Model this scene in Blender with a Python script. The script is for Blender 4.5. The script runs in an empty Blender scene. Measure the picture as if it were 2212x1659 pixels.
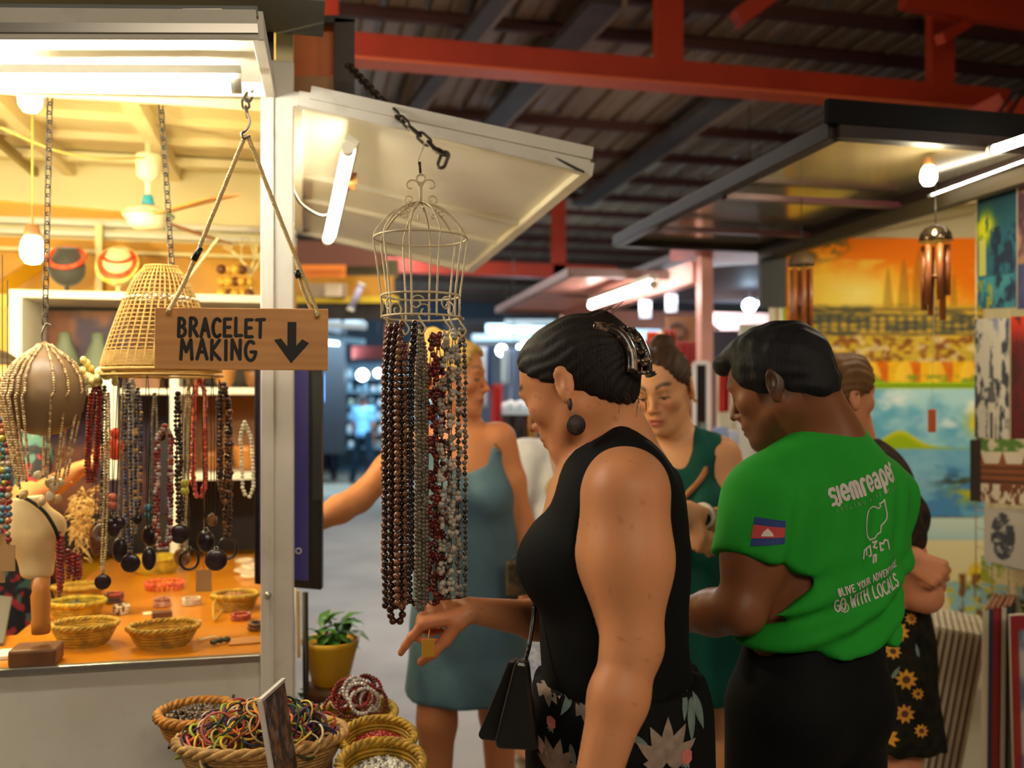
import bpy, bmesh, math, random
import numpy as np
from mathutils import Vector, Matrix, Quaternion
from mathutils.bvhtree import BVHTree

random.seed(7)
RNG = np.random.default_rng(11)
SC = bpy.context.scene
COL = SC.collection

# ------------------------------------------------------------------ camera
# the market aisle runs along +Y, the stall fronts along X; the camera stands at the origin of
# the plan at eye height and looks a little to the right of the aisle
FPX, CX, HY, EYE = 2000.0, 1106.0, 870.0, 1.47      # focal length, centre column, horizon row (2212x1659), eye height
YAW = math.radians(12.8)
CT, ST = math.cos(YAW), math.sin(YAW)
cam = bpy.data.cameras.new('camera')
cam.sensor_fit = 'HORIZONTAL'; cam.sensor_width = 36.0
cam.lens = 36.0 * FPX / 2212.0
cam.shift_y = (HY - 829.5) / 2212.0
cam.clip_start = 0.05; cam.clip_end = 200
cam.dof.use_dof = True; cam.dof.focus_distance = 1.62; cam.dof.aperture_fstop = 2.6
cam_o = bpy.data.objects.new('camera', cam); COL.objects.link(cam_o)
cam_o.location = (0, 0, EYE); cam_o.rotation_euler = (math.pi/2, 0, -YAW)
SC.camera = cam_o

# ------------------------------------------------------------------ world, exposure
w = bpy.data.worlds.new('world'); SC.world = w; w.use_nodes = True
w.node_tree.nodes['Background'].inputs[0].default_value = (0.55, 0.60, 0.75, 1)
w.node_tree.nodes['Background'].inputs[1].default_value = 0.03
SC.view_settings.view_transform = 'Standard'; SC.view_settings.look = 'None'
SC.view_settings.gamma = 1.0; SC.view_settings.use_curve_mapping = False
SC.view_settings.exposure = 0.75

# ------------------------------------------------------------------ unseen fill lights for the market hall
def area(name, loc, target, sx, sy, watts, col):
    l = bpy.data.lights.new(name, 'AREA'); l.shape = 'RECTANGLE'; l.size = sx; l.size_y = sy
    l.energy = watts; l.color = col
    o = bpy.data.objects.new(name, l); COL.objects.link(o); o.location = loc
    o.rotation_euler = (Vector(target) - Vector(loc)).to_track_quat('-Z', 'Y').to_euler()
    return o
# area lights added as fill behind the camera, across the aisle and down it
area('hall_fill', (0.5, -1.8, 3.0), (0.9, 2.2, 1.2), 2.4, 0.5, 30, (1.0, 0.85, 0.64))
area('hall_fill', (2.6, -0.2, 2.3), (1.9, 3.0, 1.2), 0.3, 1.4, 8, (1.0, 0.83, 0.6))
area('hall_fill', (0.85, 5.6, 3.3), (0.85, 5.5, 0), 0.5, 1.6, 28, (1.0, 0.90, 0.76))
area('hall_fill', (0.9, 9.5, 3.2), (0.9, 9.5, 0), 0.5, 4.0, 75, (0.80, 0.90, 1.0))
area('hall_fill', (1.0, 16.0, 3.0), (1.0, 18.5, 0), 4.0, 1.0, 200, (0.55, 0.82, 1.0))
area('hall_fill', (-2.0, 5.2, 2.6), (-0.8, 7.0, 2.2), 0.8, 0.3, 18, (1.0, 0.86, 0.62))
# unseen area lights added to brighten the roof sheets and trusses
area('roof_fill', (-0.9, 3.3, 2.95), (1.0, 5.2, 3.7), 1.2, 0.3, 16, (1.0, 0.80, 0.58))
area('roof_fill', (2.6, 6.0, 2.75), (2.2, 8.0, 3.75), 1.2, 0.3, 5, (1.0, 0.80, 0.66))
area('roof_fill', (-0.6, 8.6, 2.75), (0.8, 9.8, 3.0), 0.8, 0.3, 26, (1.0, 0.66, 0.40))

# ------------------------------------------------------------------ helpers: coordinates
def P(px, py, t):
    """the world point that lies on column px, row py of the photograph, t metres in front of the camera"""
    a = (px - CX) / FPX
    return Vector((t*(CT*a + ST), t*(-ST*a + CT), EYE + (HY - py)/FPX*t))
def PX(px, py, x):
    a = (px - CX) / FPX
    return P(px, py, x/(CT*a + ST))
def PY(px, py, y):
    a = (px - CX) / FPX
    return P(px, py, y/(-ST*a + CT))
def PZ(px, py, z):
    return P(px, py, (z - EYE)*FPX/(HY - py))
CR = Vector((CT, -ST, 0)); CF = Vector((ST, CT, 0)); UP = Vector((0, 0, 1))     # right, forward, up as the photographer sees them

def lin(c):
    c = np.asarray(c, float)/255.0
    return np.where(c <= 0.04045, c/12.92, ((c + 0.055)/1.055)**2.4)

# ------------------------------------------------------------------ helpers: materials
MATS = {}
def mat(name, rgb=(128,128,128), rough=0.6, metal=0.0, var=None, bump=None, spec=None, emit=None, coat=0, attr=None, alpha=None,
        trans=0.0, stretch=None, wave=None, sheen=0, sss=0, var2=None):
    if name in MATS: return MATS[name]
    m = bpy.data.materials.new(name); m.use_nodes = True
    nt = m.node_tree; N = nt.nodes; L = nt.links
    b = N['Principled BSDF']
    c = tuple(lin(rgb)) + (1,)
    b.inputs['Base Color'].default_value = c
    b.inputs['Roughness'].default_value = rough; b.inputs['Metallic'].default_value = metal
    if spec is not None: b.inputs['Specular IOR Level'].default_value = spec
    if coat: b.inputs['Coat Weight'].default_value = coat; b.inputs['Coat Roughness'].default_value = 0.15
    if sheen: b.inputs['Sheen Weight'].default_value = sheen
    if trans: b.inputs['Transmission Weight'].default_value = trans
    if sss:
        b.inputs['Subsurface Weight'].default_value = sss; b.inputs['Subsurface Radius'].default_value = (0.012, 0.005, 0.003)
        b.inputs['Subsurface Scale'].default_value = 1.0
    if emit:
        b.inputs['Emission Color'].default_value = tuple(lin(emit[0])) + (1,); b.inputs['Emission Strength'].default_value = emit[1]
    coord = None
    def vec():
        nonlocal coord
        if coord is None:
            tc = N.new('ShaderNodeTexCoord'); coord = tc.outputs['Object']
            if stretch:
                mp = N.new('ShaderNodeMapping'); mp.inputs['Scale'].default_value = stretch
                L.new(coord, mp.inputs[0]); coord = mp.outputs[0]
        return coord
    src = None
    if attr:
        at = N.new('ShaderNodeAttribute'); at.attribute_name = attr; src = at.outputs['Color']
    def mixin(src, col2, fac_out, amount):
        mx = N.new('ShaderNodeMix'); mx.data_type = 'RGBA'
        if src is None: mx.inputs[6].default_value = c
        else: L.new(src, mx.inputs[6])
        mx.inputs[7].default_value = tuple(lin(col2)) + (1,)
        mu = N.new('ShaderNodeMath'); mu.operation = 'MULTIPLY'; mu.inputs[1].default_value = amount
        L.new(fac_out, mu.inputs[0]); L.new(mu.outputs[0], mx.inputs[0])
        return mx.outputs[2]
    for vv in (var, var2):
        if vv:                                              # (rgb2, scale, amount[, detail, lo, hi])
            tx = N.new('ShaderNodeTexNoise'); tx.inputs['Scale'].default_value = vv[1]; tx.inputs['Detail'].default_value = vv[3] if len(vv) > 3 else 4
            L.new(vec(), tx.inputs['Vector'])
            mr = N.new('ShaderNodeMapRange'); mr.inputs[1].default_value = vv[4] if len(vv) > 4 else 0.38; mr.inputs[2].default_value = vv[5] if len(vv) > 5 else 0.66
            L.new(tx.outputs['Fac'], mr.inputs[0])
            src = mixin(src, vv[0], mr.outputs[0], vv[2])
    if wave:                                                # (rgb2, scale, amount, distortion, direction)
        wv = N.new('ShaderNodeTexWave'); wv.inputs['Scale'].default_value = wave[1]; wv.inputs['Distortion'].default_value = wave[3]
        wv.bands_direction = wave[4]; wv.inputs['Detail'].default_value = 3
        L.new(vec(), wv.inputs['Vector']); src = mixin(src, wave[0], wv.outputs['Fac'], wave[2])
    if src is not None: L.new(src, b.inputs['Base Color'])
    if bump:                                                # (scale, strength, distance)
        tx = N.new('ShaderNodeTexNoise'); tx.inputs['Scale'].default_value = bump[0]; tx.inputs['Detail'].default_value = 5
        L.new(vec(), tx.inputs['Vector'])
        bp = N.new('ShaderNodeBump'); bp.inputs['Strength'].default_value = bump[1]; bp.inputs['Distance'].default_value = bump[2]
        L.new(tx.outputs['Fac'], bp.inputs['Height']); L.new(bp.outputs[0], b.inputs['Normal'])
    MATS[name] = m
    return m
def lamp(name, rgb=(255,255,255), strength=10.0):
    if name in MATS: return MATS[name]
    m = bpy.data.materials.new(name); m.use_nodes = True; nt = m.node_tree; nt.nodes.clear()
    e = nt.nodes.new('ShaderNodeEmission'); e.inputs[0].default_value = tuple(lin(rgb)) + (1,); e.inputs[1].default_value = strength
    o = nt.nodes.new('ShaderNodeOutputMaterial'); nt.links.new(e.outputs[0], o.inputs[0]); MATS[name] = m
    return m
def glass(name, rgb, rough=0.05):
    return mat(name, rgb, rough, trans=0.9, spec=0.5)

# ------------------------------------------------------------------ helpers: objects
def tag(o, label=None, cat=None, group=None, kind=None):
    if label: o['label'] = label
    if cat: o['category'] = cat
    if group: o['group'] = group
    if kind: o['kind'] = kind
    return o
def thing(name, label, cat, loc=(0,0,0), group=None, kind=None, rotz=0):
    o = bpy.data.objects.new(name, None); COL.objects.link(o); o.location = loc; o.rotation_euler = (0, 0, rotz)
    o.empty_display_size = 0.05
    return tag(o, label, cat, group, kind)
def origin(o):
    v = Vector((0,0,0))
    while o is not None:
        v += o.location; o = o.parent
    return v
def mesh_obj(name, me, m=None, parent=None):
    o = bpy.data.objects.new(name, me); COL.objects.link(o)
    if m is not None: me.materials.append(m)
    if parent is not None: o.parent = parent
    return o
def inst(name, me, loc=(0,0,0), rot=None, scale=None, parent=None):
    o = bpy.data.objects.new(name, me); COL.objects.link(o); o.location = loc
    if rot is not None: o.rotation_mode = 'QUATERNION'; o.rotation_quaternion = rot
    if scale is not None: o.scale = scale
    if parent is not None: o.parent = parent
    return o
def dup(root, loc, rotz=0, label=None, scale=None):
    r = root.copy(); COL.objects.link(r); r.location = loc; r.rotation_euler = (0, 0, rotz)
    if scale: r.scale = scale
    if label: r['label'] = label
    for ch in list(root.children):
        c = ch.copy(); COL.objects.link(c); c.parent = r
        for g in list(ch.children):
            d = g.copy(); COL.objects.link(d); d.parent = c
    return r
def frame_of(d, hint=UP):
    d = Vector(d).normalized(); h = Vector(hint)
    if abs(d.dot(h.normalized())) > 0.98: h = Vector((1,0,0)) if abs(d.x) < 0.9 else Vector((0,1,0))
    s = d.cross(h).normalized(); u = s.cross(d).normalized()
    return d, s, u

class MB:
    """collects boxes, bars, tubes and lathed shapes; build() links them as ONE mesh object"""
    def __init__(s): s.v = []; s.f = []; s.sm = []; s.col = []; s.cur = None
    def add(s, vs, fs, smooth=False):
        k = len(s.v); s.v += [tuple(x) for x in vs]; s.f += [tuple(i + k for i in f) for f in fs]; s.sm += [smooth]*len(fs)
        if s.cur is not None: s.col += [s.cur]*len(vs)
        return s
    def box(s, c, size, rot=None):
        hx, hy, hz = (x/2 for x in size); c = Vector(c)
        vs = [Vector((x*hx, y*hy, z*hz)) for x in (-1,1) for y in (-1,1) for z in (-1,1)]
        if rot is not None: vs = [rot @ q for q in vs]
        return s.add([q + c for q in vs], [(0,1,3,2),(4,6,7,5),(0,4,5,1),(2,3,7,6),(0,2,6,4),(1,5,7,3)])
    def span(s, lo, hi):
        lo, hi = Vector(lo), Vector(hi)
        return s.box((lo + hi)/2, [abs(x) for x in (hi - lo)])
    def bar(s, p, q, w, h, up=UP):
        p, q = Vector(p), Vector(q); d, sd, u = frame_of(q - p, up)
        vs = [e + sd*(a*w/2) + u*(b*h/2) for e in (p, q) for a, b in ((-1,-1),(1,-1),(1,1),(-1,1))]
        return s.add(vs, [(3,2,1,0),(4,5,6,7),(0,1,5,4),(1,2,6,5),(2,3,7,6),(3,0,4,7)])
    def quad(s, a, b, c, d, th):
        a, b, c, d = map(Vector, (a, b, c, d)); n = (b - a).cross(d - a).normalized()*th
        return s.add([a, b, c, d, a + n, b + n, c + n, d + n], [(3,2,1,0),(4,5,6,7),(0,1,5,4),(1,2,6,5),(2,3,7,6),(3,0,4,7)])
    def tube(s, path, r, n=8, closed=False):
        pts = [Vector(p) for p in path]; m = len(pts)
        rs = r if hasattr(r, '__len__') else [r]*m
        vs = []; d0, sd, u = None, None, None
        for i, p in enumerate(pts):
            if closed: d = (pts[(i+1) % m] - pts[i-1])
            else: d = pts[min(i+1, m-1)] - pts[max(i-1, 0)]
            if d.length < 1e-9: d = Vector((0,0,1))
            d.normalize()
            if sd is None: _, sd, u = frame_of(d)
            else:
                sd = (sd - d*sd.dot(d))
                if sd.length < 1e-6: _, sd, u = frame_of(d)
                sd.normalize(); u = sd.cross(d).normalized()
            for k in range(n):
                a = 2*math.pi*k/n
                vs.append(p + (sd*math.cos(a) + u*math.sin(a))*rs[i])
        fs = []
        for i in range(m if closed else m - 1):
            j = (i + 1) % m
            for k in range(n):
                l = (k + 1) % n; fs.append((i*n + k, j*n + k, j*n + l, i*n + l))
        s.add(vs, fs, True)
        if not closed:
            k0 = len(s.v) - m*n
            s.f += [tuple(range(k0, k0 + n)), tuple(range(k0 + (m-1)*n + n - 1, k0 + (m-1)*n - 1, -1))]; s.sm += [False, False]
        return s
    def lathe(s, prof, c=(0,0,0), n=24, ax=None, sx=1, sy=1, smooth=True):
        c = Vector(c); vs = []
        R = ax.to_matrix() if isinstance(ax, Quaternion) else (ax if ax is not None else Matrix.Identity(3))
        for r, z in prof:
            for k in range(n):
                a = 2*math.pi*k/n; vs.append(c + R @ Vector((r*math.cos(a)*sx, r*math.sin(a)*sy, z)))
        fs = [(i*n + k, i*n + (k+1) % n, (i+1)*n + (k+1) % n, (i+1)*n + k) for i in range(len(prof)-1) for k in range(n)]
        s.add(vs, fs, smooth)
        k0 = len(s.v) - len(prof)*n
        if prof[0][0] > 1e-6: s.f.append(tuple(range(k0 + n - 1, k0 - 1, -1))); s.sm.append(False)
        if prof[-1][0] > 1e-6: s.f.append(tuple(range(k0 + (len(prof)-1)*n, k0 + len(prof)*n))); s.sm.append(False)
        return s
    def ball(s, c, r, n=10, m=6, scale=(1,1,1), rot=None):
        R = rot if rot is not None else Matrix.Identity(3)
        c = Vector(c); vs = [c + R @ Vector((0,0,-r*scale[2]))]
        for i in range(1, m):
            ph = -math.pi/2 + math.pi*i/m
            for k in range(n):
                a = 2*math.pi*k/n
                vs.append(c + R @ Vector((r*math.cos(ph)*math.cos(a)*scale[0], r*math.cos(ph)*math.sin(a)*scale[1], r*math.sin(ph)*scale[2])))
        vs.append(c + R @ Vector((0,0,r*scale[2])))
        fs = [(0, 1 + (k+1) % n, 1 + k) for k in range(n)]
        for i in range(m - 2):
            for k in range(n):
                a, b2 = 1 + i*n + k, 1 + i*n + (k+1) % n; fs.append((a, b2, b2 + n, a + n))
        t = len(vs) - 1; o = 1 + (m-2)*n
        fs += [(o + k, o + (k+1) % n, t) for k in range(n)]
        return s.add(vs, fs, True)
    def torus(s, c, R, r, nrm=(0,0,1), n=20, m=6, sx=1, sy=1, up=UP):
        d, a, b2 = frame_of(nrm, up); c = Vector(c)
        return s.tube([c + a*(R*sx*math.cos(2*math.pi*k/n)) + b2*(R*sy*math.sin(2*math.pi*k/n)) for k in range(n)], r, m, True)
    def mesh(s, name, org=(0,0,0)):
        me = bpy.data.meshes.new(name); o = Vector(org)
        me.from_pydata([tuple(Vector(q) - o) for q in s.v], [], s.f)
        me.polygons.foreach_set('use_smooth', s.sm)
        if s.col and len(s.col) == len(s.v): set_col(me, np.array(s.col))
        me.update(); return me
    def build(s, name, m, parent=None, bevel=0, org=None, kind=None):
        loc = None
        if parent is not None: org = origin(parent)
        elif org is None:
            a = np.array(s.v); loc = (a.min(0) + a.max(0))/2; loc[2] = a[:, 2].min(); org = loc
        o = mesh_obj(name, s.mesh(name, org), m, parent)
        if parent is None: o.location = org
        if bevel:
            bv = o.modifiers.new('bevel', 'BEVEL'); bv.width = bevel; bv.segments = 2; bv.limit_method = 'ANGLE'
        if kind: o['kind'] = kind
        return o
def set_col(me, cols, name='Col'):
    at = me.color_attributes.new(name, 'FLOAT_COLOR', 'POINT')
    a = np.ones((len(me.vertices), 4), np.float32); a[:, :3] = cols
    at.data.foreach_set('color', a.ravel())

def hard(pts, n=6):
    """a smooth curve (Catmull-Rom) through the points"""
    pts = [Vector(p) for p in pts]; out = []
    for i in range(len(pts) - 1):
        p0, p1, p2, p3 = pts[max(i-1,0)], pts[i], pts[i+1], pts[min(i+2, len(pts)-1)]
        for k in range(n):
            t = k/n
            out.append(0.5*((2*p1) + (p2 - p0)*t + (2*p0 - 5*p1 + 4*p2 - p3)*t*t + (3*p1 - p0 - 3*p2 + p3)*t**3))
    return out + [pts[-1]]

def chain(label, pts, link=0.022, r=0.0016, m=None, n_max=200):
    """a chain of separate steel links along the polyline"""
    pts = [Vector(p) for p in pts]
    root = thing('chain', label, 'chain', pts[0])
    lm = MB(); q = []
    for k in range(16):
        a = 2*math.pi*k/16; x, z = math.cos(a)*link*0.27, math.sin(a)*link*0.27
        z += link*0.27*(1 if z > 0 else -1); q.append((x, 0, z))
    lm.tube(q, r, 6, True); me = lm.mesh('link'); me.materials.append(m or mat('steel_chain', (74,66,58), 0.45, 0.7))
    L = sum((pts[i+1] - pts[i]).length for i in range(len(pts)-1)); step = link*0.80; n = min(n_max, max(2, int(L/step)))
    acc = [0]
    for i in range(len(pts)-1): acc.append(acc[-1] + (pts[i+1] - pts[i]).length)
    for k in range(n):
        sdist = (k + 0.5)*L/n; i = max(j for j in range(len(pts)-1) if acc[j] <= sdist)
        p = pts[i].lerp(pts[i+1], (sdist - acc[i])/(acc[i+1] - acc[i])); d = (pts[i+1] - pts[i]).normalized()
        rot = d.to_track_quat('Z', 'Y') @ Quaternion((0,0,1), (math.pi/2 if k % 2 else 0) + 0.35)
        inst('link', me, p - pts[0], rot, parent=root)
    return root

def rope_mesh(mb, path, r, twist=0.02, n=3):
    """a rope laid from three strands"""
    pts = []; path = [Vector(p) for p in path]
    for i in range(len(path)-1):
        k = max(2, int((path[i+1] - path[i]).length/0.004))
        pts += [path[i].lerp(path[i+1], j/k) for j in range(k)]
    pts.append(path[-1]); acc = 0; out = [[] for _ in range(n)]
    for i, p in enumerate(pts):
        d = (pts[min(i+1, len(pts)-1)] - pts[max(i-1, 0)]); _, sd, u = frame_of(d, Vector((0.3,0.9,0.1)))
        if i: acc += (pts[i] - pts[i-1]).length
        for j in range(n):
            a = 2*math.pi*(acc/twist + j/n); out[j].append(p + (sd*math.cos(a) + u*math.sin(a))*r*0.5)
    for o in out: mb.tube(o, r*0.58, 5)
    return mb

# ------------------------------------------------------------------ helpers: lettering and print
def ribbon(mb2, pts, wd):
    """flat stroke with round ends, as 2-D polygons"""
    pts = [Vector((p[0], p[1])) for p in pts]
    for i in range(len(pts)-1):
        a, b = pts[i], pts[i+1]; d = (b - a)
        if d.length < 1e-9: continue
        d.normalize(); n = Vector((-d.y, d.x))*wd/2
        mb2.append([a - n, b - n, b + n, a + n])
    for p in pts:
        mb2.append([p + Vector((math.cos(2*math.pi*k/10), math.sin(2*math.pi*k/10)))*wd/2 for k in range(10)])
    return mb2
def arc(cx, cy, rx, ry, a0, a1, n=10):
    return [(cx + rx*math.cos(math.radians(a0 + (a1-a0)*k/n)), cy + ry*math.sin(math.radians(a0 + (a1-a0)*k/n))) for k in range(n+1)]
GLYPH = {   # hand-lettered capitals in a unit box
    'A': [[(0,0),(.42,1),(.85,0)],[(.16,.36),(.7,.36)]],
    'B': [[(.05,0),(.1,1)],[(.1,1)] + arc(.25,.77,.4,.23,90,-90) + [(.08,.53)],[(.08,.53)] + arc(.28,.27,.46,.27,90,-90) + [(.05,0)]],
    'C': [arc(.5,.5,.45,.5,50,310,14)], 'D': [[(.05,0),(.05,1)],[(.05,1)] + arc(.2,.5,.6,.5,90,-90,12) + [(.05,0)]],
    'E': [[(.72,.98),(.08,.97),(.06,.02),(.75,.03)],[(.07,.52),(.62,.52)]],
    'G': [arc(.48,.5,.45,.5,55,350,14) + [(.93,.45),(.52,.45)]],
    'H': [[(.05,0),(.05,1)],[(.75,0),(.75,1)],[(.05,.5),(.75,.5)]],
    'I': [[(.1,0),(.1,1)]], 'K': [[(.06,0),(.08,1)],[(.72,1),(.1,.45),(.78,0)]],
    'L': [[(.08,1),(.06,.02),(.68,.04)]], 'M': [[(0,0),(.1,1),(.46,.38),(.84,1),(.95,0)]],
    'N': [[(.03,0),(.06,1),(.74,0),(.76,1)]], 'O': [arc(.45,.5,.42,.5,0,360,18)],
    'R': [[(.05,0),(.1,1)],[(.1,1)] + arc(.28,.75,.4,.25,90,-90) + [(.08,.5)],[(.3,.5),(.8,0)]],
    'S': [[(.7,.86),(.5,1),(.22,.97),(.08,.78),(.2,.58),(.55,.45),(.7,.25),(.55,.04),(.22,0),(.03,.16)]],
    'T': [[(0,.97),(.85,1)],[(.43,.98),(.4,0)]], 'U': [[(.05,1),(.05,.35)] + arc(.4,.35,.35,.35,180,360) + [(.75,1)]],
    'V': [[(0,1),(.38,0),(.78,1)]], 'W': [[(0,1),(.25,0),(.5,.7),(.75,0),(1,1)]], 'Y': [[(0,1),(.38,.5),(.78,1)],[(.38,.5),(.38,0)]],
    'P': [[(.05,0),(.08,1)],[(.08,1)] + arc(.28,.74,.4,.26,90,-90) + [(.08,.48)]],
    '#': [[(.2,0),(.35,1)],[(.55,0),(.7,1)],[(.02,.33),(.8,.33)],[(.08,.67),(.88,.67)]],
    # rounded techno lower case
    's': [[(.7,.62),(.6,.7),(.2,.7),(.05,.55),(.18,.4),(.55,.35),(.68,.2),(.55,.02),(.1,.02)]],
    'i': [[(.1,0),(.1,.7)]], 'e': [[(.06,.36),(.68,.36)] + arc(.38,.36,.32,.34,0,320,14)],
    'm': [[(.06,0),(.06,.55)] + arc(.26,.48,.2,.2,160,0) + [(.46,0)],[(.46,.5)] + arc(.66,.48,.2,.2,180,0) + [(.86,0)]],
    'r': [[(.08,0),(.08,.5)] + arc(.32,.46,.24,.22,180,50)],
    'a': [[(.1,.62)] + arc(.38,.48,.26,.2,120,0) + [(.64,0),(.3,.02)] + arc(.28,.2,.2,.18,270,90) + [(.64,.38)]],
    'p': [[(.08,-.3),(.08,.4)] + arc(.38,.35,.3,.33,170,-190,16)],
}
ADV = {'M':1.12,'W':1.15,'I':.32,'i':.3,'m':1.06,'r':.58,'L':.8,' ':.5,'s':.86,'e':.86,'a':.86,'p':.86}
def letters(txt, h, wd, gap=0.14, sx=0.8, jit=0.0):
    polys = []; x = 0
    for ch in txt:
        if ch in GLYPH:
            dy = random.uniform(-jit, jit)*h
            for st in GLYPH[ch]: ribbon(polys, [((x + p[0]*sx)*h if False else x*h + p[0]*sx*h, p[1]*h + dy) for p in st], wd)
        x += (ADV.get(ch, 0.92)*sx + gap)
    return polys, (x - gap)*h
def flat_print(name, polys, org, ex, ey, nrm, m, parent, off=0.0008):
    """print that lies on a flat board"""
    b = MB(); o = Vector(org); ex = Vector(ex).normalized(); ey = Vector(ey).normalized(); n = Vector(nrm).normalized()
    for i, p in enumerate(polys):
        vs = [o + ex*q[0] + ey*q[1] + n*(off + 0.00002*(i % 5)) for q in p]; b.add(vs, [tuple(range(len(p)))])
    return b.build(name, m, parent)
def cloth_print(name, polys, org, ex, ey, dirn, bvh, m, parent, off=0.0012, step=0.012):
    """print that follows a curved cloth: the flat shapes are laid onto its surface"""
    bm = bmesh.new()
    for p in polys:
        vs = [bm.verts.new((q[0], q[1], 0)) for q in p]
        try: bm.faces.new(vs)
        except ValueError: pass
    bmesh.ops.triangulate(bm, faces=bm.faces[:])
    for _ in range(5):
        es = [e for e in bm.edges if e.calc_length() > step]
        if not es: break
        bmesh.ops.subdivide_edges(bm, edges=es, cuts=1); bmesh.ops.triangulate(bm, faces=bm.faces[:])
    o = Vector(org); ex = Vector(ex).normalized(); ey = Vector(ey).normalized(); d = Vector(dirn).normalized(); dead = []
    og = origin(parent)
    for v in bm.verts:
        q = o + ex*v.co.x + ey*v.co.y - d*0.35; hit = bvh.ray_cast(q, d)
        if hit[0] is None: dead.append(v)
        else: v.co = hit[0] - d*off - og
    bmesh.ops.delete(bm, geom=dead, context='VERTS')
    me = bpy.data.meshes.new(name); bm.to_mesh(me); bm.free()
    return mesh_obj(name, me, m, parent)
def bvh_of(o):
    og = origin(o); me = o.data
    return BVHTree.FromPolygons([v.co + og for v in me.vertices], [p.vertices[:] for p in me.polygons])

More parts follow.
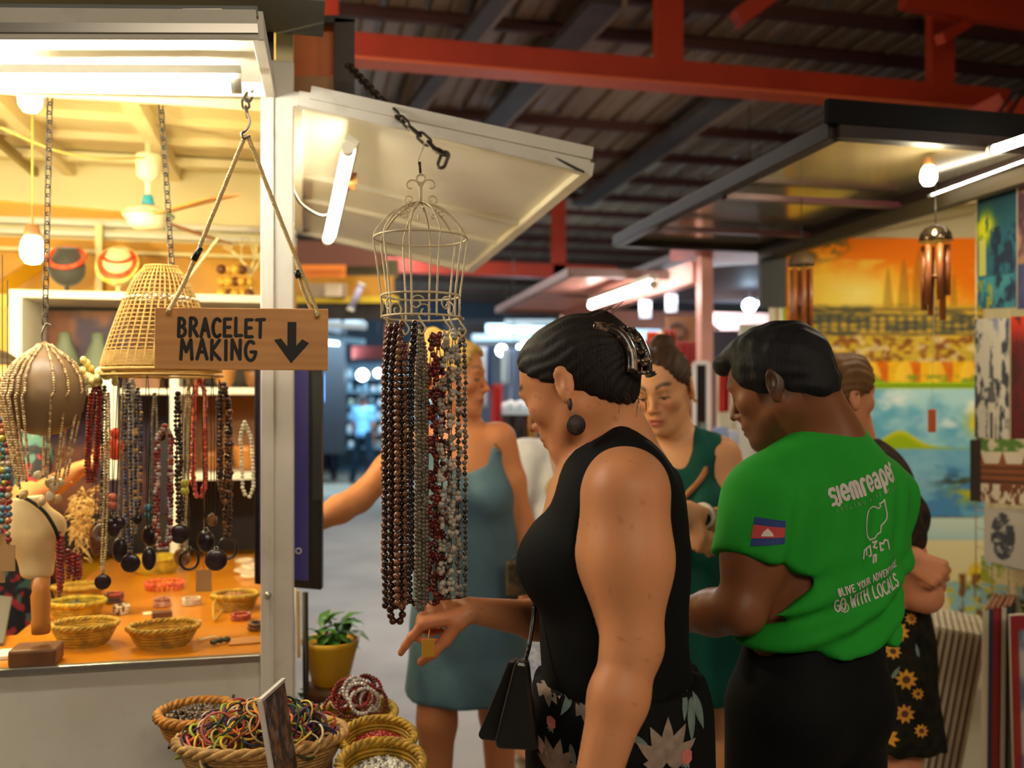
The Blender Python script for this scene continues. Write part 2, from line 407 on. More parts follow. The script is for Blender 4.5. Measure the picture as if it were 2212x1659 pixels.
# ------------------------------------------------------------------ helpers: organic surfaces
def smin(a, b, k):
    if k <= 1e-6: return np.minimum(a, b)
    h = np.clip(k - np.abs(a - b), 0, None)/k
    return np.minimum(a, b) - h*h*k*0.25
class Field:
    """a solid built from blended tapering limbs and ellipsoids; surface() walks it into ONE continuous skin"""
    def __init__(s, lo, hi, h, fine=()):
        """lo, hi: the box; h: cell size; fine: boxes (lo, hi, h) in which the cells are smaller"""
        s.ax = []
        for a in range(3):
            x = lo[a]; out = [x]
            while x < hi[a]:
                hh = h
                for f in fine:
                    if f[0][a] - 1e-6 <= x <= f[1][a]: hh = min(hh, f[2])
                x += hh; out.append(x)
            s.ax.append(np.array(out, np.float32))
        s.F = np.full([len(q) for q in s.ax], 9.0, np.float32)
    def block(s, lo, hi):
        sl = []
        for a in range(3):
            i = max(0, int(np.searchsorted(s.ax[a], lo[a])) - 1); j = min(len(s.ax[a]), int(np.searchsorted(s.ax[a], hi[a])) + 1)
            if j - i < 1: return None
            sl.append(slice(i, j))
        return tuple(sl)
    def xyz(s, sl):
        return s.ax[0][sl[0]][:,None,None], s.ax[1][sl[1]][None,:,None], s.ax[2][sl[2]][None,None,:]
    def put(s, fn, lo, hi, k=0.02, mode='+'):
        mg = k + 0.03; sl = s.block([q - mg for q in lo], [q + mg for q in hi])
        if sl is None: return s
        d = fn(*s.xyz(sl)).astype(np.float32)
        if mode == '+': s.F[sl] = smin(s.F[sl], d, k)
        else: s.F[sl] = -smin(-s.F[sl], d, k)
        return s
    def cone(s, a, b, ra, rb, k=0.02, flat=None, mode='+', grow=0):
        a, b = np.array(a, np.float32), np.array(b, np.float32); ra += grow; rb += grow
        ws = None
        if flat: wv = np.array(Vector(flat[0]).normalized(), np.float32); ws = 1.0/flat[1] - 1
        ba = b - a
        if flat: ba = ba + wv*(ba @ wv)*ws
        bb = float(ba @ ba) + 1e-12
        def fn(X, Y, Z):
            x, y, z = X - a[0], Y - a[1], Z - a[2]
            if flat:
                c = (x*wv[0] + y*wv[1] + z*wv[2])*ws; x = x + wv[0]*c; y = y + wv[1]*c; z = z + wv[2]*c
            t = np.clip((x*ba[0] + y*ba[1] + z*ba[2])/bb, 0, 1)
            d = np.sqrt((x - ba[0]*t)**2 + (y - ba[1]*t)**2 + (z - ba[2]*t)**2) - (ra + (rb - ra)*t)
            return d*(min(1.0, 0.5 + 0.5*flat[1]) if flat else 1.0)
        r = max(ra, rb)*(max(1, flat[1]) if flat else 1)
        return s.put(fn, np.minimum(a, b) - r, np.maximum(a, b) + r, k, mode)
    def chain(s, pts, rs, k=0.02, flat=None, grow=0):
        for i in range(len(pts)-1): s.cone(pts[i], pts[i+1], rs[i], rs[i+1], k, flat, grow=grow)
        return s
    def ell(s, c, rad, R=None, k=0.02, mode='+', grow=0):
        c = np.array(c, np.float32); rad = np.array(rad, np.float32) + grow
        R = np.eye(3, dtype=np.float32) if R is None else np.array(R, np.float32)       # rows: the three axes
        def fn(X, Y, Z):
            x, y, z = X - c[0], Y - c[1], Z - c[2]
            k0 = 0; k1 = 0
            for i in range(3):
                q = (x*R[i,0] + y*R[i,1] + z*R[i,2])/rad[i]; k0 = k0 + q*q; k1 = k1 + (q/rad[i])**2
            k0 = np.sqrt(k0); return k0*(k0 - 1)/(np.sqrt(k1) + 1e-6)
        r = float(rad.max()); return s.put(fn, c - r, c + r, k, mode)
    def cut(s, p, n, k=0.0):
        """keep what lies on the side of the plane that n points away from"""
        p = np.array(p, np.float32); n = np.array(Vector(n).normalized(), np.float32)
        X, Y, Z = s.xyz((slice(None),)*3)
        d = (X - p[0])*n[0] + (Y - p[1])*n[1] + (Z - p[2])*n[2]
        s.F = -smin(-s.F, -d, k); return s
    def warp(s, fn):
        X, Y, Z = s.xyz((slice(None),)*3); s.F = (s.F + fn(X, Y, Z)).astype(np.float32); return s
    def surface(s):
        F = s.F; F[0] = F[-1] = 9; F[:,0] = F[:,-1] = 9; F[:,:,0] = F[:,:,-1] = 9
        ins = F < 0
        c = np.zeros([n-1 for n in F.shape], np.int8)
        for i in (0,1):
            for j in (0,1):
                for k in (0,1): c += ins[i:F.shape[0]-1+i, j:F.shape[1]-1+j, k:F.shape[2]-1+k]
        I, J, K = np.nonzero((c > 0) & (c < 8)); nv = len(I)
        idx = np.full(c.shape, -1, np.int32); idx[I,J,K] = np.arange(nv)
        acc = np.zeros((nv, 3)); cnt = np.zeros(nv)
        base = np.stack([s.ax[0][I], s.ax[1][J], s.ax[2][K]], 1).astype(float)
        size = np.stack([s.ax[0][I+1]-s.ax[0][I], s.ax[1][J+1]-s.ax[1][J], s.ax[2][K+1]-s.ax[2][K]], 1).astype(float)
        for axis in range(3):
            o1, o2 = [q for q in range(3) if q != axis]
            for u in (0,1):
                for v in (0,1):
                    off = [0,0,0]; off[o1] = u; off[o2] = v; a = F[I+off[0], J+off[1], K+off[2]].astype(float)
                    off2 = list(off); off2[axis] = 1; b = F[I+off2[0], J+off2[1], K+off2[2]].astype(float)
                    m = (a < 0) != (b < 0); t = np.where(m, a/np.where(m, a - b, 1), 0)
                    p = np.zeros((nv,3)); p[:,o1] = u; p[:,o2] = v; p[:,axis] = t
                    acc[m] += p[m]; cnt[m] += 1
        V = base + acc/cnt[:,None]*size
        quads = []
        for axis in range(3):
            sl0 = [slice(None)]*3; sl1 = [slice(None)]*3; sl0[axis] = slice(0, -1); sl1[axis] = slice(1, None)
            A, B = ins[tuple(sl0)], ins[tuple(sl1)]; E = np.nonzero(A != B); E = [e for e in E]
            o1, o2 = (axis + 1) % 3, (axis + 2) % 3
            ok = (E[o1] > 0) & (E[o2] > 0) & (E[o1] < F.shape[o1]-1) & (E[o2] < F.shape[o2]-1); E = [e[ok] for e in E]
            def cell(d1, d2):
                q = [None]*3; q[axis] = E[axis]; q[o1] = E[o1] - d1; q[o2] = E[o2] - d2; return idx[q[0], q[1], q[2]]
            Q = np.stack([cell(1,1), cell(0,1), cell(0,0), cell(1,0)], 1)
            fl = B[tuple(E)]; Q[fl] = Q[fl][:, ::-1]; quads.append(Q)
        Q = np.concatenate(quads); Q = Q[(Q >= 0).all(1)]
        return V, Q
def skin_obj(name, V, Q, m, parent, cols=None, smooth_it=0):
    V = V.copy()
    for _ in range(smooth_it):
        acc = np.zeros_like(V); n = np.zeros(len(V))
        for a, b in ((0,1),(1,2),(2,3),(3,0)):
            np.add.at(acc, Q[:,a], V[Q[:,b]]); np.add.at(n, Q[:,a], 1); np.add.at(acc, Q[:,b], V[Q[:,a]]); np.add.at(n, Q[:,b], 1)
        V += 0.5*(acc/np.maximum(n,1)[:,None] - V)
    me = bpy.data.meshes.new(name); V = V - np.array(origin(parent)); nv, nf = len(V), len(Q)
    me.vertices.add(nv); me.vertices.foreach_set('co', V.astype(np.float32).ravel())
    me.loops.add(nf*4); me.loops.foreach_set('vertex_index', Q.astype(np.int32).ravel())
    me.polygons.add(nf); me.polygons.foreach_set('loop_start', np.arange(0, nf*4, 4, dtype=np.int32))
    me.update(calc_edges=True)
    me.polygons.foreach_set('use_smooth', np.ones(nf, bool))
    if cols is not None: set_col(me, cols)
    me.validate(); me.update()
    return mesh_obj(name, me, m, parent)
def vnoise(X, Y, Z, seed=0):
    """cheap smooth noise from a few rotated sines, about -1..1"""
    r = np.random.default_rng(seed); out = 0
    for _ in range(5):
        d = r.normal(size=3); d /= np.linalg.norm(d); f = r.uniform(0.6, 1.6); ph = r.uniform(0, 6.28)
        out = out + np.sin((X*d[0] + Y*d[1] + Z*d[2])*f + ph)
    return out/2.6

# ================================================================== the market hall
M_conc = mat('concrete', (150,140,126), 0.55, var=((112,102,90), 1.3, 0.7), var2=((176,170,162), 0.7, 0.5, 3, 0.45, 0.7), bump=(30, 0.25, 0.01))
M_roof = mat('roof_sheet', (122,106,88), 0.42, 0.25, var=((92,80,68), 1.6, 0.6), var2=((128,98,70), 0.6, 0.3))
M_purl = mat('purlin_paint', (58,22,16), 0.6)
M_red = mat('red_steel', (158,44,15), 0.46, var=((128,32,12), 2.5, 0.5), bump=(60, 0.1, 0.002))
M_dark = mat('dark_steel', (52,48,46), 0.5, 0.3, var=((74,66,60), 6, 0.5))
M_grey = mat('grey_fascia', (112,116,112), 0.55, var=((86,90,88), 3, 0.5))
M_white = mat('white_paint', (214,208,196), 0.5, var=((188,180,164), 3, 0.5), var2=((150,136,112), 14, 0.25, 4, 0.58, 0.75), bump=(90, 0.06, 0.002))
M_panel = mat('white_sheet', (205,200,188), 0.36, var=((170,162,144), 2.2, 0.45), bump=(4, 0.05, 0.01))
M_cream = mat('cream_ceiling', (226,210,160), 0.5, var=((206,186,130), 2, 0.5))
M_yellow = mat('yellow_paint', (200,142,6), 0.5, var=((176,122,8), 3, 0.4))
M_counter = mat('counter_wood', (206,128,22), 0.28, stretch=(1,7,1), wave=((176,98,12), 3, 0.5, 4, 'Y'), var=((226,152,34), 3, 0.4), coat=0.3)
M_black = mat('black_plastic', (16,16,18), 0.35)
M_brownwood = mat('brown_wood', (120,72,34), 0.5, stretch=(1,1,0.15), var=((84,48,22), 20, 0.7))
M_pink = mat('pink_steel', (220,162,150), 0.45, var=((200,136,124), 4, 0.4))
M_tube = lamp('tube_light', (255,244,214), 16.0)
M_tubew = lamp('tube_light_cool', (246,252,255), 14.0)
M_bulb = lamp('bulb_light', (255,226,150), 26.0)
M_string = mat('string', (206,180,128), 0.8, bump=(400, 0.4, 0.001))

def struct(name, label, cat='building', loc=(0,0,0)): return thing(name, label, cat, loc, kind='structure')
def as_struct(o, label, cat='building'): return tag(o, label, cat, kind='structure')

as_struct(MB().span((-9,-4,-0.1), (12,27,0)).build('floor', M_conc), 'worn grey concrete floor of the market aisle', 'floor')

# ---- corrugated roof: every sheet, purlin and rafter is a part of the ceiling
ceil = struct('ceiling', 'dark corrugated metal market roof on dark red purlins', 'roof', (0,0,3.77))
sh = MB(); prof = []
for k in range(4):
    x = k*0.25; prof += [(x,0),(x+0.085,0),(x+0.10,0.012),(x+0.115,0),(x+0.185,0),(x+0.20,0.045),(x+0.235,0.045)]
prof.append((1.02,0)); vs = []
for x, z in prof: vs += [(x,0,z),(x,2.56,z - 0.006)]
n0 = len(prof)
sh.add(vs + [(a,b,c + 0.003) for a,b,c in vs], [(2*i,2*i+1,2*i+3,2*i+2) for i in range(n0-1)] + [(2*n0+2*i,2*n0+2*i+2,2*n0+2*i+3,2*n0+2*i+1) for i in range(n0-1)])
shm = sh.mesh('roof_sheet'); shm.materials.append(M_roof)
for i in range(-5, 9):
    for j in range(10): inst('roof_sheet', shm, (i*1.0, -3 + j*2.5, 0.004*((i + j) % 2) + 0.01*j*0), parent=ceil)
pm = MB().span((-5,-0.025,-0.07),(9,0.025,0)).mesh('purlin'); pm.materials.append(M_purl)
for y in (0.4,1.25,2.1,2.95,3.75,4.9,5.42,7.2,8.05,8.9,9.75,10.6,11.5,12.4,13.3,14.3,15.5,17,18.5,20): inst('purlin', pm, (0,y,0), parent=ceil)
r = MB()
for (a, b, c, d, z1, z2, wd) in ((1310,0,1060,270,3.62,3.64,.17),(1575,208,1255,440,3.60,3.64,.2),(1120,-60,700,480,3.62,3.64,.1)):
    p, q = PZ(a,b,z1), PZ(c,d,z2); MB().bar(p, q, wd, 0.05).build('rafter', M_dark, ceil)
    MB().bar(p + Vector((wd/2+0.02,0,0.01)), q + Vector((wd/2+0.02,0,0.01)), 0.03, 0.06).build('rafter_flange', mat('flange', (110,96,82), 0.5), ceil)

# ---- red steel truss across the aisle
tr = struct('roof_truss', 'red painted steel truss spanning the aisle under the roof', 'truss', (1.9,4.57,3.2))
MB().span((0.20,4.53,3.135),(3.95,4.61,3.265)).build('lower_chord', M_red, tr, 0.004)
MB().span((0.20,4.50,3.125),(3.95,4.64,3.137)).build('chord_flange', mat('red_flange', (206,96,60), 0.4), tr)
for x in (0.10,1.88,3.52): MB().span((x-0.075,4.54,3.1 if x < 1 else 3.26),(x+0.075,4.60,3.77)).build('web_post', M_red, tr, 0.003)
MB().bar(PZ(1950,-12,3.5), PZ(2330,52,3.5), 0.06, 0.14).build('upper_chord', M_red, tr)
MB().bar(PZ(1592,42,3.45), PZ(1670,-16,3.6), 0.09, 0.09).build('brace', M_red, tr)
MB().bar(PZ(2030,85,3.3), PZ(2110,35,3.5), 0.05, 0.05).build('brace', M_red, tr)
g = struct('gusset_plate', 'red steel gusset plate at the right end of the roof truss', 'truss', P(2180,260,4.6))
g1 = MB(); g1.quad(P(2140,232,4.6), P(2280,190,4.6), P(2280,330,4.6), P(2150,312,4.6), 0.02); g1.build('plate', M_red, g)
MB().bar(P(2010,300,4.7), P(2165,222,4.6), 0.05, 0.09).build('brace', M_red, g)
MB().bar(P(2125,290,4.55), P(2190,200,4.55), 0.012, 0.012).build('cable', M_black, g)
MB().bar(P(2150,300,4.55), P(2215,190,4.55), 0.012, 0.012).build('cable', M_black, g)
t2 = struct('roof_truss', 'far red steel truss lit orange above the stalls', 'truss', (1,9.7,2.87))
MB().bar(PY(815,572,9.7), PY(1330,592,9.7), 0.1, 0.15).build('lower_chord', M_red, t2)
MB().bar(PY(1206,595,9.7), PY(1206,415,9.7), 0.14, 0.1, (0,1,0)).build('web_post', M_red, t2)
# far and side walls that close the hall
as_struct(MB().span((-9,21,0),(12,21.1,4.2)).build('wall_back', mat('far_wall', (40,48,60), 0.8)), 'dark far wall at the end of the market aisle', 'wall')
as_struct(MB().span((-5.1,4.4,0),(-5,21,3.9)).build('wall_left', mat('side_wall', (52,50,52), 0.8)), 'dark side wall behind the stalls on the left', 'wall')
as_struct(MB().span((5.6,-4,0),(5.7,21,3.9)).build('wall_right', mat('side_wall')), 'dark side wall behind the painting stall', 'wall')

# ================================================================== the bracelet stall (left)
FY = 2.235                                       # plane of the stall front
post = as_struct(MB().span((-0.092,2.2,0),(-0.017,2.275,2.26)).build('trim_1', M_white, bevel=0.004), 'white square steel corner post of the bracelet stall', 'post')
MB().span((-0.070,2.194,0),(-0.063,2.199,2.2)).build('edge_bead', M_white, post)
MB().ball((-0.075,2.19,1.03), 0.008).build('bolt', mat('zinc', (190,186,176), 0.35, 0.8), post)
as_struct(MB().span((-2.3,2.225,0),(-0.093,2.26,0.872)).build('wall_front', M_white), 'white painted panel below the bracelet stall counter', 'wall')
as_struct(MB().span((-2.3,2.215,0.872),(-0.093,2.235,0.888)).build('trim_2', mat('aluminium', (168,164,156), 0.3, 0.85), bevel=0.002), 'aluminium strip along the front edge of the counter', 'trim')
as_struct(MB().span((-0.06,2.275,0),(-0.02,3.85,0.87)).build('wall_side', M_white), 'white side panel of the bracelet stall facing the aisle', 'wall')
tag(MB().span((-0.70,2.236,0.862),(-0.06,3.70,0.885)).span((-2.3,2.236,0.862),(-0.70,2.55,0.885)).build('counter', M_counter), 'glossy orange wooden counter of the bracelet stall', 'counter')
# roof box over the stall
st = struct('stall_ceiling', 'cream ceiling of the bracelet stall with white rafters', 'ceiling', (-1,3,2.4))
MB().span((-2.4,2.26,2.40),(-0.02,3.95,2.42)).build('ceiling_board', M_cream, st)
for px, pw in ((285,0.05),(0,0.04),(-260,0.05)):
    a = PZ(px,205,2.38); MB().bar((a.x,2.27,2.37),(a.x,3.9,2.37), pw, 0.06).build('rafter', M_cream, st)
for y, z, h in ((2.76,2.365,0.045),(3.18,2.375,0.03),(3.42,2.375,0.03),(3.66,2.36,0.03)): MB().span((-2.4,y,z),(-0.03,y+0.05,z+h)).build('cross_bar', M_cream, st)
MB().bar(PZ(-60,255,2.36), PZ(215,492,2.33), 0.02, 0.03).build('brace', mat('olive_brace', (150,128,62), 0.5), st)
MB().span((-2.3,2.06,2.345),(0.05,2.26,2.8)).build('fascia', M_grey, st)
MB().span((-2.3,2.262,2.16),(-0.09,2.275,2.40)).build('front_header', M_cream, st)
MB().span((-0.06,2.27,2.17),(-0.02,3.85,2.40)).build('side_header', M_cream, st)
bk = struct('wall_stall_back', 'yellow back wall of the bracelet stall with cream rails', 'wall', (-1,3.85,0))
MB().span((-2.4,3.86,0),(-0.02,3.9,2.12)).build('yellow_board', M_yellow, bk)
MB().span((-2.4,3.85,2.10),(-0.02,3.9,2.40)).build('upper_board', M_cream, bk)
MB().span((-2.4,3.80,2.105),(-0.02,3.85,2.125)).build('rail', M_white, bk)
MB().span((-2.4,3.80,2.145),(-0.02,3.85,2.165)).build('rail', M_white, bk)
MB().span((-2.4,3.82,2.045),(-0.02,3.86,2.058)).build('rail', M_cream, bk)
for px in (215,): a = PY(px,500,3.79); MB().span((a.x-0.012,3.77,1.86),(a.x+0.012,3.79,2.15)).build('hanging_strip', M_cream, bk)
MB().bar(PY(-20,640,3.6), PY(105,555,3.84), 0.02, 0.05).build('yellow_brace', M_yellow, bk)
MB().span((-2.4,3.5,1.80),(-0.99,3.56,1.845)).build('yellow_rail', mat('lime_paint', (168,150,20), 0.5), bk)
MB().span((-1.02,3.5,1.3),(-0.985,3.54,1.80)).build('yellow_post', M_yellow, bk)
as_struct(MB().span((-2.45,2.25,0),(-2.4,3.9,2.4)).build('wall_stall_left', M_yellow), 'yellow end wall of the bracelet stall', 'wall')
# bracket of dark steel and an orange board above the post
br = struct('roof_bracket', 'dark steel bracket framing an orange board above the corner post', 'bracket', PY(660,120,2.7))
MB().quad(PY(588,168,2.72), PY(722,168,2.72), PY(722,52,2.72), PY(588,52,2.72), 0.02).build('orange_board', mat('orange_board', (250,140,70), 0.5, var=((200,92,40), 4, 0.5)), br)
for a, b, c, d, wd in ((744,45,744,218,.056),(566,48,766,44,.02),(574,48,574,200,.04),(575,212,766,216,.02)):
    MB().bar(PY(a,b,2.66), PY(c,d,2.66), wd if a == c else 0.03, 0.03 if a == c else wd, (0,1,0) if a == c else UP).build('bar', M_dark, br)
MB().quad(PY(563,192,2.262), PY(592,192,2.262), PY(592,46,2.262), PY(563,46,2.262), 0.004).build('dark_plate', M_dark, br)
MB().bar(PY(588,186,2.68), PY(722,188,2.68), 0.03, 0.05).build('timber', mat('timber', (190,140,96), 0.6), br)

# flaps of the stall: sheet panels in an angle frame, propped open with chains
def flap(name, label, a, b, c, d, th, ribs, m_frame, m_sheet, fw=0.03):
    """a,b: hinge ends; c,d: outer ends (c beside b). Corners give the underside"""
    a, b, c, d = map(Vector, (a,b,c,d)); n = (b - a).cross(d - a).normalized()
    if n.z < 0: n = -n
    root = thing(name, label, 'awning', (a + b + c + d)/4)
    up = n*th
    MB().quad(a + up*0.7, b + up*0.7, c + up*0.7, d + up*0.7, 0.004).build('sheet', m_sheet, root)
    for p, q in ((a,b),(b,c),(c,d),(d,a)): MB().bar(p + up*0.5, q + up*0.5, fw, th, n).build('frame_bar', m_frame, root, 0.002)
    for f in ribs:
        MB().bar(a.lerp(b, f) + up*0.5, d.lerp(c, f) + up*0.5, 0.02, th*0.6, n).build('rib', m_frame, root)
    return root
sf = flap('awning_flap', 'white sheet metal side flap propped open over the aisle', (-0.012,2.2,2.155),(-0.012,3.85,2.155),(0.69,3.85,2.02),(0.69,2.2,2.035), 0.035, (0.42,0.63), M_white, M_panel)
MB().bar((0.02,2.19,2.185),(0.70,2.19,2.085), 0.02, 0.03).build('edge_angle', M_white, sf)
ff = flap('awning_flap', 'white front flap of the bracelet stall with a bright tube beneath', (-2.2,2.20,2.06),(-0.07,2.20,2.172),(-0.075,1.70,2.112),(-2.2,1.70,1.93), 0.05, (0.62,), M_white, M_panel, 0.022)
fb = MB(); fb.bar((-2.2,1.688,1.975),(-0.075,1.688,2.157), 0.012, 0.018); fb.build('edge_rail', M_grey, ff)
fb = MB(); fb.bar((-2.2,1.690,1.945),(-0.075,1.690,2.127), 0.016, 0.016); fb.build('edge_rail', mat('aluminium'), ff)
MB().bar((-0.20,1.685,2.143),(-0.135,1.685,2.149), 0.008, 0.012).build('hinge_leaf', mat('zinc'), ff)

def tube_lamp(label, p, q, r, m, caps=True, backing=None):
    p, q = Vector(p), Vector(q); root = thing('tube_lamp', label, 'lamp', (p + q)/2)
    d = (q - p).normalized(); MB().tube([p + d*0.02, q - d*0.02], r, 12).build('glowing_tube', m, root)
    for e, s in ((p, 1), (q, -1)): MB().tube([e, e + d*0.02*s], r*1.15, 10).build('end_cap', mat('lamp_cap', (226,222,210), 0.4), root)
    if backing is not None: MB().bar(p + backing, q + backing, r*2.4, r*1.2, backing).build('batten', mat('lamp_cap'), root)
    return root
tube_lamp('long white fluorescent tube under the front flap', (-2.0,1.93,1.962), (-0.118,1.93,2.105), 0.013, lamp('tube_front', (255,250,232), 64), backing=Vector((0,0,0.028)))
tp, tq = P(708,520,2.86), P(752,318,2.26)
s2 = tube_lamp('slanting white tube lamp under the side flap', tp, tq, 0.014, lamp('tube_side', (255,240,196), 40), backing=Vector((0.010,0,0.018)))
MB().box(P(757,392,2.5), (0.03,0.08,0.03)).build('ballast', mat('ballast', (150,96,40), 0.5), s2)
w_ = MB(); w_.tube(hard([P(628,400,2.25), P(650,440,2.4), P(690,465,2.55), P(718,462,2.62)]), 0.004, 6)
tag(w_.build('cable', M_black), 'thin black cable looping from the post to the slanting tube lamp', 'cable')

# chains that hold the flaps
chain('rusty steel chain from the dark bracket to the side flap', [P(752,140,2.5), P(815,208,2.24), P(880,270,2.13), P(930,312,2.13), P(945,328,2.13)], 0.034, 0.0035)
chain('short end of rusty chain dangling at the side flap', [P(940,322,2.12), P(962,334,2.11), P(952,358,2.11)], 0.036, 0.004)
chain('loose chain over the corner of the front flap above the sign hook', [P(585,172,2.16), P(548,192,2.12), P(530,220,2.10), P(534,250,2.08)], 0.028, 0.003)
chain('slim steel chain hanging before the black necklace bust', [P(108,204,2.10), P(97,700,2.10)], 0.026, 0.0018)
chain('slim steel chain holding the wicker lampshade', [P(347,222,2.15), P(360,400,2.15), P(372,590,2.15)], 0.026, 0.0018)
wr = MB(); wr.tube(hard([P(985,252,2.235), P(1060,277,2.25), P(1180,332,2.265), P(1262,372,2.275)]), 0.003, 6); tag(wr.build('cable', M_black), 'black cable lying along the near edge of the side flap', 'cable')
wr = MB(); wr.tube(hard([P(0,275,2.5), P(120,325,2.6), P(220,342,2.7), P(312,340,2.9)]), 0.003, 6); tag(wr.build('cable', mat('cream_cable', (190,160,80), 0.5)), 'cream cable sagging under the stall ceiling to the fan', 'cable')

# ceiling fan and bulbs of the stall
fc = P(320,470,2.95)
fan = thing('ceiling_fan', 'cream ceiling fan with brown blades and a blue collar', 'fan', fc)
M_fanw = mat('fan_enamel', (226,214,176), 0.35)
MB().lathe([(0.0,-0.035),(0.045,-0.034),(0.062,-0.02),(0.064,-0.005),(0.075,0.0),(0.078,0.012),(0.06,0.026),(0.03,0.036),(0.012,0.04)], fc, 28).build('motor_housing', M_fanw, fan)
MB().torus(fc + Vector((0,0,0.006)), 0.077, 0.004, n=32).build('green_ring', mat('green_band', (120,170,120), 0.5), fan)
MB().lathe([(0.020,0.04),(0.018,0.05),(0.014,0.07),(0.012,0.07)], fc, 20).build('blue_collar', mat('blue_collar', (44,160,186), 0.4), fan)
MB().tube([fc + Vector((0,0,0.06)), fc + Vector((0,0,0.24))], 0.009, 10).build('down_rod', M_fanw, fan)
MB().lathe([(0.012,0.115),(0.034,0.13),(0.040,0.19),(0.036,0.2),(0,0.2)], fc, 20).build('canopy_cup', M_fanw, fan)
for ang in (186, 66, 306):
    a = math.radians(ang); d = Vector((math.cos(a), math.sin(a), 0)); n = Vector((-d.y, d.x, 0.25)); b = MB()
    b.quad(fc + d*0.07 - n*0.022, fc + d*0.45 - n*0.05, fc + d*0.45 + n*0.05, fc + d*0.07 + n*0.022, 0.006)
    b.build('blade', mat('fan_blade', (176,116,48), 0.4), fan)
def bulb(label, c, r, top, m=M_bulb):
    root = thing('light_bulb', label, 'bulb', c); c = Vector(c)
    MB().lathe([(0,-r*1.3),(r*0.6,-r*1.15),(r*0.95,-r*0.6),(r,0),(r*0.9,r*0.7),(r*0.62,r*1.2),(0.0,r*1.22)], c, 18).build('glowing_bulb', m, root)
    MB().lathe([(r*0.66,r*1.2),(r*0.7,r*1.5),(r*0.55,r*2.2),(0,r*2.2)], c, 16).build('socket', mat('socket', (150,104,62), 0.5), root)
    MB().tube([c + Vector((0,0,r*2.2)), Vector((c.x,c.y,top))], 0.003, 6).build('cord', mat('cream_cable'), root)
    return root
bulb('glowing warm bulb hanging beside the black necklace bust', P(70,540,2.62), 0.032, 2.40)
bulb('warm bulb tucked up behind the front flap', P(65,212,2.45), 0.030, 2.39)
l = bpy.data.lights.new('stall_bulb', 'POINT'); l.energy = 15; l.color = (1.0,0.90,0.44); l.shadow_soft_size = 0.03
o = bpy.data.objects.new('stall_bulb', l); COL.objects.link(o); o.location = P(70,580,2.60)
l = bpy.data.lights.new('stall_bulb', 'POINT'); l.energy = 12; l.color = (1.0,0.90,0.44); l.shadow_soft_size = 0.03
o = bpy.data.objects.new('stall_bulb', l); COL.objects.link(o); o.location = P(-420,520,2.3)

# shelf unit on the stall's back wall
su = thing('shelf_unit', 'white shelf unit along the back of the bracelet stall', 'shelf', (-0.5,3.65,0.885))
M_shelf = mat('shelf_white', (232,228,214), 0.4)
MB().span((-0.985,3.5,1.835),(-0.03,3.82,1.862)).build('top_board', M_shelf, su, 0.002)
MB().span((-0.985,3.5,0.887),(-0.945,3.82,1.835)).build('side_board', M_shelf, su, 0.002)
MB().span((-0.46,3.5,0.887),(-0.43,3.80,1.60)).build('divider', M_shelf, su, 0.002)
MB().span((-0.43,3.5,1.50),(-0.03,3.80,1.525)).build('shelf_board', M_shelf, su, 0.002)
MB().span((-0.43,3.5,1.19),(-0.03,3.80,1.215)).build('shelf_board', M_shelf, su, 0.002)
MB().span((-0.945,3.5,1.50),(-0.46,3.80,1.52)).build('shelf_board', M_shelf, su, 0.002)
MB().span((-0.985,3.82,0.887),(-0.03,3.835,1.835)).build('back_board', mat('shelf_back', (44,34,28), 0.7), su)
MB().span((-0.68,3.47,1.20),(-0.63,3.50,1.62)).build('white_leg', M_shelf, su, 0.006)
MB().span((-0.44,3.80,1.215),(-0.03,3.818,1.5)).build('wood_lining', mat('wood_lining', (150,96,40), 0.5, var=((110,64,26), 8, 0.7)), su)

# television behind the post
tv = thing('monitor', 'black upright monitor with a violet screen behind the post', 'monitor', P(622,1270,2.42))
def pl(px, py, t=2.42): return P(px, py, t)
q = MB(); q.quad(pl(549,1262), pl(694,1275), pl(694,780), pl(549,780), -0.03); q.build('bezel', M_black, tv, 0.003)
q = MB(); q.quad(pl(560,1245,2.414), pl(667,1255,2.414), pl(667,796,2.414), pl(560,796,2.414), -0.003); q.build('screen', mat('violet_screen', (44,40,84), 0.2, emit=((70,64,150), 0.045)), tv)
q = MB(); q.torus(pl(645,1190,2.41), 0.007, 0.0012, nrm=-CF, n=20); q.build('round_mark', mat('mark_white', (200,200,206), 0.5), tv)
q = MB(); q.quad(pl(676,1080,2.40), pl(695,1080,2.40), pl(695,812,2.40), pl(676,812,2.40), -0.012); q.build('side_cover', mat('soft_black', (30,30,32), 0.6), tv)

# ================================================================== goods of the bracelet stall
M_col = mat('painted_bead', attr='Col', rough=0.3, coat=0.3)
M_colm = mat('matte_dyed', attr='Col', rough=0.7)
def C(*rgb): return lin(rgb)
# ---- the hanging sign
sg = thing('hanging_sign', 'wooden board sign lettered bracelet making with a down arrow', 'sign', P(520,800,1.78))
M_sign = mat('sign_wood', (222,160,92), 0.5, stretch=(1,1,11), wave=((196,130,66), 1.4, 0.35, 7, 'Z'), var=((190,122,60), 4, 0.45, 6), bump=(60,0.15,0.002))
a_, b_, c_, d_ = P(333,797,1.745), P(708,800,1.805), P(709,667,1.805), P(334,664,1.745)
sn = (b_ - a_).cross(d_ - a_).normalized()
if sn.y > 0: sn = -sn
q = MB(); q.quad(a_, b_, c_, d_, -0.014 if (b_ - a_).cross(d_ - a_).y < 0 else 0.014); q.build('board', M_sign, sg, 0.0015)
ex, ey = (b_ - a_).normalized(), (d_ - a_).normalized(); k = (b_ - a_).length/375
M_ink = mat('black_ink', (18,18,20), 0.6)
polys, wd = letters('BRACELET', 1, 0.17, 0.20, 0.70, 0.05); s = 194/wd; hh = 42
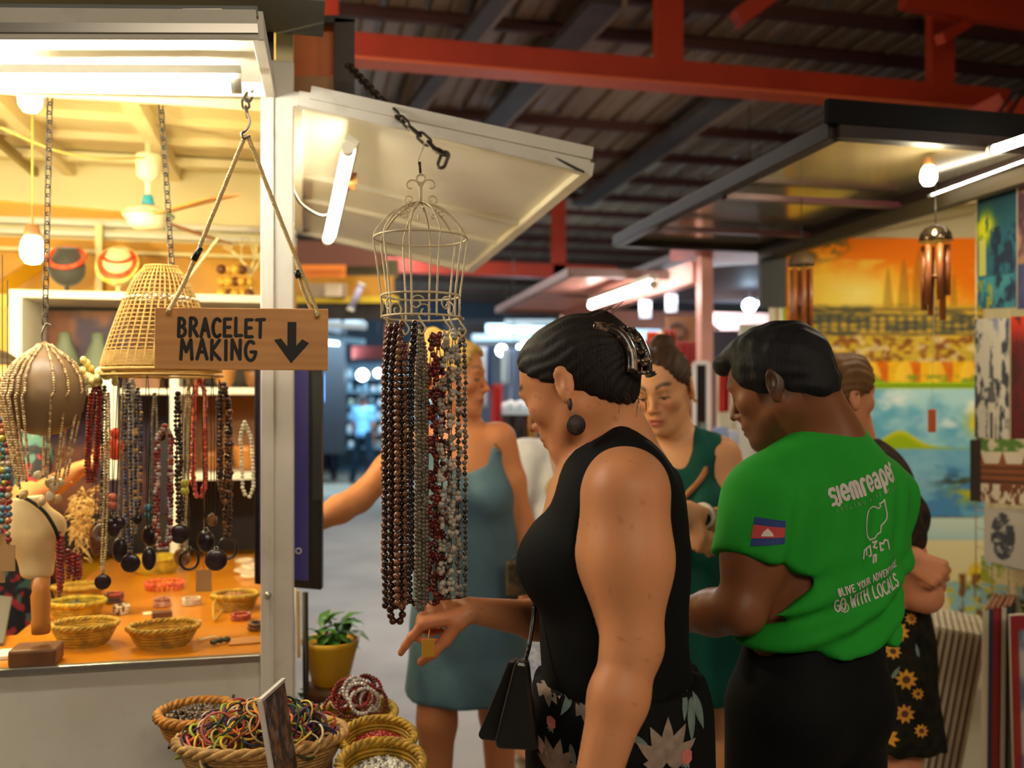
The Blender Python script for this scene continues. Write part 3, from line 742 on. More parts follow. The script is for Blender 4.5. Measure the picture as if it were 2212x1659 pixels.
def fit(txt, x0, y0, wpx, hpx, st, jit, gap=0.2):
    polys = []; x = 0
    adv = [(ADV.get(c, 0.92)*0.75 + gap) for c in txt]; tot = sum(adv) - gap; sx = wpx/tot
    for ch, ad in zip(txt, adv):
        dy = random.uniform(-jit, jit)
        for stroke in GLYPH.get(ch, []): ribbon(polys, [((x + p[0]*0.75)*sx, p[1]*hpx + dy) for p in stroke], st)
        x += ad
    return [[Vector((x0 + q[0], y0 + q[1]))*k for q in p] for p in polys]
pr = fit('BRACELET', 50, 74, 186, 40, 7.6, 1.5) + fit('MAKING', 56, 22, 160, 43, 7.6, 1.5)
def sp(x, y): return Vector(((x - 462)/3.072, (730 - y)/3.072))*k
pr += [[sp(1338,396), sp(1338,560), sp(1398,560), sp(1398,396)], [sp(1248,522), sp(1364,684), sp(1364,600), sp(1295,512)], [sp(1364,684), sp(1486,542), sp(1438,515), sp(1364,600)], [sp(1338,540), sp(1338,610), sp(1398,610), sp(1398,540)]]
flat_print('lettering', pr, a_, ex, ey, sn, M_ink, sg)
hk = P(530,292,1.80)
rb = MB(); rope_mesh(rb, hard([hk, P(430,535,1.775), P(398,610,1.765), P(368,664,1.738), P(365,672,1.732)], 4), 0.0045); rb.build('rope', M_string, sg)
rb = MB(); rope_mesh(rb, hard([hk + Vector((0.004,0,0)), P(588,430,1.80), P(640,560,1.80), P(683,668,1.795), P(685,678,1.786)], 4), 0.0045); rb.build('rope', M_string, sg)
rb = MB(); rope_mesh(rb, hard([P(640,560,1.805), P(652,620,1.81), P(672,668,1.812)], 4), 0.004); rb.build('rope', M_string, sg)
for p0, p1 in ((P(433,535,1.774), P(418,562,1.770)), (P(640,585,1.80), P(646,600,1.80))): MB().tube([p0, p1], 0.0065, 8).build('binding', M_black, sg)
rb = MB(); rb.tube(hard([P(534,246,2.0), P(540,262,1.92), P(532,282,1.82), P(522,288,1.80), P(526,298,1.795), P(540,294,1.80)], 5), 0.0028, 8); rb.build('hook', mat('hook_steel', (120,112,100), 0.3, 0.9), sg)

# ---- the wicker lampshade, a lattice of rods and rings
M_rattan = mat('rattan', (192,150,70), 0.55, var=((156,112,44), 60, 0.5))
lt = 2.06; lc = P(348,800,lt); ls = lt/2000
shd = thing('lampshade', 'tall bell shaped wicker lampshade with a row of shells hanging behind the sign', 'lampshade', lc)
prof = [(33,222),(48,206),(60,186),(70,160),(79,140),(90,110),(101,76),(112,40),(121,8),(123,0)]
def shade_r(h):
    for i in range(len(prof)-1):
        if prof[i+1][1] <= h <= prof[i][1]: f = (h - prof[i+1][1])/(prof[i][1] - prof[i+1][1]); return (prof[i+1][0] + f*(prof[i][0] - prof[i+1][0]))*ls
    return prof[-1][0]*ls
wv = MB()
for kx in range(40):
    a = 2*math.pi*kx/40
    wv.tube([lc + Vector((shade_r(h)*math.cos(a + 0.0006*h), shade_r(h)*math.sin(a + 0.0006*h), h*ls)) for h in (0,20,40,60,80,100,120,140,160,180,200,222)], 0.0021, 5)
wv.build('upright_weave', M_rattan, shd)
wv = MB()
for h in list(range(8, 40, 3)) + list(range(44, 222, 9)): wv.torus(lc + Vector((0,0,h*ls)), shade_r(h), 0.0017, n=40, m=5)
wv.build('ring_weave', M_rattan, shd)
for h, rr in ((0,0.005),(222,0.004)): MB().torus(lc + Vector((0,0,h*ls)), shade_r(h), rr, n=40).build('rim', M_rattan, shd)
MB().lathe([(0.002,222*ls),(33*ls,222*ls)], lc, 24).build('top_disc', M_rattan, shd)
sb = MB()
for kx in range(28): a = 2*math.pi*kx/28; sb.ball(lc + Vector((shade_r(152)*1.03*math.cos(a), shade_r(152)*1.03*math.sin(a), 152*ls)), 0.0045, 8, 5)
sb.build('shell_row', mat('shell', (236,222,190), 0.3), shd)
MB().torus(lc + Vector((0,0,-0.012)), 0.13, 0.0035, n=40).build('hanging_ring', M_rattan, shd)
rb = MB(); rope_mesh(rb, [P(470,516,2.25), P(400,610,2.12)], 0.004); tag(rb.build('rope', M_string), 'pale rope slanting down behind the sign to the lampshade', 'rope')

# ---- necklaces: cord, beads and pendant are parts
def resample(path, step):
    path = [Vector(p) for p in path]; out = [path[0]]; rem = step
    for i in range(len(path)-1):
        d = path[i+1] - path[i]; L = d.length; pos = rem
        while pos <= L: out.append(path[i] + d*(pos/L)); pos += step
        rem = pos - L
    return out
STY = {  # bead radius, spacing factor, colours, jitter
    'red': (0.0042,1.7,[(140,26,20),(166,40,28),(118,20,18)],.15), 'silver': (0.0040,1.8,[(150,146,136),(52,48,46),(112,106,98)],.2),
    'dark': (0.0042,1.7,[(44,26,20),(60,36,26),(34,20,18)],.15), 'blue': (0.0045,1.8,[(62,72,110),(90,92,120),(120,88,60),(50,40,50)],.25),
    'grey': (0.0030,1.8,[(158,146,122),(132,120,98)],.1), 'gold': (0.0042,1.8,[(40,34,56),(196,150,70),(60,40,40),(90,84,110)],.3),
    'mix': (0.0052,1.5,[(150,44,34),(176,170,164),(120,30,26),(190,160,140)],.35), 'chip': (0.0050,1.3,[(196,60,34),(214,84,44),(170,44,26)],.45),
    'wood': (0.0062,1.45,[(58,26,20),(88,44,28),(120,70,40),(44,22,20)],.45), 'white': (0.0050,1.75,[(226,220,204),(206,198,180)],.12),
    'sand': (0.0032,1.8,[(206,180,128),(180,150,98)],.15), 'purple': (0.0060,1.7,[(46,24,36),(60,34,44)],.4),
    'many': (0.0062,1.8,[(150,40,50),(60,110,110),(190,110,60),(200,180,60),(90,120,140),(180,160,130)],.35)}
def strand(b, path, sty, scale=1.0):
    r, sp_, cols, jit = STY[sty]; r *= scale
    for p in resample(path, r*sp_):
        b.cur = C(*random.choice(cols)); rr = r*(1 + random.uniform(-jit, jit)*0.6)
        b.ball(p + Vector((random.uniform(-1,1), random.uniform(-1,1), 0))*r*jit*0.8, rr, 8, 5, (1,1,random.uniform(0.85,1.05)))
def pendant_parts(root, kind, c, r):
    c = Vector(c); q = Quaternion((0,0,1), random.uniform(-.5,.2)); R = q.to_matrix()
    mk = {'disc': (40,26,26), 'oval': (34,22,24), 'seed': (30,18,22), 'leaf': (92,52,34), 'heart': (44,26,32), 'ring': (110,96,80), 'coco': (120,84,52), 'hoop': (36,26,22), 'red': (214,58,26)}[kind]
    m = mat('pendant_' + kind, mk, 0.28, var=(tuple(min(255, int(x*1.7 + 14)) for x in mk), 90, 0.4), coat=0.3); b = MB()
    if kind == 'ring': b.torus(c, r*0.78, r*0.24, nrm=(0.25,-1,0), n=20, m=8)
    elif kind == 'hoop': b.torus(c, r*0.85, r*0.13, nrm=(0.3,-1,0), n=22, m=6, sy=1.1)
    elif kind == 'heart':
        b.ball(c + R @ Vector((-r*0.4,0,r*0.2)), r*0.7, 12, 8, (1,.4,1)); b.ball(c + R @ Vector((r*0.4,0,r*0.2)), r*0.7, 12, 8, (1,.4,1)); b.ball(c + Vector((0,0,-r*0.35)), r*0.75, 12, 8, (.8,.4,1.1))
    elif kind == 'red': b.ball(c, r, 14, 9, (1,.3,1.25), R); b.ball(c + Vector((0,-0.004,r*1.6)), r*0.55, 12, 7, (1,.4,1.1))
    else:
        sc = {'disc': (1,.22,1), 'oval': (.72,.4,1.25), 'seed': (.8,.55,1.05), 'leaf': (.62,.25,1.5), 'coco': (1,.3,1)}[kind]
        b.ball(c, r, 16, 10, sc, R)
    b.build('pendant', m, root)
    b = MB(); b.torus(c + Vector((0,0,r*1.08)), r*0.16, r*0.05, nrm=(0,-1,0), n=10, m=4); b.build('eyelet', mat('zinc'), root)
def necklace(label, pts, sty, t, loop=12, pend=None, pr=0.02, multi=1, cord=None, scale=1.0, group=None):
    """pts: (px, py) from the hook to the lowest point; the two halves hang loop px apart"""
    top = P(pts[0][0], pts[0][1], t); low = P(pts[-1][0], pts[-1][1], t); hw = loop*t/2000/2
    root = thing('necklace', label, 'necklace', top, group)
    mid = [P(p[0], p[1], t) for p in pts]; half = []
    for s in (-1, 1):
        path = []
        for i, p in enumerate(hard(mid, 6)):
            f = i/max(1, len(hard(mid, 6))-1); wdt = hw*min(1, 4*f, 0.25 + 5*(1 - f) if not pend else 6*(1 - f))
            path.append(p + Vector((s*wdt, s*0.004, 0)))
        half.append(path)
    b = MB()
    for path in half: b.tube(path, 0.0009, 4)
    b.build('cord', mat('cord_' + str(cord or 'dark'), cord or (30,24,20), 0.8), root)
    if sty:
        b = MB()
        for j in range(multi):
            off = Vector((random.uniform(-1,1), random.uniform(-1,1)*1.2, 0))*0.006*(multi > 1)
            for path in half: strand(b, [p + off for p in path], sty, scale)
        b.build('beads', M_col, root, kind='stuff')
    if pend: pendant_parts(root, pend, low - Vector((0,0,pr)), pr)
    return root
NK = [  # label, points, style, depth, loop, pendant, radius, strands
 ('thick dark red bead necklace bundle, first under the lampshade from the gourd', [(209,832),(203,900),(196,1042)], 'red', 2.04, 16, None, 0, 3),
 ('black and silver bead necklace beside the dark red bundle', [(226,836),(225,1000),(222,1130)], 'silver', 2.05, 6, 'ring', 0.021, 1),
 ('brown leaf pendant on a long black cord beside the wooden bust', [(218,840),(214,1000),(208,1138)], None, 2.12, 7, 'leaf', 0.027, 1),
 ('orange red stone pendants on a double cord in the middle of the strands', [(250,815),(250,880),(249,948)], None, 2.14, 9, 'red', 0.022, 1),
 ('necklace of thin red cord ending in a dark disc near the counter', [(234,850),(230,1040),(222,1240)], 'sand', 2.00, 6, 'disc', 0.017, 1),
 ('dark heart pendant under two salmon beads', [(257,815),(252,980),(245,1112)], None, 2.02, 6, 'heart', 0.023, 1),
 ('cream bead necklace ending in a black oval seed', [(268,820),(266,1000),(259,1165)], 'grey', 2.10, 9, 'oval', 0.024, 1),
 ('blue and brown stone bead necklace with a glossy black disc', [(277,830),(276,1000),(282,1196)], 'blue', 2.06, 10, 'disc', 0.021, 1),
 ('pale grey bead necklace hanging just before the white shelf leg', [(286,820),(288,960),(290,1150)], 'grey', 2.16, 8, None, 0, 2),
 ('navy and gold bead necklace beside the pale grey one', [(297,840),(299,940),(297,1110)], 'gold', 2.05, 10, 'seed', 0.012, 1),
 ('long black cord necklace with two glossy seeds one above the other', [(318,808),(320,960),(322,1186)], None, 2.04, 7, 'oval', 0.021, 1),
 ('grey bead necklace with a teal stone and a large black seed', [(331,850),(328,1000),(325,1134)], 'grey', 2.09, 10, 'seed', 0.024, 2),
 ('black cord loop behind the sign edge with an orange bead', [(352,815),(352,880),(350,930)], None, 2.10, 16, 'seed', 0.012, 1),
 ('fat bundle of red and silver bead strands in the middle', [(356,920),(354,1000),(352,1190)], 'mix', 2.04, 26, None, 0, 3),
 ('black and violet bead necklace beside the white shelf upright', [(383,850),(385,960),(388,1132)], 'purple', 2.08, 6, 'disc', 0.022, 1),
 ('necklace with a black oval pendant on a pale cord', [(398,820),(398,960),(397,1085)], None, 2.15, 6, 'oval', 0.020, 1),
 ('loop of orange coral chips hanging to the black shelf', [(428,815),(427,930),(427,1078)], 'chip', 2.20, 24, None, 0, 2),
 ('brown coconut disc pendant on a pale cord', [(408,820),(402,1000),(393,1183)], 'sand', 2.12, 8, 'coco', 0.022, 1),
 ('dark hoop pendant beside the coconut disc', [(418,830),(413,1000),(409,1186)], None, 2.10, 7, 'hoop', 0.024, 1),
 ('thin brown cord necklace with a glossy black seed over the kraft tag', [(441,820),(443,980),(445,1145)], None, 2.08, 8, 'seed', 0.025, 1),
 ('black cord necklace holding a small ochre bead', [(458,815),(460,960),(458,1110)], None, 2.11, 6, 'coco', 0.014, 1),
 ('chunky dark brown seed necklace, thickest near the post', [(484,830),(486,940),(488,1085)], 'wood', 2.06, 18, None, 0, 2),
 ('largest black disc pendant, lowest near the post', [(474,820),(472,1000),(467,1186)], None, 2.03, 7, 'disc', 0.024, 1),
 ('black hoop pendant half behind the largest disc', [(494,900),(493,1050),(491,1160)], 'wood', 2.12, 8, 'hoop', 0.026, 1),
 ('long white bead loop hanging nearest the post', [(528,912),(534,990),(536,1074)], 'white', 2.22, 22, None, 0, 1),
]
for lb, pts, sty, t, loop, pd, rr, mu in NK: necklace(lb, pts, sty, t, loop, pd, rr, mu)
for lb, x, y, t, cols in (('salmon ceramic beads threaded above the dark heart', 243, 1082, 2.0, [(206,110,84),(196,98,76)]), ('yellow beads threaded on a grey cord', 399, 1052, 2.05, [(190,176,50),(196,182,60)]), ('teal and blue beads above the large black seed', 320, 1105, 2.05, [(70,120,130),(60,100,96)])):
    root = thing('bead_pair', lb, 'beads', P(x,y,t))
    for i, cc in enumerate(cols): MB().ball(P(x, y + i*17 - 8, t), 0.0095, 14, 9).build('bead', mat('bead_' + lb[:6] + str(i), cc, 0.3), root)
    MB().tube([P(x, y - 150, t), P(x, y + 30, t)], 0.0009, 4).build('cord', mat('cord_dark'), root)
# cream seed garland looped over the lampshade rim
gb = MB()
for kx in range(46):
    gb.cur = C(*random.choice([(232,214,130),(240,226,150),(214,190,100)])); f = kx/45
    gb.ball(P(183 + 62*f + random.uniform(-9,9), 788 + 42*f + 22*math.sin(f*6) + random.uniform(-12,12), 2.0 + random.uniform(-.03,.03)), 0.0075, 9, 6, (1,1,1.2))
tag(gb.build('seed_garland', M_col, kind='stuff'), 'cream seed garland looped at the lampshade rim above the dark red necklace', 'garland')

# ---- gourd with shell strands
gt = 1.96; gc = P(97,848,gt)
go = thing('shell_mobile', 'round brown gourd hung with strands of small shells', 'mobile', gc)
M_gourd = mat('gourd_skin', (126,96,62), 0.4, var=((86,62,40), 14, 0.7), var2=((160,130,90), 4, 0.4))
gr = [(0,-.092),(.030,-.087),(.058,-.068),(.074,-.038),(.080,-.004),(.075,.030),(.058,.060),(.036,.080),(.016,.094),(.006,.106),(0,.110)]
MB().lathe(gr, gc, 36).build('gourd', M_gourd, go)
def gourd_r(z):
    for i in range(len(gr)-1):
        if gr[i][1] <= z <= gr[i+1][1]: f = (z - gr[i][1])/(gr[i+1][1] - gr[i][1]); return gr[i][0] + f*(gr[i+1][0] - gr[i][0])
    return 0.0
for kx, deg in enumerate((-168,-158,-150,-143,-136,-129,-122,-114,-104,-66,-42,-16,14,60,100,150)):
    a = math.radians(deg + random.uniform(-2,2)); b = MB(); path = []
    for z in np.linspace(0.1, 0.0, 14): path.append(gc + Vector(((gourd_r(z)+0.003)*math.cos(a), (gourd_r(z)+0.003)*math.sin(a), z)))
    for z in np.linspace(-0.01, -0.17 - 0.03*random.random(), 16): rr = 0.079*(1 + z*2.4) + .003; path.append(gc + Vector((rr*math.cos(a) - .006, rr*math.sin(a), z)))
    for p in resample(path, 0.0054):
        b.cur = C(*random.choice([(196,160,108),(220,188,136),(160,124,80)])); b.ball(p, 0.0030, 7, 5, (1,1,1.2), Matrix.Rotation(random.uniform(-.6,.6), 3, 'Y'))
    b.build('shell_strand', M_col, go, kind='stuff')
for kx in range(12):
    a = random.uniform(0,6.3); rr = random.uniform(0.01,0.05); p = gc + Vector((rr*math.cos(a), rr*math.sin(a), random.uniform(-.23,-.165))); b = MB(); b.cur = C(*random.choice([(226,200,150),(206,168,110),(240,224,190)]))
    b.lathe([(0,-.012),(.007,-.006),(.009,0.002),(.006,.009),(0,.014)], p, 10, Quaternion((random.random(),random.random(),random.random()), random.uniform(0,3))); b.build('big_shell', M_col, go)
MB().tube(hard([gc + Vector((0,0,.10)), gc + Vector((-.006,0,.12)), gc + Vector((0.002,0,.145)), gc + Vector((.012,0,.142))], 5), 0.0018, 6).build('hook', mat('hook_steel'), go)
# strands of coloured beads at the stall's near edge
for i, (px, y0, y1) in enumerate(((5,850,1150),(16,905,1175),(-6,820,1200))):
    rt = thing('necklace', ['mixed coloured bead strand beside the gourd, the middle one', 'mixed coloured bead strand closest to the gourd', 'mixed coloured bead strand cut by the picture edge'][i], 'necklace', P(px,y0,1.95)); b = MB()
    strand(b, [P(px,y0,1.95), P(px + 4,(y0+y1)/2,1.95), P(px,y1,1.95)], 'many', 1.2); b.build('beads', M_col, rt, kind='stuff')
    MB().tube([P(px,y0 - 300,1.95), P(px,y1,1.95)], 0.001, 4).build('cord', mat('cord_dark'), rt)
    q = MB(); a = P(px,y1,1.95); q.box(a - Vector((0,0,.03)), (.03,.002,.055)); q.build('kraft_tag', mat('kraft', (176,134,84), 0.8), rt)

# ---- wooden bust with a red coral necklace
bt = thing('necklace_bust', 'cream wooden half bust on a turned post wearing a red coral necklace', 'display bust', P(88,1395,2.06))
bs = 2.08/2000; bc = P(82,1248,2.08)
M_bust = mat('bust_wood', (226,196,140), 0.5, var=((200,164,104), 9, 0.5))
F = Field((bc.x-.09,bc.y-.08,bc.z-.02),(bc.x+.09,bc.y+.08,bc.z+.25),0.005)
F.cone(bc + Vector((-.002,0,.02)), bc + Vector((-.006,0,.10)), .036, .047, .03, ((0,1,0),.6)); F.cone(bc + Vector((-.006,0,.10)), bc + Vector((-.018,0,.16)), .046, .030, .03, ((0,1,0),.65))
F.cone(bc + Vector((-.018,0,.15)), bc + Vector((-.022,0,.21)), .027, .022, .03, ((0,1,0),.8)); F.cone(bc + Vector((.01,0,.10)), bc + Vector((.036,0,.12)), .03, .018, .03, ((0,1,0),.6))
F.cut(bc, (0,0,-1), .004); F.cut(bc + Vector((0,0,.185)), (-.1,0,1), .004)
V, Q = F.surface(); skin_obj('torso', V, Q, M_bust, bt)
MB().lathe([(.019,-.125),(.021,-.10),(.019,-.09),(.021,-.04),(.018,-.03),(.02,0.004)], bc + Vector((.006,0,0)), 18).build('turned_post', mat('post_wood', (196,124,50), 0.45), bt)
q = MB(); q.span(Vector((bc.x-.052,bc.y-.04,.886)), Vector((bc.x+.046,bc.y+.04,.925))); q.build('foot_block', M_brownwood, bt, 0.006)
b = MB(); b.tube(hard([P(36,1072,2.02), P(62,1080,2.02), P(95,1105,2.02), P(118,1140,2.02), P(126,1165,2.03)], 6), 0.004, 7); b.build('necklace_cord', mat('cord_dark'), bt)
b = MB()
for x0, y0, x1, y1 in ((124,1150,128,1288),(132,1160,131,1270),(146,1190,148,1252),(158,1195,160,1256),(168,1200,170,1254)): strand(b, [P(x0,y0,2.03), P(x1,y1,2.03)], 'red', 1.15); strand(b, [P(x0+4,y0,2.04), P(x1+5,y1-8,2.04)], 'red', 1.0)
b.build('coral_strands', M_col, bt, kind='stuff')

# ---- baskets: coiled wall and braided rim
def basket(name, label, c, r, rb_, h, col, sx=1.0, sy=1.0, tilt=None, group=None, rimr=0.006):
    root = thing(name, label, 'basket', c, group); c = Vector(c)
    T = tilt.to_matrix() if tilt is not None else Matrix.Identity(3)
    m = mat('basket_' + '_'.join(map(str,col)), col, 0.6, var=(tuple(int(x*0.62) for x in col), 55, 0.75), bump=(160,0.5,0.003))
    b = MB(); rows = max(5, int(h/0.0062)); n = 44
    for i in range(rows):
        f = i/(rows-1); rr = rb_ + (r - rb_)*(f**0.7); z = h*f; pts = []
        for k in range(n):
            a = 2*math.pi*k/n; w_ = 1 + 0.012*math.sin(a*22 + (i % 2)*math.pi)
            pts.append(c + T @ Vector((rr*w_*sx*math.cos(a), rr*w_*sy*math.sin(a), z)))
        b.tube(pts, 0.0040, 5, True)
    b.build('coiled_wall', m, root)
    q = MB(); pr = [(0.0001,0.002),(rb_*0.97,0.002)]
    vs = [c + T @ Vector((rb_*sx*math.cos(2*math.pi*k/24), rb_*sy*math.sin(2*math.pi*k/24), zz)) for zz in (0.002,0.006) for k in range(24)]
    q.add(vs, [tuple(range(23,-1,-1)), tuple(range(24,48))] + [(k,(k+1)%24,24+(k+1)%24,24+k) for k in range(24)]); q.build('bottom', m, root)
    for j in range(3):
        pts = []
        for k in range(72):
            a = 2*math.pi*k/72; ph = a*11 + j*2*math.pi/3
            pts.append(c + T @ Vector(((r + rimr*0.7*math.cos(ph))*sx*math.cos(a), (r + rimr*0.7*math.cos(ph))*sy*math.sin(a), h + rimr*0.7*math.sin(ph))))
        MB().tube(pts, rimr*0.62, 5, True).build('rim_braid', m, root)
    return root
def heap(name, label, cat, c, r, h, n, col, br, sx=1, sy=1, tilt=None, flat=1.0, m=None):
    b = MB(); T = tilt.to_matrix() if tilt is not None else Matrix.Identity(3); c = Vector(c)
    for i in range(n):
        a = random.uniform(0,6.283); f = math.sqrt(random.random()); z = h*(1 - f*f) + random.uniform(-br, br)*0.6
        b.cur = C(*random.choice(col)); b.ball(c + T @ Vector((r*f*sx*math.cos(a), r*f*sy*math.sin(a), z)), br*random.uniform(.8,1.15), 7, 5, (1,1,flat), Matrix.Rotation(random.uniform(0,3), 3, 'X'))
    return tag(b.build(name, m or M_col, kind='stuff'), label, cat)
ZC = 0.886
def onc(px, py): return PZ(px, py, ZC)
Y1, Y2 = (206,162,46), (176,130,36)
basket('basket', 'pale yellow coiled basket nearest the bust on the counter', onc(183,1392), 0.074, 0.044, 0.05, Y1, 1.0, .8)
basket('basket', 'yellow basket of black beads behind the nearest one', onc(166,1336), 0.070, 0.048, 0.045, (214,176,40), 1.0, .8)
heap('black_beads', 'heap of black beads inside a yellow basket on the counter', 'beads', onc(166,1333) + Vector((0,0,.022)), 0.045, 0.014, 90, [(30,36,34),(24,28,36),(50,56,50)], 0.007)
basket('basket', 'small yellow basket at the back behind the bust', onc(170,1296), 0.072, 0.05, 0.04, (208,160,44), 1.0, .7)
basket('basket', 'oval yellow basket in the middle of the counter front', onc(353,1394), 0.078, 0.050, 0.046, (200,152,42), 1.02, .8)
basket('basket', 'yellow basket with a loop handle beside the post', onc(508,1316), 0.062, 0.045, 0.042, Y1, 1.0, .8)
heap('seed_beads', 'amber seed beads inside the basket beside the post', 'beads', onc(508,1312) + Vector((0,0,.026)), 0.042, 0.012, 70, [(150,90,30),(180,110,40)], 0.006)
tag(MB().tube(hard([onc(470,1318)+Vector((0,0,.04)), onc(462,1328)+Vector((0,-.02,.03)), onc(466,1340)+Vector((0,-.03,.008)), onc(480,1332)+Vector((0,-.01,.02))],6), 0.003, 6).build('basket_handle_loop', mat('basket_206_162_46')), 'raffia loop hanging from the basket beside the post', 'loop')
basket('basket', 'bright yellow basket at the back of the counter under the pendants', onc(338,1236), 0.085, 0.06, 0.05, (222,186,40), 1.0, .7)
basket('basket', 'bright yellow basket standing on its edge by the black shelf', onc(533,1180) + Vector((0,0,.01)), 0.060, 0.045, 0.035, (220,190,40), 1.0, .8, Quaternion((1,0,0), 0.9))
def ring_pile(label, c, R, r, cols, n, name='bracelet', wob=0.0):
    for i in range(n):
        b = MB(); rr = R*random.uniform(.9,1.05); pts = []
        for k in range(22): a = 2*math.pi*k/22; pts.append(Vector(c) + Vector((rr*math.cos(a), rr*math.sin(a), r*(2*i + 1.1) + wob*math.sin(a*3 + i))))
        root = thing(name, label + (', %s of its pile' % (['lowest','topmost'] if n == 2 else ['lowest','middle one','topmost'])[i]), 'bracelet', c)
        for p in pts:
            b.cur = C(*random.choice(cols)); b.ball(p, r*random.uniform(.9,1.15), 7, 5)
        b.build('beads', M_col, root, kind='stuff')
ring_pile('red coral chip bracelet coiled on the counter under the lampshade', onc(355,1272), 0.056, 0.0062, [(206,66,36),(180,46,28),(222,92,52)], 2, 'coral_coil')
ring_pile('pink-brown bead bracelet in the stack before the coral coil', onc(350,1310), 0.021, 0.0042, [(190,130,100),(150,80,60),(214,170,140)], 3)
ring_pile('white bead bracelet in the stack beside the kraft tag', onc(414,1306), 0.023, 0.0034, [(226,214,190),(200,180,150)], 3)
ring_pile('rust-red bead bracelet on the counter between the baskets', onc(246,1302), 0.024, 0.005, [(160,50,30),(60,30,24)], 3)
ring_pile('striped white and brown bead bracelet before the rust-red ones', onc(262,1326), 0.018, 0.0042, [(226,206,170),(90,60,40)], 3)
ring_pile('dark red bead bracelet lying alone beside the post', onc(520,1338), 0.024, 0.0042, [(150,44,26),(190,80,50)], 2)
ring_pile('brown seed bracelet at the foot of the post', onc(556,1360), 0.020, 0.005, [(110,66,30),(80,46,24)], 2)
def card(label, px, py, w_, d_, z, rot, rgb, h=0.003, name='paper_card'):
    b = MB(); b.box((0,0,h/2 + z), (w_, d_, h)); o = b.build(name, mat('card_%d_%d_%d' % rgb, rgb, 0.75), org=(0,0,0)); p = onc(px, py); o.location = (p.x, p.y, ZC); o.rotation_euler = (0,0,rot); return tag(o, label, 'card')
card('pale paper card lying behind the middle basket', 330, 1325, .05, .03, 0.0, .3, (240,226,180)); card('cream card leaning low beside the middle basket', 410, 1345, .05, .035, 0, -.2, (246,236,200))
card('brown kraft paper sheet at the counter corner by the post', 535, 1385, .09, .06, 0, .1, (186,126,70)); card('white open notebook lying at the counter edge near the bust', 32, 1415, .10, .07, 0, .15, (236,228,206), 0.008, 'notebook')
card('dark wooden block with a cut edge behind the middle basket', 350, 1335, .05, .035, 0, .2, (96,56,30), 0.018, 'wood_block')
tb = MB(); tb.quad(onc(-20,1395), onc(8,1395), onc(26,1335)+Vector((0,0,.05)), onc(-20,1330)+Vector((0,0,.05)), 0.008); tag(tb.build('slanted_frame', mat('grey_frame', (110,108,104), 0.4, 0.4)), 'grey slanted frame at the corner of the counter', 'frame')
tg = MB(); tg.box(P(440,1254,2.35), (.038,.002,.056)); tg.tube([P(440,1232,2.35), P(441,1180,2.30), P(440,815,2.16)], .0008, 4); tag(tg.build('price_tag', mat('kraft')), 'blank kraft paper tag hanging among the pendants', 'tag')
pn = MB(); pn.tube([onc(428,1386)+Vector((0,0,.004)), onc(468,1378)+Vector((0,0,.004))], .0035, 8); tag(pn.build('pen', mat('cream_pen', (240,222,160), 0.3)), 'cream pen lying beside the middle basket', 'pen')
for i, (x, y) in enumerate(((462,1394),(476,1390),(490,1388))): tag(MB().ball(onc(x,y) + Vector((0,0,.008)), .008, 10, 7, (1.2,1,.9)).build('loose_bead', mat('dark_bead', (48,52,40), 0.35)), ['dark green bead lying loose at the counter edge', 'middle dark bead of three at the counter edge', 'brown-green bead closest to the post at the counter edge'][i], 'bead')
for i in range(4):
    rt = thing('shell_bracelet', 'cream shell bracelet lying at the back of the counter beside the post', 'bracelet', onc(528 + 14*(i % 2), 1214 + 12*i), 'cream shell bracelets'); MB().torus(onc(528 + 14*(i % 2), 1214 + 12*i) + Vector((0,0,.006 + .002*i)), .03, .005, n=20).build('ring', mat('shell'), rt)
hp = MB()
for kx in range(220):
    p = P(random.gauss(178,14), random.gauss(1120,30), 2.55 + random.uniform(-.06,.06)); d = Vector((random.uniform(-1,1), random.uniform(-1,1), random.uniform(-1,.4)))*.03; hp.tube([p, p + d*0.5 + Vector((0,0,.004)), p + d], .0016, 4)
tag(hp.build('raffia_bundle', mat('raffia', (206,166,92), 0.7), kind='stuff'), 'tangled bundle of pale raffia behind the wooden bust', 'raffia')

# ---- on and in the shelf unit
def bust(label, c, s, col, neck):
    root = thing('necklace_bust', label, 'display bust', c); c = Vector(c); F = Field((c.x-.1*s*8, c.y-.1, c.z-.01),(c.x+.1*s*8, c.y+.1, c.z+.30*s*5),0.006)
    F.ell(c + Vector((0,0,.105)), (.062,.045,.062), k=.01); F.cone(c + Vector((0,.006,.13)), c + Vector((0,.01,.185)), .042, .036, .025, ((0,1,0),.75)); F.cut(c + Vector((0,0,.182)), (0,-.3,1), .004)
    V, Q = F.surface(); skin_obj('bust_form', V, Q, mat('velvet_%d' % col[0], col, 0.7, sheen=0.3), root)
    MB().lathe([(.03,0),(.032,.006),(.01,.012),(.008,.05)], c, 18).build('foot', mat('velvet_%d' % col[0]), root)
    for (R, z, tl, cols, r) in neck:
        b = MB()
        for kx in range(46):
            a = 2*math.pi*kx/46; b.cur = C(*random.choice(cols)); b.ball(c + Vector((R*math.cos(a), R*.8*math.sin(a) - tl*0.3, z + tl*math.sin(a))), r, 7, 5)
        b.build('necklace', M_col, root)
    return root
bust('dark grey velvet bust wearing a thick orange necklace on the top shelf', PY(145,645,3.58), .2, (58,56,52), [(.058,.145,.042,[(224,70,36),(236,90,50)],.0085)])
bust('cream bust draped with orange and yellow necklaces on the top shelf', PY(256,645,3.60), .2, (240,222,160), [(.060,.13,.055,[(230,70,30),(236,96,44)],.0095),(.068,.12,.07,[(240,200,80),(246,220,130)],.008),(.05,.155,.03,[(224,60,30)],.006)])
cb = thing('coral_branch', 'pale branching coral ornament on the top shelf beside the post', 'ornament', PY(541,645,3.6)); cp = PY(541,645,3.6)
tre = MB()
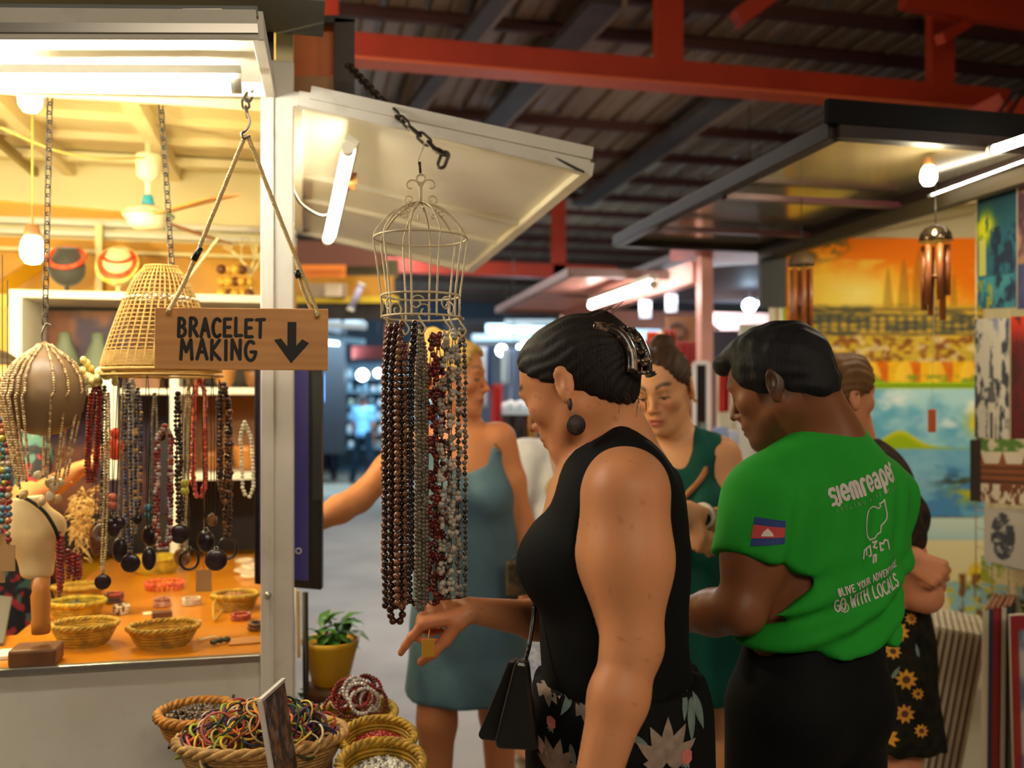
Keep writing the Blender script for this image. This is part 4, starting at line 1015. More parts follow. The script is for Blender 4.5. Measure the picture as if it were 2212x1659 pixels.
def branch(p, d, L, r, n):
    q_ = p + d*L; tre.tube([p, (p + q_)/2 + Vector((random.uniform(-1,1),random.uniform(-1,1),0))*L*.1, q_], [r, r*.85, r*.7], 6)
    if n:
        for s in (-1,1,random.choice((-.3,.4))): branch(q_, (d + Vector((s*random.uniform(.4,.9), random.uniform(-.5,.5), random.uniform(-.2,.25)))).normalized(), L*.72, r*.68, n-1)
branch(cp, Vector((0,0,1)), .09, .007, 3); tre.build('branches', mat('coral_white', (236,222,170), 0.5), cb); MB().lathe([(.03,0),(.028,.01),(.008,.014)], cp, 16).build('foot', mat('coral_white'), cb)
for kx in range(14):
    rgb = [(222,170,60),(96,50,24),(206,150,50)][kx % 3]; p = PY(478 + (kx % 5)*15, 636 - (kx//5)*26, 3.56) + Vector((0, .012*(kx % 2), 0))
    tag(MB().ball(p + Vector((0,0,.004)), .018, 12, 8).build('seed_ball', mat('seed_ball_%d' % (kx % 3), rgb, 0.4)), ['polished yellow seed ball in the cluster beside the coral branch','dark brown seed ball in the cluster beside the coral branch','tan seed ball in the cluster beside the coral branch'][kx % 3], 'ball', ['yellow seed balls','brown seed balls','tan seed balls'][kx % 3])
def painted(name, label, cat, a, b, c, d, fn, nx, ny, m, th=0.02, parent=None, edge=(226,214,190)):
    """a flat picture: a .. b along its foot, d above a; fn(u, v) gives its colours"""
    a, b, c, d = map(Vector, (a,b,c,d)); u = np.linspace(0,1,nx); v = np.linspace(0,1,ny); U, W = np.meshgrid(u, v)
    pts = (np.array(a)*((1-U)*(1-W))[...,None] + np.array(b)*(U*(1-W))[...,None] + np.array(c)*(U*W)[...,None] + np.array(d)*((1-U)*W)[...,None]).reshape(-1,3)
    cols = lin(np.clip(fn(U, W),0,255)).reshape(-1,3)
    idx = np.arange(nx*ny).reshape(ny,nx); fs = np.stack([idx[:-1,:-1],idx[:-1,1:],idx[1:,1:],idx[1:,:-1]],-1).reshape(-1,4)
    n = (b - a).cross(d - a).normalized()
    toc = Vector((0,0,EYE)) - (a + c)/2
    if n.dot(toc) < 0: n = -n; fs = fs[:, ::-1]
    root = parent if parent is not None else thing(name, label, cat, a)
    me = bpy.data.meshes.new('picture'); og = np.array(origin(root)); me.from_pydata((pts + np.array(n)*0.001 - og).tolist(), [], fs.tolist()); set_col(me, cols); mesh_obj('picture', me, m, root)
    MB().quad(a, b, c, d, -th if (b - a).cross(d - a).dot(n) > 0 else th).build('stretcher', mat('canvas_edge', edge, 0.8), root)
    return root
def fbm(U, W, s, seed, o=4):
    r = np.random.default_rng(seed); out = 0; amp = 1; tot = 0
    for i in range(o):
        g = r.random((34,34)); x = (U*s*2**i + r.random()*7) % 32; y = (W*s*2**i + r.random()*7) % 32; xi, yi = x.astype(int), y.astype(int); fx, fy = x - xi, y - yi; fx = fx*fx*(3-2*fx); fy = fy*fy*(3-2*fy)
        out = out + amp*((g[yi,xi]*(1-fx) + g[yi,xi+1]*fx)*(1-fy) + (g[yi+1,xi]*(1-fx) + g[yi+1,xi+1]*fx)*fy); tot += amp; amp *= .55
    return out/tot
def mixc(a, b, f): return np.asarray(a, float)*(1 - f[...,None]) + np.asarray(b, float)*f[...,None]
def step(x, a, b): t = np.clip((x - a)/(b - a), 0, 1); return t*t*(3 - 2*t)
M_paint = mat('oil_paint', attr='Col', rough=0.75, spec=.15, bump=(120,0.15,0.002)); M_print = mat('paper_print', attr='Col', rough=0.6)
def poster(u, v): n = fbm(u,v,5,3); c = mixc((58,34,60),(126,72,48), step(n,.4,.6)); return mixc(c,(40,26,44), step(u,.72,.8)*(1 - step(v,.2,.5)*0))
painted('poster', 'brown and violet picture standing inside the shelf unit', 'poster', PY(95,1110,3.812), PY(385,1110,3.812), PY(385,672,3.812), PY(95,672,3.812), poster, 60, 80, M_print, 0.006)
for i, (x, y) in enumerate(((140,820),(212,835))):
    p = PY(x,y,3.60); rt = thing('small_bust', ['grey-green cone shaped bust, first on the dark shelf','grey-green cone shaped bust nearer the lampshade on the dark shelf'][i], 'display bust', Vector((p.x,p.y,1.521)))
    MB().lathe([(.034,0),(.06,.02),(.062,.06),(.04,.13),(.022,.17),(.02,.2),(0,.203)], Vector((p.x,p.y,1.521)), 22, sy=.7).build('bust_form', mat('velvet_green', (92,100,84), 0.6), rt)
    MB().torus(Vector((p.x,p.y-.01,1.60)), .058, .005, nrm=(0,-.5,1), n=24, sy=.8).build('necklace', mat('cord_dark'), rt)
def bowl(label, c, r, h, rgb):
    rt = thing('wooden_bowl', label, 'bowl', c); MB().lathe([(r*.5,0),(r*.8,h*.25),(r,h*.8),(r,h),(r*.9,h),(r*.75,h*.35),(0.001,h*.2)], c, 24).build('bowl_wall', mat('bowl_%d' % rgb[0], rgb, 0.4, wave=((120,70,26), 30, .4, 3, 'Z')), rt); MB().torus(Vector(c) + Vector((0,0,h)), r*.95, r*.06, n=24).build('rim', mat('bowl_%d' % rgb[0]), rt); return rt
bowl('tall ochre wooden pot at the end of the middle shelf', Vector((-.10,3.62,1.216)), .055, .12, (206,140,50)); bowl('ochre wooden pot beside the tall one on the middle shelf', Vector((-.20,3.62,1.216)), .05, .09, (190,120,44))
bowl('brown wooden bowl in the centre of the middle shelf', Vector((-.315,3.62,1.216)), .05, .07, (150,90,40)); bowl('small ochre bowl stacked upon the tall ochre pot', Vector((-.10,3.62,1.345)), .045, .06, (214,150,60))
for i, x in enumerate((-.38,-.28,-.17,-.09)): bowl(['dark bowl on the upper shelf beside the divider','tan bowl on the upper shelf, second from the divider','brown bowl on the upper shelf, third from the divider','ochre bowl on the upper shelf beside the post'][i], Vector((x,3.62,1.526)), .04, .06 + .02*(i % 2), [(90,56,36),(186,130,70),(130,84,44),(206,150,70)][i])
bx = thing('wooden_box', 'plain brown box on the dark shelf behind the red necklaces', 'box', Vector((-.56,3.6,1.521))); MB().span((-.61,3.55,1.521),(-.50,3.68,1.60)).build('body', M_brownwood, bx, .003); MB().span((-.615,3.545,1.60),(-.495,3.685,1.615)).build('lid', M_brownwood, bx, .003)

# ================================================================== the wire cage of necklaces
kt = 1.74; ks = kt/2000
cg = thing('wire_cage', 'cream wire bird cage used as a hanging necklace rack', 'rack', P(912,690,kt)); ka = P(909,870,kt)
M_wire = mat('cream_wire', (214,196,160), 0.4, var=((150,128,92), 30, 0.5))
def kz(py): return EYE + (HY - py)/2000*kt
def kp(dx, py, dy=0.0): return Vector((ka.x, ka.y, 0)) + CR*(dx*ks) + CF*(dy*ks) + Vector((0,0,kz(py)))
def ringpts(rpx, py, n=40): return [kp(rpx*math.cos(2*math.pi*k/n), py, rpx*math.sin(2*math.pi*k/n)) for k in range(n)]
for rpx, py, wr_, nm in ((100,515,.0022,'upper_ring'),(84,640,.0024,'basket_ring'),(84,686,.0024,'basket_ring')): MB().tube(ringpts(rpx, py), wr_, 6, True).build(nm, M_wire, cg)
for k in range(10):
    a = 2*math.pi*(k + .3)/10; c_, s_ = math.cos(a), math.sin(a)
    pr_ = [(4,436),(30,444),(62,462),(90,492),(101,515),(97,550),(90,600),(85,640),(84,690)]
    MB().tube(hard([kp(r*c_, y, r*s_) for r, y in pr_], 5), 0.0019, 6).build('cage_bar', M_wire, cg)
def scroll(cx, cy, r, a0, turns, sgn, dirx=1, dy=0.0, rot=0.0):
    out = []
    for k in range(30):
        f = k/29; a = math.radians(a0) + sgn*f*turns*2*math.pi; rr = r*(1 - .75*f)
        x = rr*math.cos(a); out.append(kp(cx + x*math.cos(rot), cy - rr*math.sin(a), dy + x*math.sin(rot)))
    return out
for cx, cy, r, a0, tn, sg_ in ((-21,412-10,17,0,.8,1),(21,402,17,180,.8,-1),(-24,432,14,-60,1.1,-1),(24,432,14,240,1.1,1)): MB().tube(scroll(cx, cy, r, a0, tn, sg_), .0015, 5).build('finial_scroll', M_wire, cg)
MB().tube([kp(0,440), kp(0,395)], .003, 8).build('stem', M_wire, cg)
MB().tube([kp(9*math.cos(2*math.pi*k/20), 386 - 9*math.sin(2*math.pi*k/20)) for k in range(20)], .0018, 6, True).build('top_ring', M_wire, cg)
MB().tube(hard([kp(0,376), kp(-6,350), kp(4,322), kp(8,305)], 5), .0012, 5).build('hanging_wire', M_wire, cg)
MB().tube([kp(-1,374), kp(-3,350)], .0028, 6).build('twisted_link', mat('steel_chain'), cg)
for k in range(8):
    a = 2*math.pi*k/8; rr = 78; cx, dy = 84*math.cos(a), 84*math.sin(a); ro = a + math.pi/2
    pts = []
    for q_ in range(26):
        f = q_/25; an = f*2.2*math.pi + .5; r2 = 17*(1 - .72*f); pts.append(kp(cx + r2*math.cos(an)*math.cos(ro), 663 - r2*math.sin(an), dy + r2*math.cos(an)*math.sin(ro)))
    MB().tube(pts, .0016, 5).build('band_scroll', M_wire, cg)
    pts = []
    for q_ in range(24):
        f = q_/23; an = f*1.9*math.pi; r2 = 13*(1 - .7*f); rad = 46 + r2*math.cos(an); pts.append(kp(rad*math.cos(a+.2), 462 - r2*math.sin(an)*.6, rad*math.sin(a+.2)))
    MB().tube(pts, .0013, 5).build('dome_scroll', M_wire, cg)
# hooks under the lower ring
HK = [(-76,0),(-34,-60),(2,-80),(52,-55),(82,-10),(60,50),(-20,70)]
for dx, dy in HK: MB().tube(hard([kp(dx,686,dy), kp(dx+6,700,dy-4), kp(dx+16,716,dy-6), kp(dx+8,728,dy-8), kp(dx+2,718,dy-8)], 5), .002, 6).build('hook', M_wire, cg)

# necklaces on the cage; the big brown beads are separate parts, the smaller ones are joined
bead_me = {}
def bead_mesh(rgb, r):
    if (rgb, r) not in bead_me:
        me = MB().ball((0,0,0), r, 10, 6).mesh('bead'); me.materials.append(mat('bead_%d_%d_%d' % rgb, rgb, 0.22, coat=0.4, var=(tuple(int(x*.6) for x in rgb), 120, .5))); bead_me[(rgb, r)] = me
    return bead_me[(rgb, r)]
def cage_loop(label, x0, x1, y0, y1, dy, cols, r, single=False, group=None, clus=0, jit=.1, gap=1.9):
    xm = (x0 + x1)/2 - 909; hw = (x1 - x0)/2
    top = kp(xm, y0, dy); root = thing('necklace', label, 'necklace', top, group); path = [kp(xm, y0, dy)]
    for f in np.linspace(.05,1,14): path.append(kp(xm - hw*min(1, f*6), y0 + (y1 - y0 - hw)*f, dy - 4))
    for a in np.linspace(180,360,10)[1:-1]: path.append(kp(xm + hw*math.cos(math.radians(a)), y1 - hw - hw*math.sin(math.radians(a)), dy))
    for f in np.linspace(1,.05,14): path.append(kp(xm + hw*min(1, f*6), y0 + (y1 - y0 - hw)*f, dy + 4))
    MB().tube(path + [path[0]], .0008, 4).build('cord', mat('cord_dark'), root)
    if single:
        for p in resample(path, r*gap):
            inst('bead', bead_mesh(random.choice(cols), r), p - top + Vector((random.uniform(-1,1), random.uniform(-1,1), 0))*r*jit, parent=root)
    else:
        b = MB()
        for i, p in enumerate(resample(path, r*gap)):
            if clus and (i//clus) % 2 and random.random() < .7: continue
            b.cur = C(*random.choice(cols)); j = jit
            for _ in range(2 if clus else 1): b.ball(p + Vector((random.uniform(-1,1), random.uniform(-1,1), random.uniform(-.4,.4)))*r*j, r*random.uniform(.8,1.2), 7, 5)
        b.build('beads', M_col, root, kind='stuff')
    return root
BR = [(54,28,22),(70,38,30),(42,22,20)]
cage_loop('rust red bead necklace at the outer end of the cage', 830, 846, 706, 1240, -5, [(130,58,38),(150,70,46)], .0056, gap=1.9)
cage_loop('long dark brown bead necklace hanging lowest, first of the two big brown ones', 836, 858, 708, 1312, -20, BR, .0070, True)
cage_loop('long dark brown bead necklace hanging lowest, second of the two big brown ones', 849, 872, 708, 1336, -34, BR, .0072, True)
cage_loop('copper sheen bead necklace beside the big brown ones', 866, 884, 705, 1296, -62, [(110,66,46),(140,92,64)], .0062, True, gap=2.0)
cage_loop('nearly black bead necklace with a small end loop in the middle of the cage', 893, 912, 704, 1290, -66, [(40,26,26),(54,36,32)], .0058, True)
cage_loop('second nearly black bead necklace behind the first in the cage middle', 888, 905, 706, 1240, 30, [(36,24,24)], .0054)
cage_loop('matt grey seed bead necklace hanging from the front hook', 908, 922, 712, 1300, -80, [(116,104,86),(96,86,70)], .0042, gap=1.75)
cage_loop('second matt grey seed bead necklace behind the front hook', 914, 928, 712, 1290, -72, [(122,112,96),(90,80,66)], .0040, gap=1.75)
cage_loop('dark red chip necklace with gaps of bare thread', 930, 948, 730, 1296, -50, [(96,24,20),(120,34,28),(70,20,20)], .0056, clus=4, jit=.7, gap=1.4)
cage_loop('second dark red chip necklace, slightly longer thread', 940, 958, 726, 1304, -30, [(104,26,22),(84,22,20)], .0056, clus=3, jit=.7, gap=1.5)
cage_loop('white shell cluster necklace at the cage front right of the red chips', 958, 978, 728, 1270, -50, [(176,166,150),(140,130,118),(196,188,174)], .0050, clus=3, jit=.9, gap=1.4)
cage_loop('silver and white cluster necklace next to the black edge strand', 972, 992, 716, 1288, -25, [(150,142,132),(184,176,166),(90,84,80)], .0048, clus=3, jit=.8, gap=1.5)
cage_loop('black and silver edge strand at the far end of the cage', 990, 1005, 690, 1292, -8, [(40,38,36),(120,114,106),(70,66,60)], .0050, gap=2.0, jit=.3)
cage_loop('amber thread necklace behind the red chips', 936, 966, 720, 1120, 40, [(196,120,60),(150,80,40)], .0036, clus=5, jit=.4)

# ================================================================== baskets in front of the stall
tbk = thing('low_table', 'low dark wooden table under the baskets of bracelets', 'table', P(690,1900,1.66))
TZ = 0.768
ta, tb_ = PZ(395,1720,TZ-.012), PZ(900,1720,TZ-.012)
MB().span((ta.x, 1.36, TZ-.022),(tb_.x+.02, 1.70, TZ-.002)).build('table_top', M_brownwood, tbk, .003)
MB().span((-.13, 1.70, TZ-.022),(.02, 1.97, TZ-.002)).build('table_wing', M_brownwood, tbk)
for x, y in ((ta.x+.03,1.40),(tb_.x-.02,1.40),(ta.x+.03,1.66),(tb_.x-.02,1.66)): MB().span((x-.018,y-.018,0),(x+.018,y+.018,TZ-.022)).build('leg', M_brownwood, tbk)
wsx = PZ(428,1590,.80); sh_ = thing('wall_bracket', 'small dark wire bracket under the basket of brown seeds', 'bracket', Vector((wsx.x,wsx.y,.79)))
for dx in (-.05,0,.05): MB().tube([(wsx.x+dx,2.226,.795),(wsx.x+dx,wsx.y-.04,.795)], .003, 6).build('bracket_rod', M_black, sh_)
BT = Quaternion((1,0,0), 0.16)
basket('seed_basket', 'orange-brown braided basket full of dark seeds against the white panel', wsx, .076, .055, .048, (196,126,34), 1, .86, Quaternion((1,0,0), .05), rimr=.009)
heap('dark_seeds', 'dark brown seeds filling the orange-brown basket', 'seeds', wsx + Vector((0,0,.040)), .066, .012, 420, [(58,38,26),(80,54,36),(40,26,20),(110,80,54)], .0052, 1, .86)
p2 = PZ(566,1660,TZ); basket('bracelet_basket', 'wide straw basket heaped with tangled thread bracelets', p2, .155, .12, .062, (206,160,92), 1, .62, rimr=.010)
p3_ = PZ(772,1592,TZ); basket('bracelet_basket', 'yellow basket of red and white bead bracelets behind the others', p3_, .076, .055, .055, (206,164,52), 1, .85, BT, rimr=.008)
p4_ = PZ(815,1645,TZ); basket('bead_basket', 'yellow oval basket with a few red beads in its bottom', p4_, .070, .052, .056, (204,160,44), 1, .85, Quaternion((1,0,0), .3), rimr=.007)
p5_ = PZ(822,1712,TZ); basket('bead_basket', 'yellow basket holding small white shells, closest to the pointing hand', p5_, .074, .052, .060, (198,152,40), 1, .9, Quaternion((1,0,0), .25), rimr=.008)
heap('red_beads', 'small red beads spilled inside the oval yellow basket', 'beads', p4_ + Vector((.004,.008,.030)), .048, .016, 240, [(160,36,20),(190,54,30),(120,24,16)], .0046, 1, .8, Quaternion((1,0,0), .3))
heap('white_shells', 'small white shells heaped in the yellow basket', 'shells', p5_ + Vector((.004,.006,.030)), .056, .018, 420, [(226,220,206),(196,190,176),(244,240,230),(120,116,110)], .0046, 1, .85, Quaternion((1,0,0), .25))
def band(label, group, c, R, r, n_, cols, name='bracelet', seg=26):
    rt = thing(name, label, 'bracelet', c, group); b = MB(); b.cur = C(*cols); b.torus(c, R, r, nrm=n_, n=seg, m=5, sy=random.uniform(.8,1)); b.build('band', M_colm, rt); return rt
TH = [('yellow',(222,186,60)),('red',(176,50,34)),('orange',(224,120,40)),('dark green',(44,70,44)),('straw',(206,180,120)),('violet',(90,50,80)),('black',(30,26,28)),('pink',(214,110,110)),('lime',(170,190,60)),('rust',(150,80,50)),('navy',(44,56,96)),('cream',(226,208,160))]
for i in range(190):
    cn, rgb = TH[i % len(TH)]; a = random.uniform(0,6.283); f = math.sqrt(random.random())
    z = .058 + .055*(1 - f*f) + random.uniform(-.012,.012); c = p2 + Vector((.135*f*math.cos(a), .080*f*math.sin(a), z)); n_ = Vector((random.uniform(-1,1), random.uniform(-1,1)*.8 - .3, random.uniform(.2,1.2)))
    band('thin %s thread bracelet in the tangled heap' % cn, cn + ' thread bracelets in the wide basket', c, random.uniform(.016,.030), random.uniform(.0016,.0028), n_, rgb, 'thread_bracelet', 20)
for i in range(26):
    cn, rgb = [('white',(226,216,206)),('red',(150,40,28)),('dark red',(110,30,26)),('white',(206,196,190))][i % 4]; a = random.uniform(0,6.283); f = math.sqrt(random.random())
    c = p3_ + Vector((.048*f*math.cos(a), .035*f*math.sin(a), .066 + .034*(1 - f*f) + random.uniform(-.006,.012))); nv = Vector((random.uniform(-.7,.7), -1, random.uniform(-.2,.8))).normalized()
    rt = thing('bead_bracelet', '%s bead bracelet in the yellow basket behind the others' % cn, 'bracelet', c, cn + ' bead bracelets'); b = MB(); _, sd, uu = frame_of(nv); R = random.uniform(.020,.027)
    for k in range(24): fc_ = random.uniform(.78,1.1); b.cur = C(*[min(255, x*fc_) for x in rgb]); an = 2*math.pi*k/24; b.ball(c + sd*R*math.cos(an) + uu*R*math.sin(an), .0042, 6, 4)
    b.build('beads', M_col, rt, kind='stuff')
# photo card standing in the heap
pc = thing('photo_card', 'white edged photo card standing among the bracelets', 'card', P(600,1700,1.62))
ca, cb_, cc_, cd_ = P(597,1725,1.52), P(652,1725,1.68), P(613,1468,1.70), P(561,1514,1.54)
def cardpic(u, v): n = fbm(u,v,6,9); c = mixc((40,26,24),(132,86,56), step(n,.35,.65)); return mixc(c,(150,140,140), step(fbm(u,v,9,4),.60,.68)*.6)
painted('x','x','x', ca, cb_, cc_, cd_, cardpic, 40, 60, M_print, .004, pc)
q = MB(); q.bar(ca, cd_, .007, .008, CF); q.bar(cd_, cc_, .007, .006, UP); q.build('white_border', mat('white_card', (214,206,200), .6), pc)
# pot plant behind the post, on a stool
pt = P(714,1478,2.62); pp = thing('potted_plant', 'leafy green plant in a yellow pot behind the corner post', 'plant', pt)
MB().lathe([(.046,0),(.052,.01),(.072,.09),(.079,.112),(.082,.128),(.074,.128),(.066,.10)], pt, 28).build('pot', mat('yellow_pot', (222,170,24), .35, var=((196,140,16), 5, .5)), pp)
MB().lathe([(.0,.105),(.068,.105)], pt, 20).build('soil', mat('soil', (50,36,24), .9), pp)
lf = MB(); lf.add([(0,0,0),(.020,-.014,.006),(.022,0,0),(.020,.014,.006),(.048,-.018,.004),(.050,0,-.003),(.048,.018,.004),(.082,0,-.022)], [(0,1,2),(0,2,3),(1,4,5,2),(2,5,6,3),(4,7,5),(5,7,6)], True)
lme = lf.mesh('leaf'); lme.materials.append(mat('leaf_green', (70,124,50), .4, var=((40,90,36), 8, .6)))
for k in range(34):
    a = random.uniform(0,6.28) if k > 14 else random.uniform(-.8,.9); el = random.uniform(-.5,.9)
    base = Vector((random.uniform(-.03,.05), random.uniform(-.03,.03), .115 + random.uniform(0,.06))); inst('leaf', lme, base, Quaternion((0,0,1), a) @ Quaternion((0,1,0), -el), (random.uniform(.6,1.05),)*3, pp)
for k in range(5): inst('leaf', lme, Vector((-.088,-.02,-.0 - .012*k)), Quaternion((0,0,1), k*1.3) @ Quaternion((0,1,0), .5), (.5,)*3, pp)
stl = thing('stool', 'dark wooden stool under the yellow plant pot', 'stool', Vector((pt.x,pt.y,0)))
MB().lathe([(.0,pt.z-.03),(.075,pt.z-.03),(.075,pt.z-.001),(0,pt.z-.001)], (pt.x,pt.y,0), 24).build('seat', M_brownwood, stl)
for k in range(3): a = 2*math.pi*k/3 + .4; MB().tube([(pt.x+.045*math.cos(a),pt.y+.045*math.sin(a),pt.z-.03),(pt.x+.085*math.cos(a),pt.y+.085*math.sin(a),0)], .012, 8).build('leg', M_brownwood, stl)
as_struct(MB().tube([P(659,1280,2.36), P(663,1760,2.36)], .008, 10).build('trim_3', mat('black_pole', (40,32,26), .5)), 'slim dark pole standing at the aisle side of the post', 'pole')
as_struct(MB().bar(P(644,1276,2.30), P(646,1420,2.30), .008, .01, (0,1,0)).build('trim_4', mat('pale_wood', (220,180,110), .5)), 'pale wooden edge strip below the monitor', 'trim')

# ================================================================== the painting stall (right)
M_dflap = mat('brown_frame', (40,31,28), 0.5, var=((54,42,37), 8, 0.5), spec=.15)
M_gloss = mat('glossy_tin', (176,164,136), 0.16, 0.75, var=((140,126,98), 3, 0.4), bump=(3,0.08,0.02))
rf = flap('awning_flap', 'glossy tin flap of the painting stall in a dark brown frame', (2.17,4.12,2.20),(2.17,2.30,2.20),(1.44,2.30,2.20),(1.44,4.12,2.20), 0.05, (), M_dflap, M_gloss, 0.045)
for f in (0.40,0.74): y = 2.3 + (4.12 - 2.3)*f; MB().span((1.46,y-.02,2.19),(2.16,y+.02,2.21)).build('rib', mat('maroon_bar', (96,50,56), .4), rf)
MB().span((1.40,2.27,2.235),(2.4,2.29,2.30)).build('edge_board', mat('black_board', (16,14,12), .8, spec=.1), rf)
as_struct(MB().span((2.17,2.2,2.15),(2.21,4.14,2.2)).build('trim_5', mat('olive_header', (74,62,40), .6)), 'dark olive header bar along the opening of the painting stall', 'trim')
as_struct(MB().bar((2.20,2.1,2.215),(2.20,4.1,2.215), .03, .045).build('trim_6', M_dark), 'dark header bar above the painting stall opening', 'trim')
rc = struct('stall_ceiling', 'olive cream ceiling of the painting stall', 'ceiling', (3,3.3,2.4))
MB().add([(2.2,2.0,2.22),(4.6,2.0,2.72),(4.6,4.2,2.72),(2.2,4.2,2.22),(2.2,2.0,2.24),(4.6,2.0,2.74),(4.6,4.2,2.74),(2.2,4.2,2.24)], [(0,1,2,3),(7,6,5,4),(0,4,5,1),(1,5,6,2),(2,6,7,3),(3,7,4,0)]).build('ceiling_board', mat('olive_cream', (214,196,130), .5, var=((180,158,90), 3, .5)), rc)
for y in (2.5,3.2,3.8): MB().bar((2.2,y,2.20),(4.6,y,2.70), .04, .035).build('rafter', mat('olive_bar', (140,122,74), .5), rc)
as_struct(MB().span((2.24,4.10,0),(4.6,4.16,2.23)).add([(2.24,4.10,2.22),(4.6,4.10,2.22),(4.6,4.10,2.71),(2.24,4.16,2.22),(4.6,4.16,2.22),(4.6,4.16,2.71)], [(0,1,2),(5,4,3),(0,2,5,3),(1,4,5,2),(0,3,4,1)]).build('wall_painting_stall', mat('stall_wall', (196,184,150), .6)), 'back wall of the painting stall behind the canvases', 'wall')
as_struct(MB().span((4.6,2.0,0),(4.66,4.16,2.75)).build('wall_stall_right', mat('stall_wall')), 'far end wall of the painting stall', 'wall')
tube_lamp('bright tube lamp at the top corner over the painting stall', P(2140,326,2.62), P(2330,262,2.3), .013, lamp('tube_right', (255,252,240), 12))
tube_lamp('thin strip lamp along the header of the painting stall', P(2005,424,3.22), P(2260,330,2.74), .0035, lamp('strip_right', (255,250,236), 7))
# hanging mesh behind the pictures
def wire_panel(label, a, b, c, d, nx, ny, r=.0018):
    a, b, c, d = map(Vector, (a,b,c,d)); rt = thing('wire_grid', label, 'grid', a); m = mat('grid_wire', (206,190,140), .4, .4)
    for i in range(nx+1): f = i/nx; MB().tube([a.lerp(b,f), d.lerp(c,f)], r, 5).build('wire', m, rt)
    for i in range(ny+1): f = i/ny; MB().tube([a.lerp(d,f), b.lerp(c,f)], r, 5).build('wire', m, rt)
    return rt
wire_panel('white wire grid holding the big paintings', PY(1700,560,4.09), PY(2140,600,4.09), PY(2140,532,4.09), PY(1700,492,4.09), 26, 3)
wx = 2.30
wire_panel('wire grid at the stall front holding the small prints', PX(2108,1300,wx), PX(2300,1400,wx), PX(2300,330,wx), PX(2108,412,wx), 5, 22, .002)

# ---- paintings (flat pictures): the colours are laid down as fine dabs
def sunset(u, v):
    n = fbm(u,v,6,1); n2 = fbm(u*1.0,v*3,14,2); sky = mixc((255,206,60),(238,120,14), step(v + (u-.35)*.35 + (n-.5)*.5,.55,.95)); sky = mixc(sky,(255,236,140), np.exp(-((u-.34)**2/.03 + (v-.62)**2/.02))*.9); sky = mixc(sky,(250,226,90), step(n,.5,.7)*.6*(v<.85))
    c = sky
    for cx, w_, h in ((.50,.030,.80),(.58,.034,.86),(.66,.040,.93),(.75,.030,.84),(.84,.026,.76)):      # temple towers
        inside = step(np.clip(1 - np.abs(u-cx)/(w_*np.clip((h - v)/.28,0,1)**.6 + 1e-4),0,1),.02,.2)*(v < h)*(v > .5); c = mixc(c,(150,110,40), inside*.5*(v>.5))
    wall = (1 - step(v,.52,.56)); body = mixc((206,168,64),(94,92,70), step(n2,.42,.6)); c = mixc(c, body, wall*.9)
    lines = (np.sin(v*150) > .55)*wall; c = mixc(c,(70,66,58), lines*.5)
    cols = ((np.sin(u*130) > .2) & (v > .36) & (v < .47)); c = mixc(c,(60,70,84), cols*.55)
    lo = (v < .33); dots = step(fbm(u,v,26,7,2),.5,.6); c = mixc(c, mixc((226,190,60),(150,84,34), dots), lo*.75); c = mixc(c,(236,214,170), lo*step(fbm(u,v,22,8,2),.6,.68)*.7)
    bot = (v < .16); r_ = (u*6) % 1; arch = (np.abs(r_-.5) < .28*np.clip((.17 - v)/.1,0,1)**.4); c = mixc(c, mixc((250,190,30),(230,110,20), step(r_,.3,.8)), bot*.85); c = mixc(c,(255,216,70), bot*arch*.7); c = mixc(c,(120,150,40), (v < .07)*step(fbm(u,v,18,5),.45,.6)*.8)
    tree = step(fbm(u,v,22,12,3),.46,.56)*np.clip(1 - ((u-.12)**2/.05 + (v-1.0)**2/.035),0,1); c = mixc(c,(110,96,48), np.clip(tree*1.6,0,.85))
    c = mixc(c,(150,196,30), (v < .018)*1.0); return c
def lake(u, v):
    n = fbm(u,v,5,21); c = mixc((96,170,206),(176,220,232), step(n + v*.3,.45,.85)); c = mixc(c,(240,248,250), step(fbm(u,v*1.4,5,22),.55,.75)*(v>.68)*.8)
    c = mixc(c,(110,170,210), (v<.52)*.6); c = mixc(c,(70,130,190), step(fbm(u,v,6,23),.5,.62)*(v<.4)*.8)
    isl = np.exp(-((u-.56)/.10)**2)*.11 + .03*np.exp(-((u-.56)/.25)**2) + .52; c = mixc(c,(150,180,24), (v > .515)*(v < isl)*1.0); c = mixc(c,(206,200,40), (v > isl-.035)*(v < isl)*(v>.53)*.7)
    c = mixc(c,(52,62,60), step(fbm(u*1.2,v*2,18,25),.45,.52)*np.exp(-((u-.86)/.12)**2 - ((v-.27)/.05)**2)); c = mixc(c,(186,186,40), np.clip(step(fbm(u,v,16,26),.42,.5)*np.exp(-((u-.92)/.09)**2 - ((v-.18)/.07)**2),0,1)); c = mixc(c,(226,200,30), np.clip(np.exp(-((u-.98)/.06)**2 - ((v-.72)/.09)**2)*1.4,0,1)); c = mixc(c,(60,46,30), (u>.955)*(v<.62)*(v>.3)*.7)
    c = mixc(c,(160,190,24), (v > .975)*1.0); return c
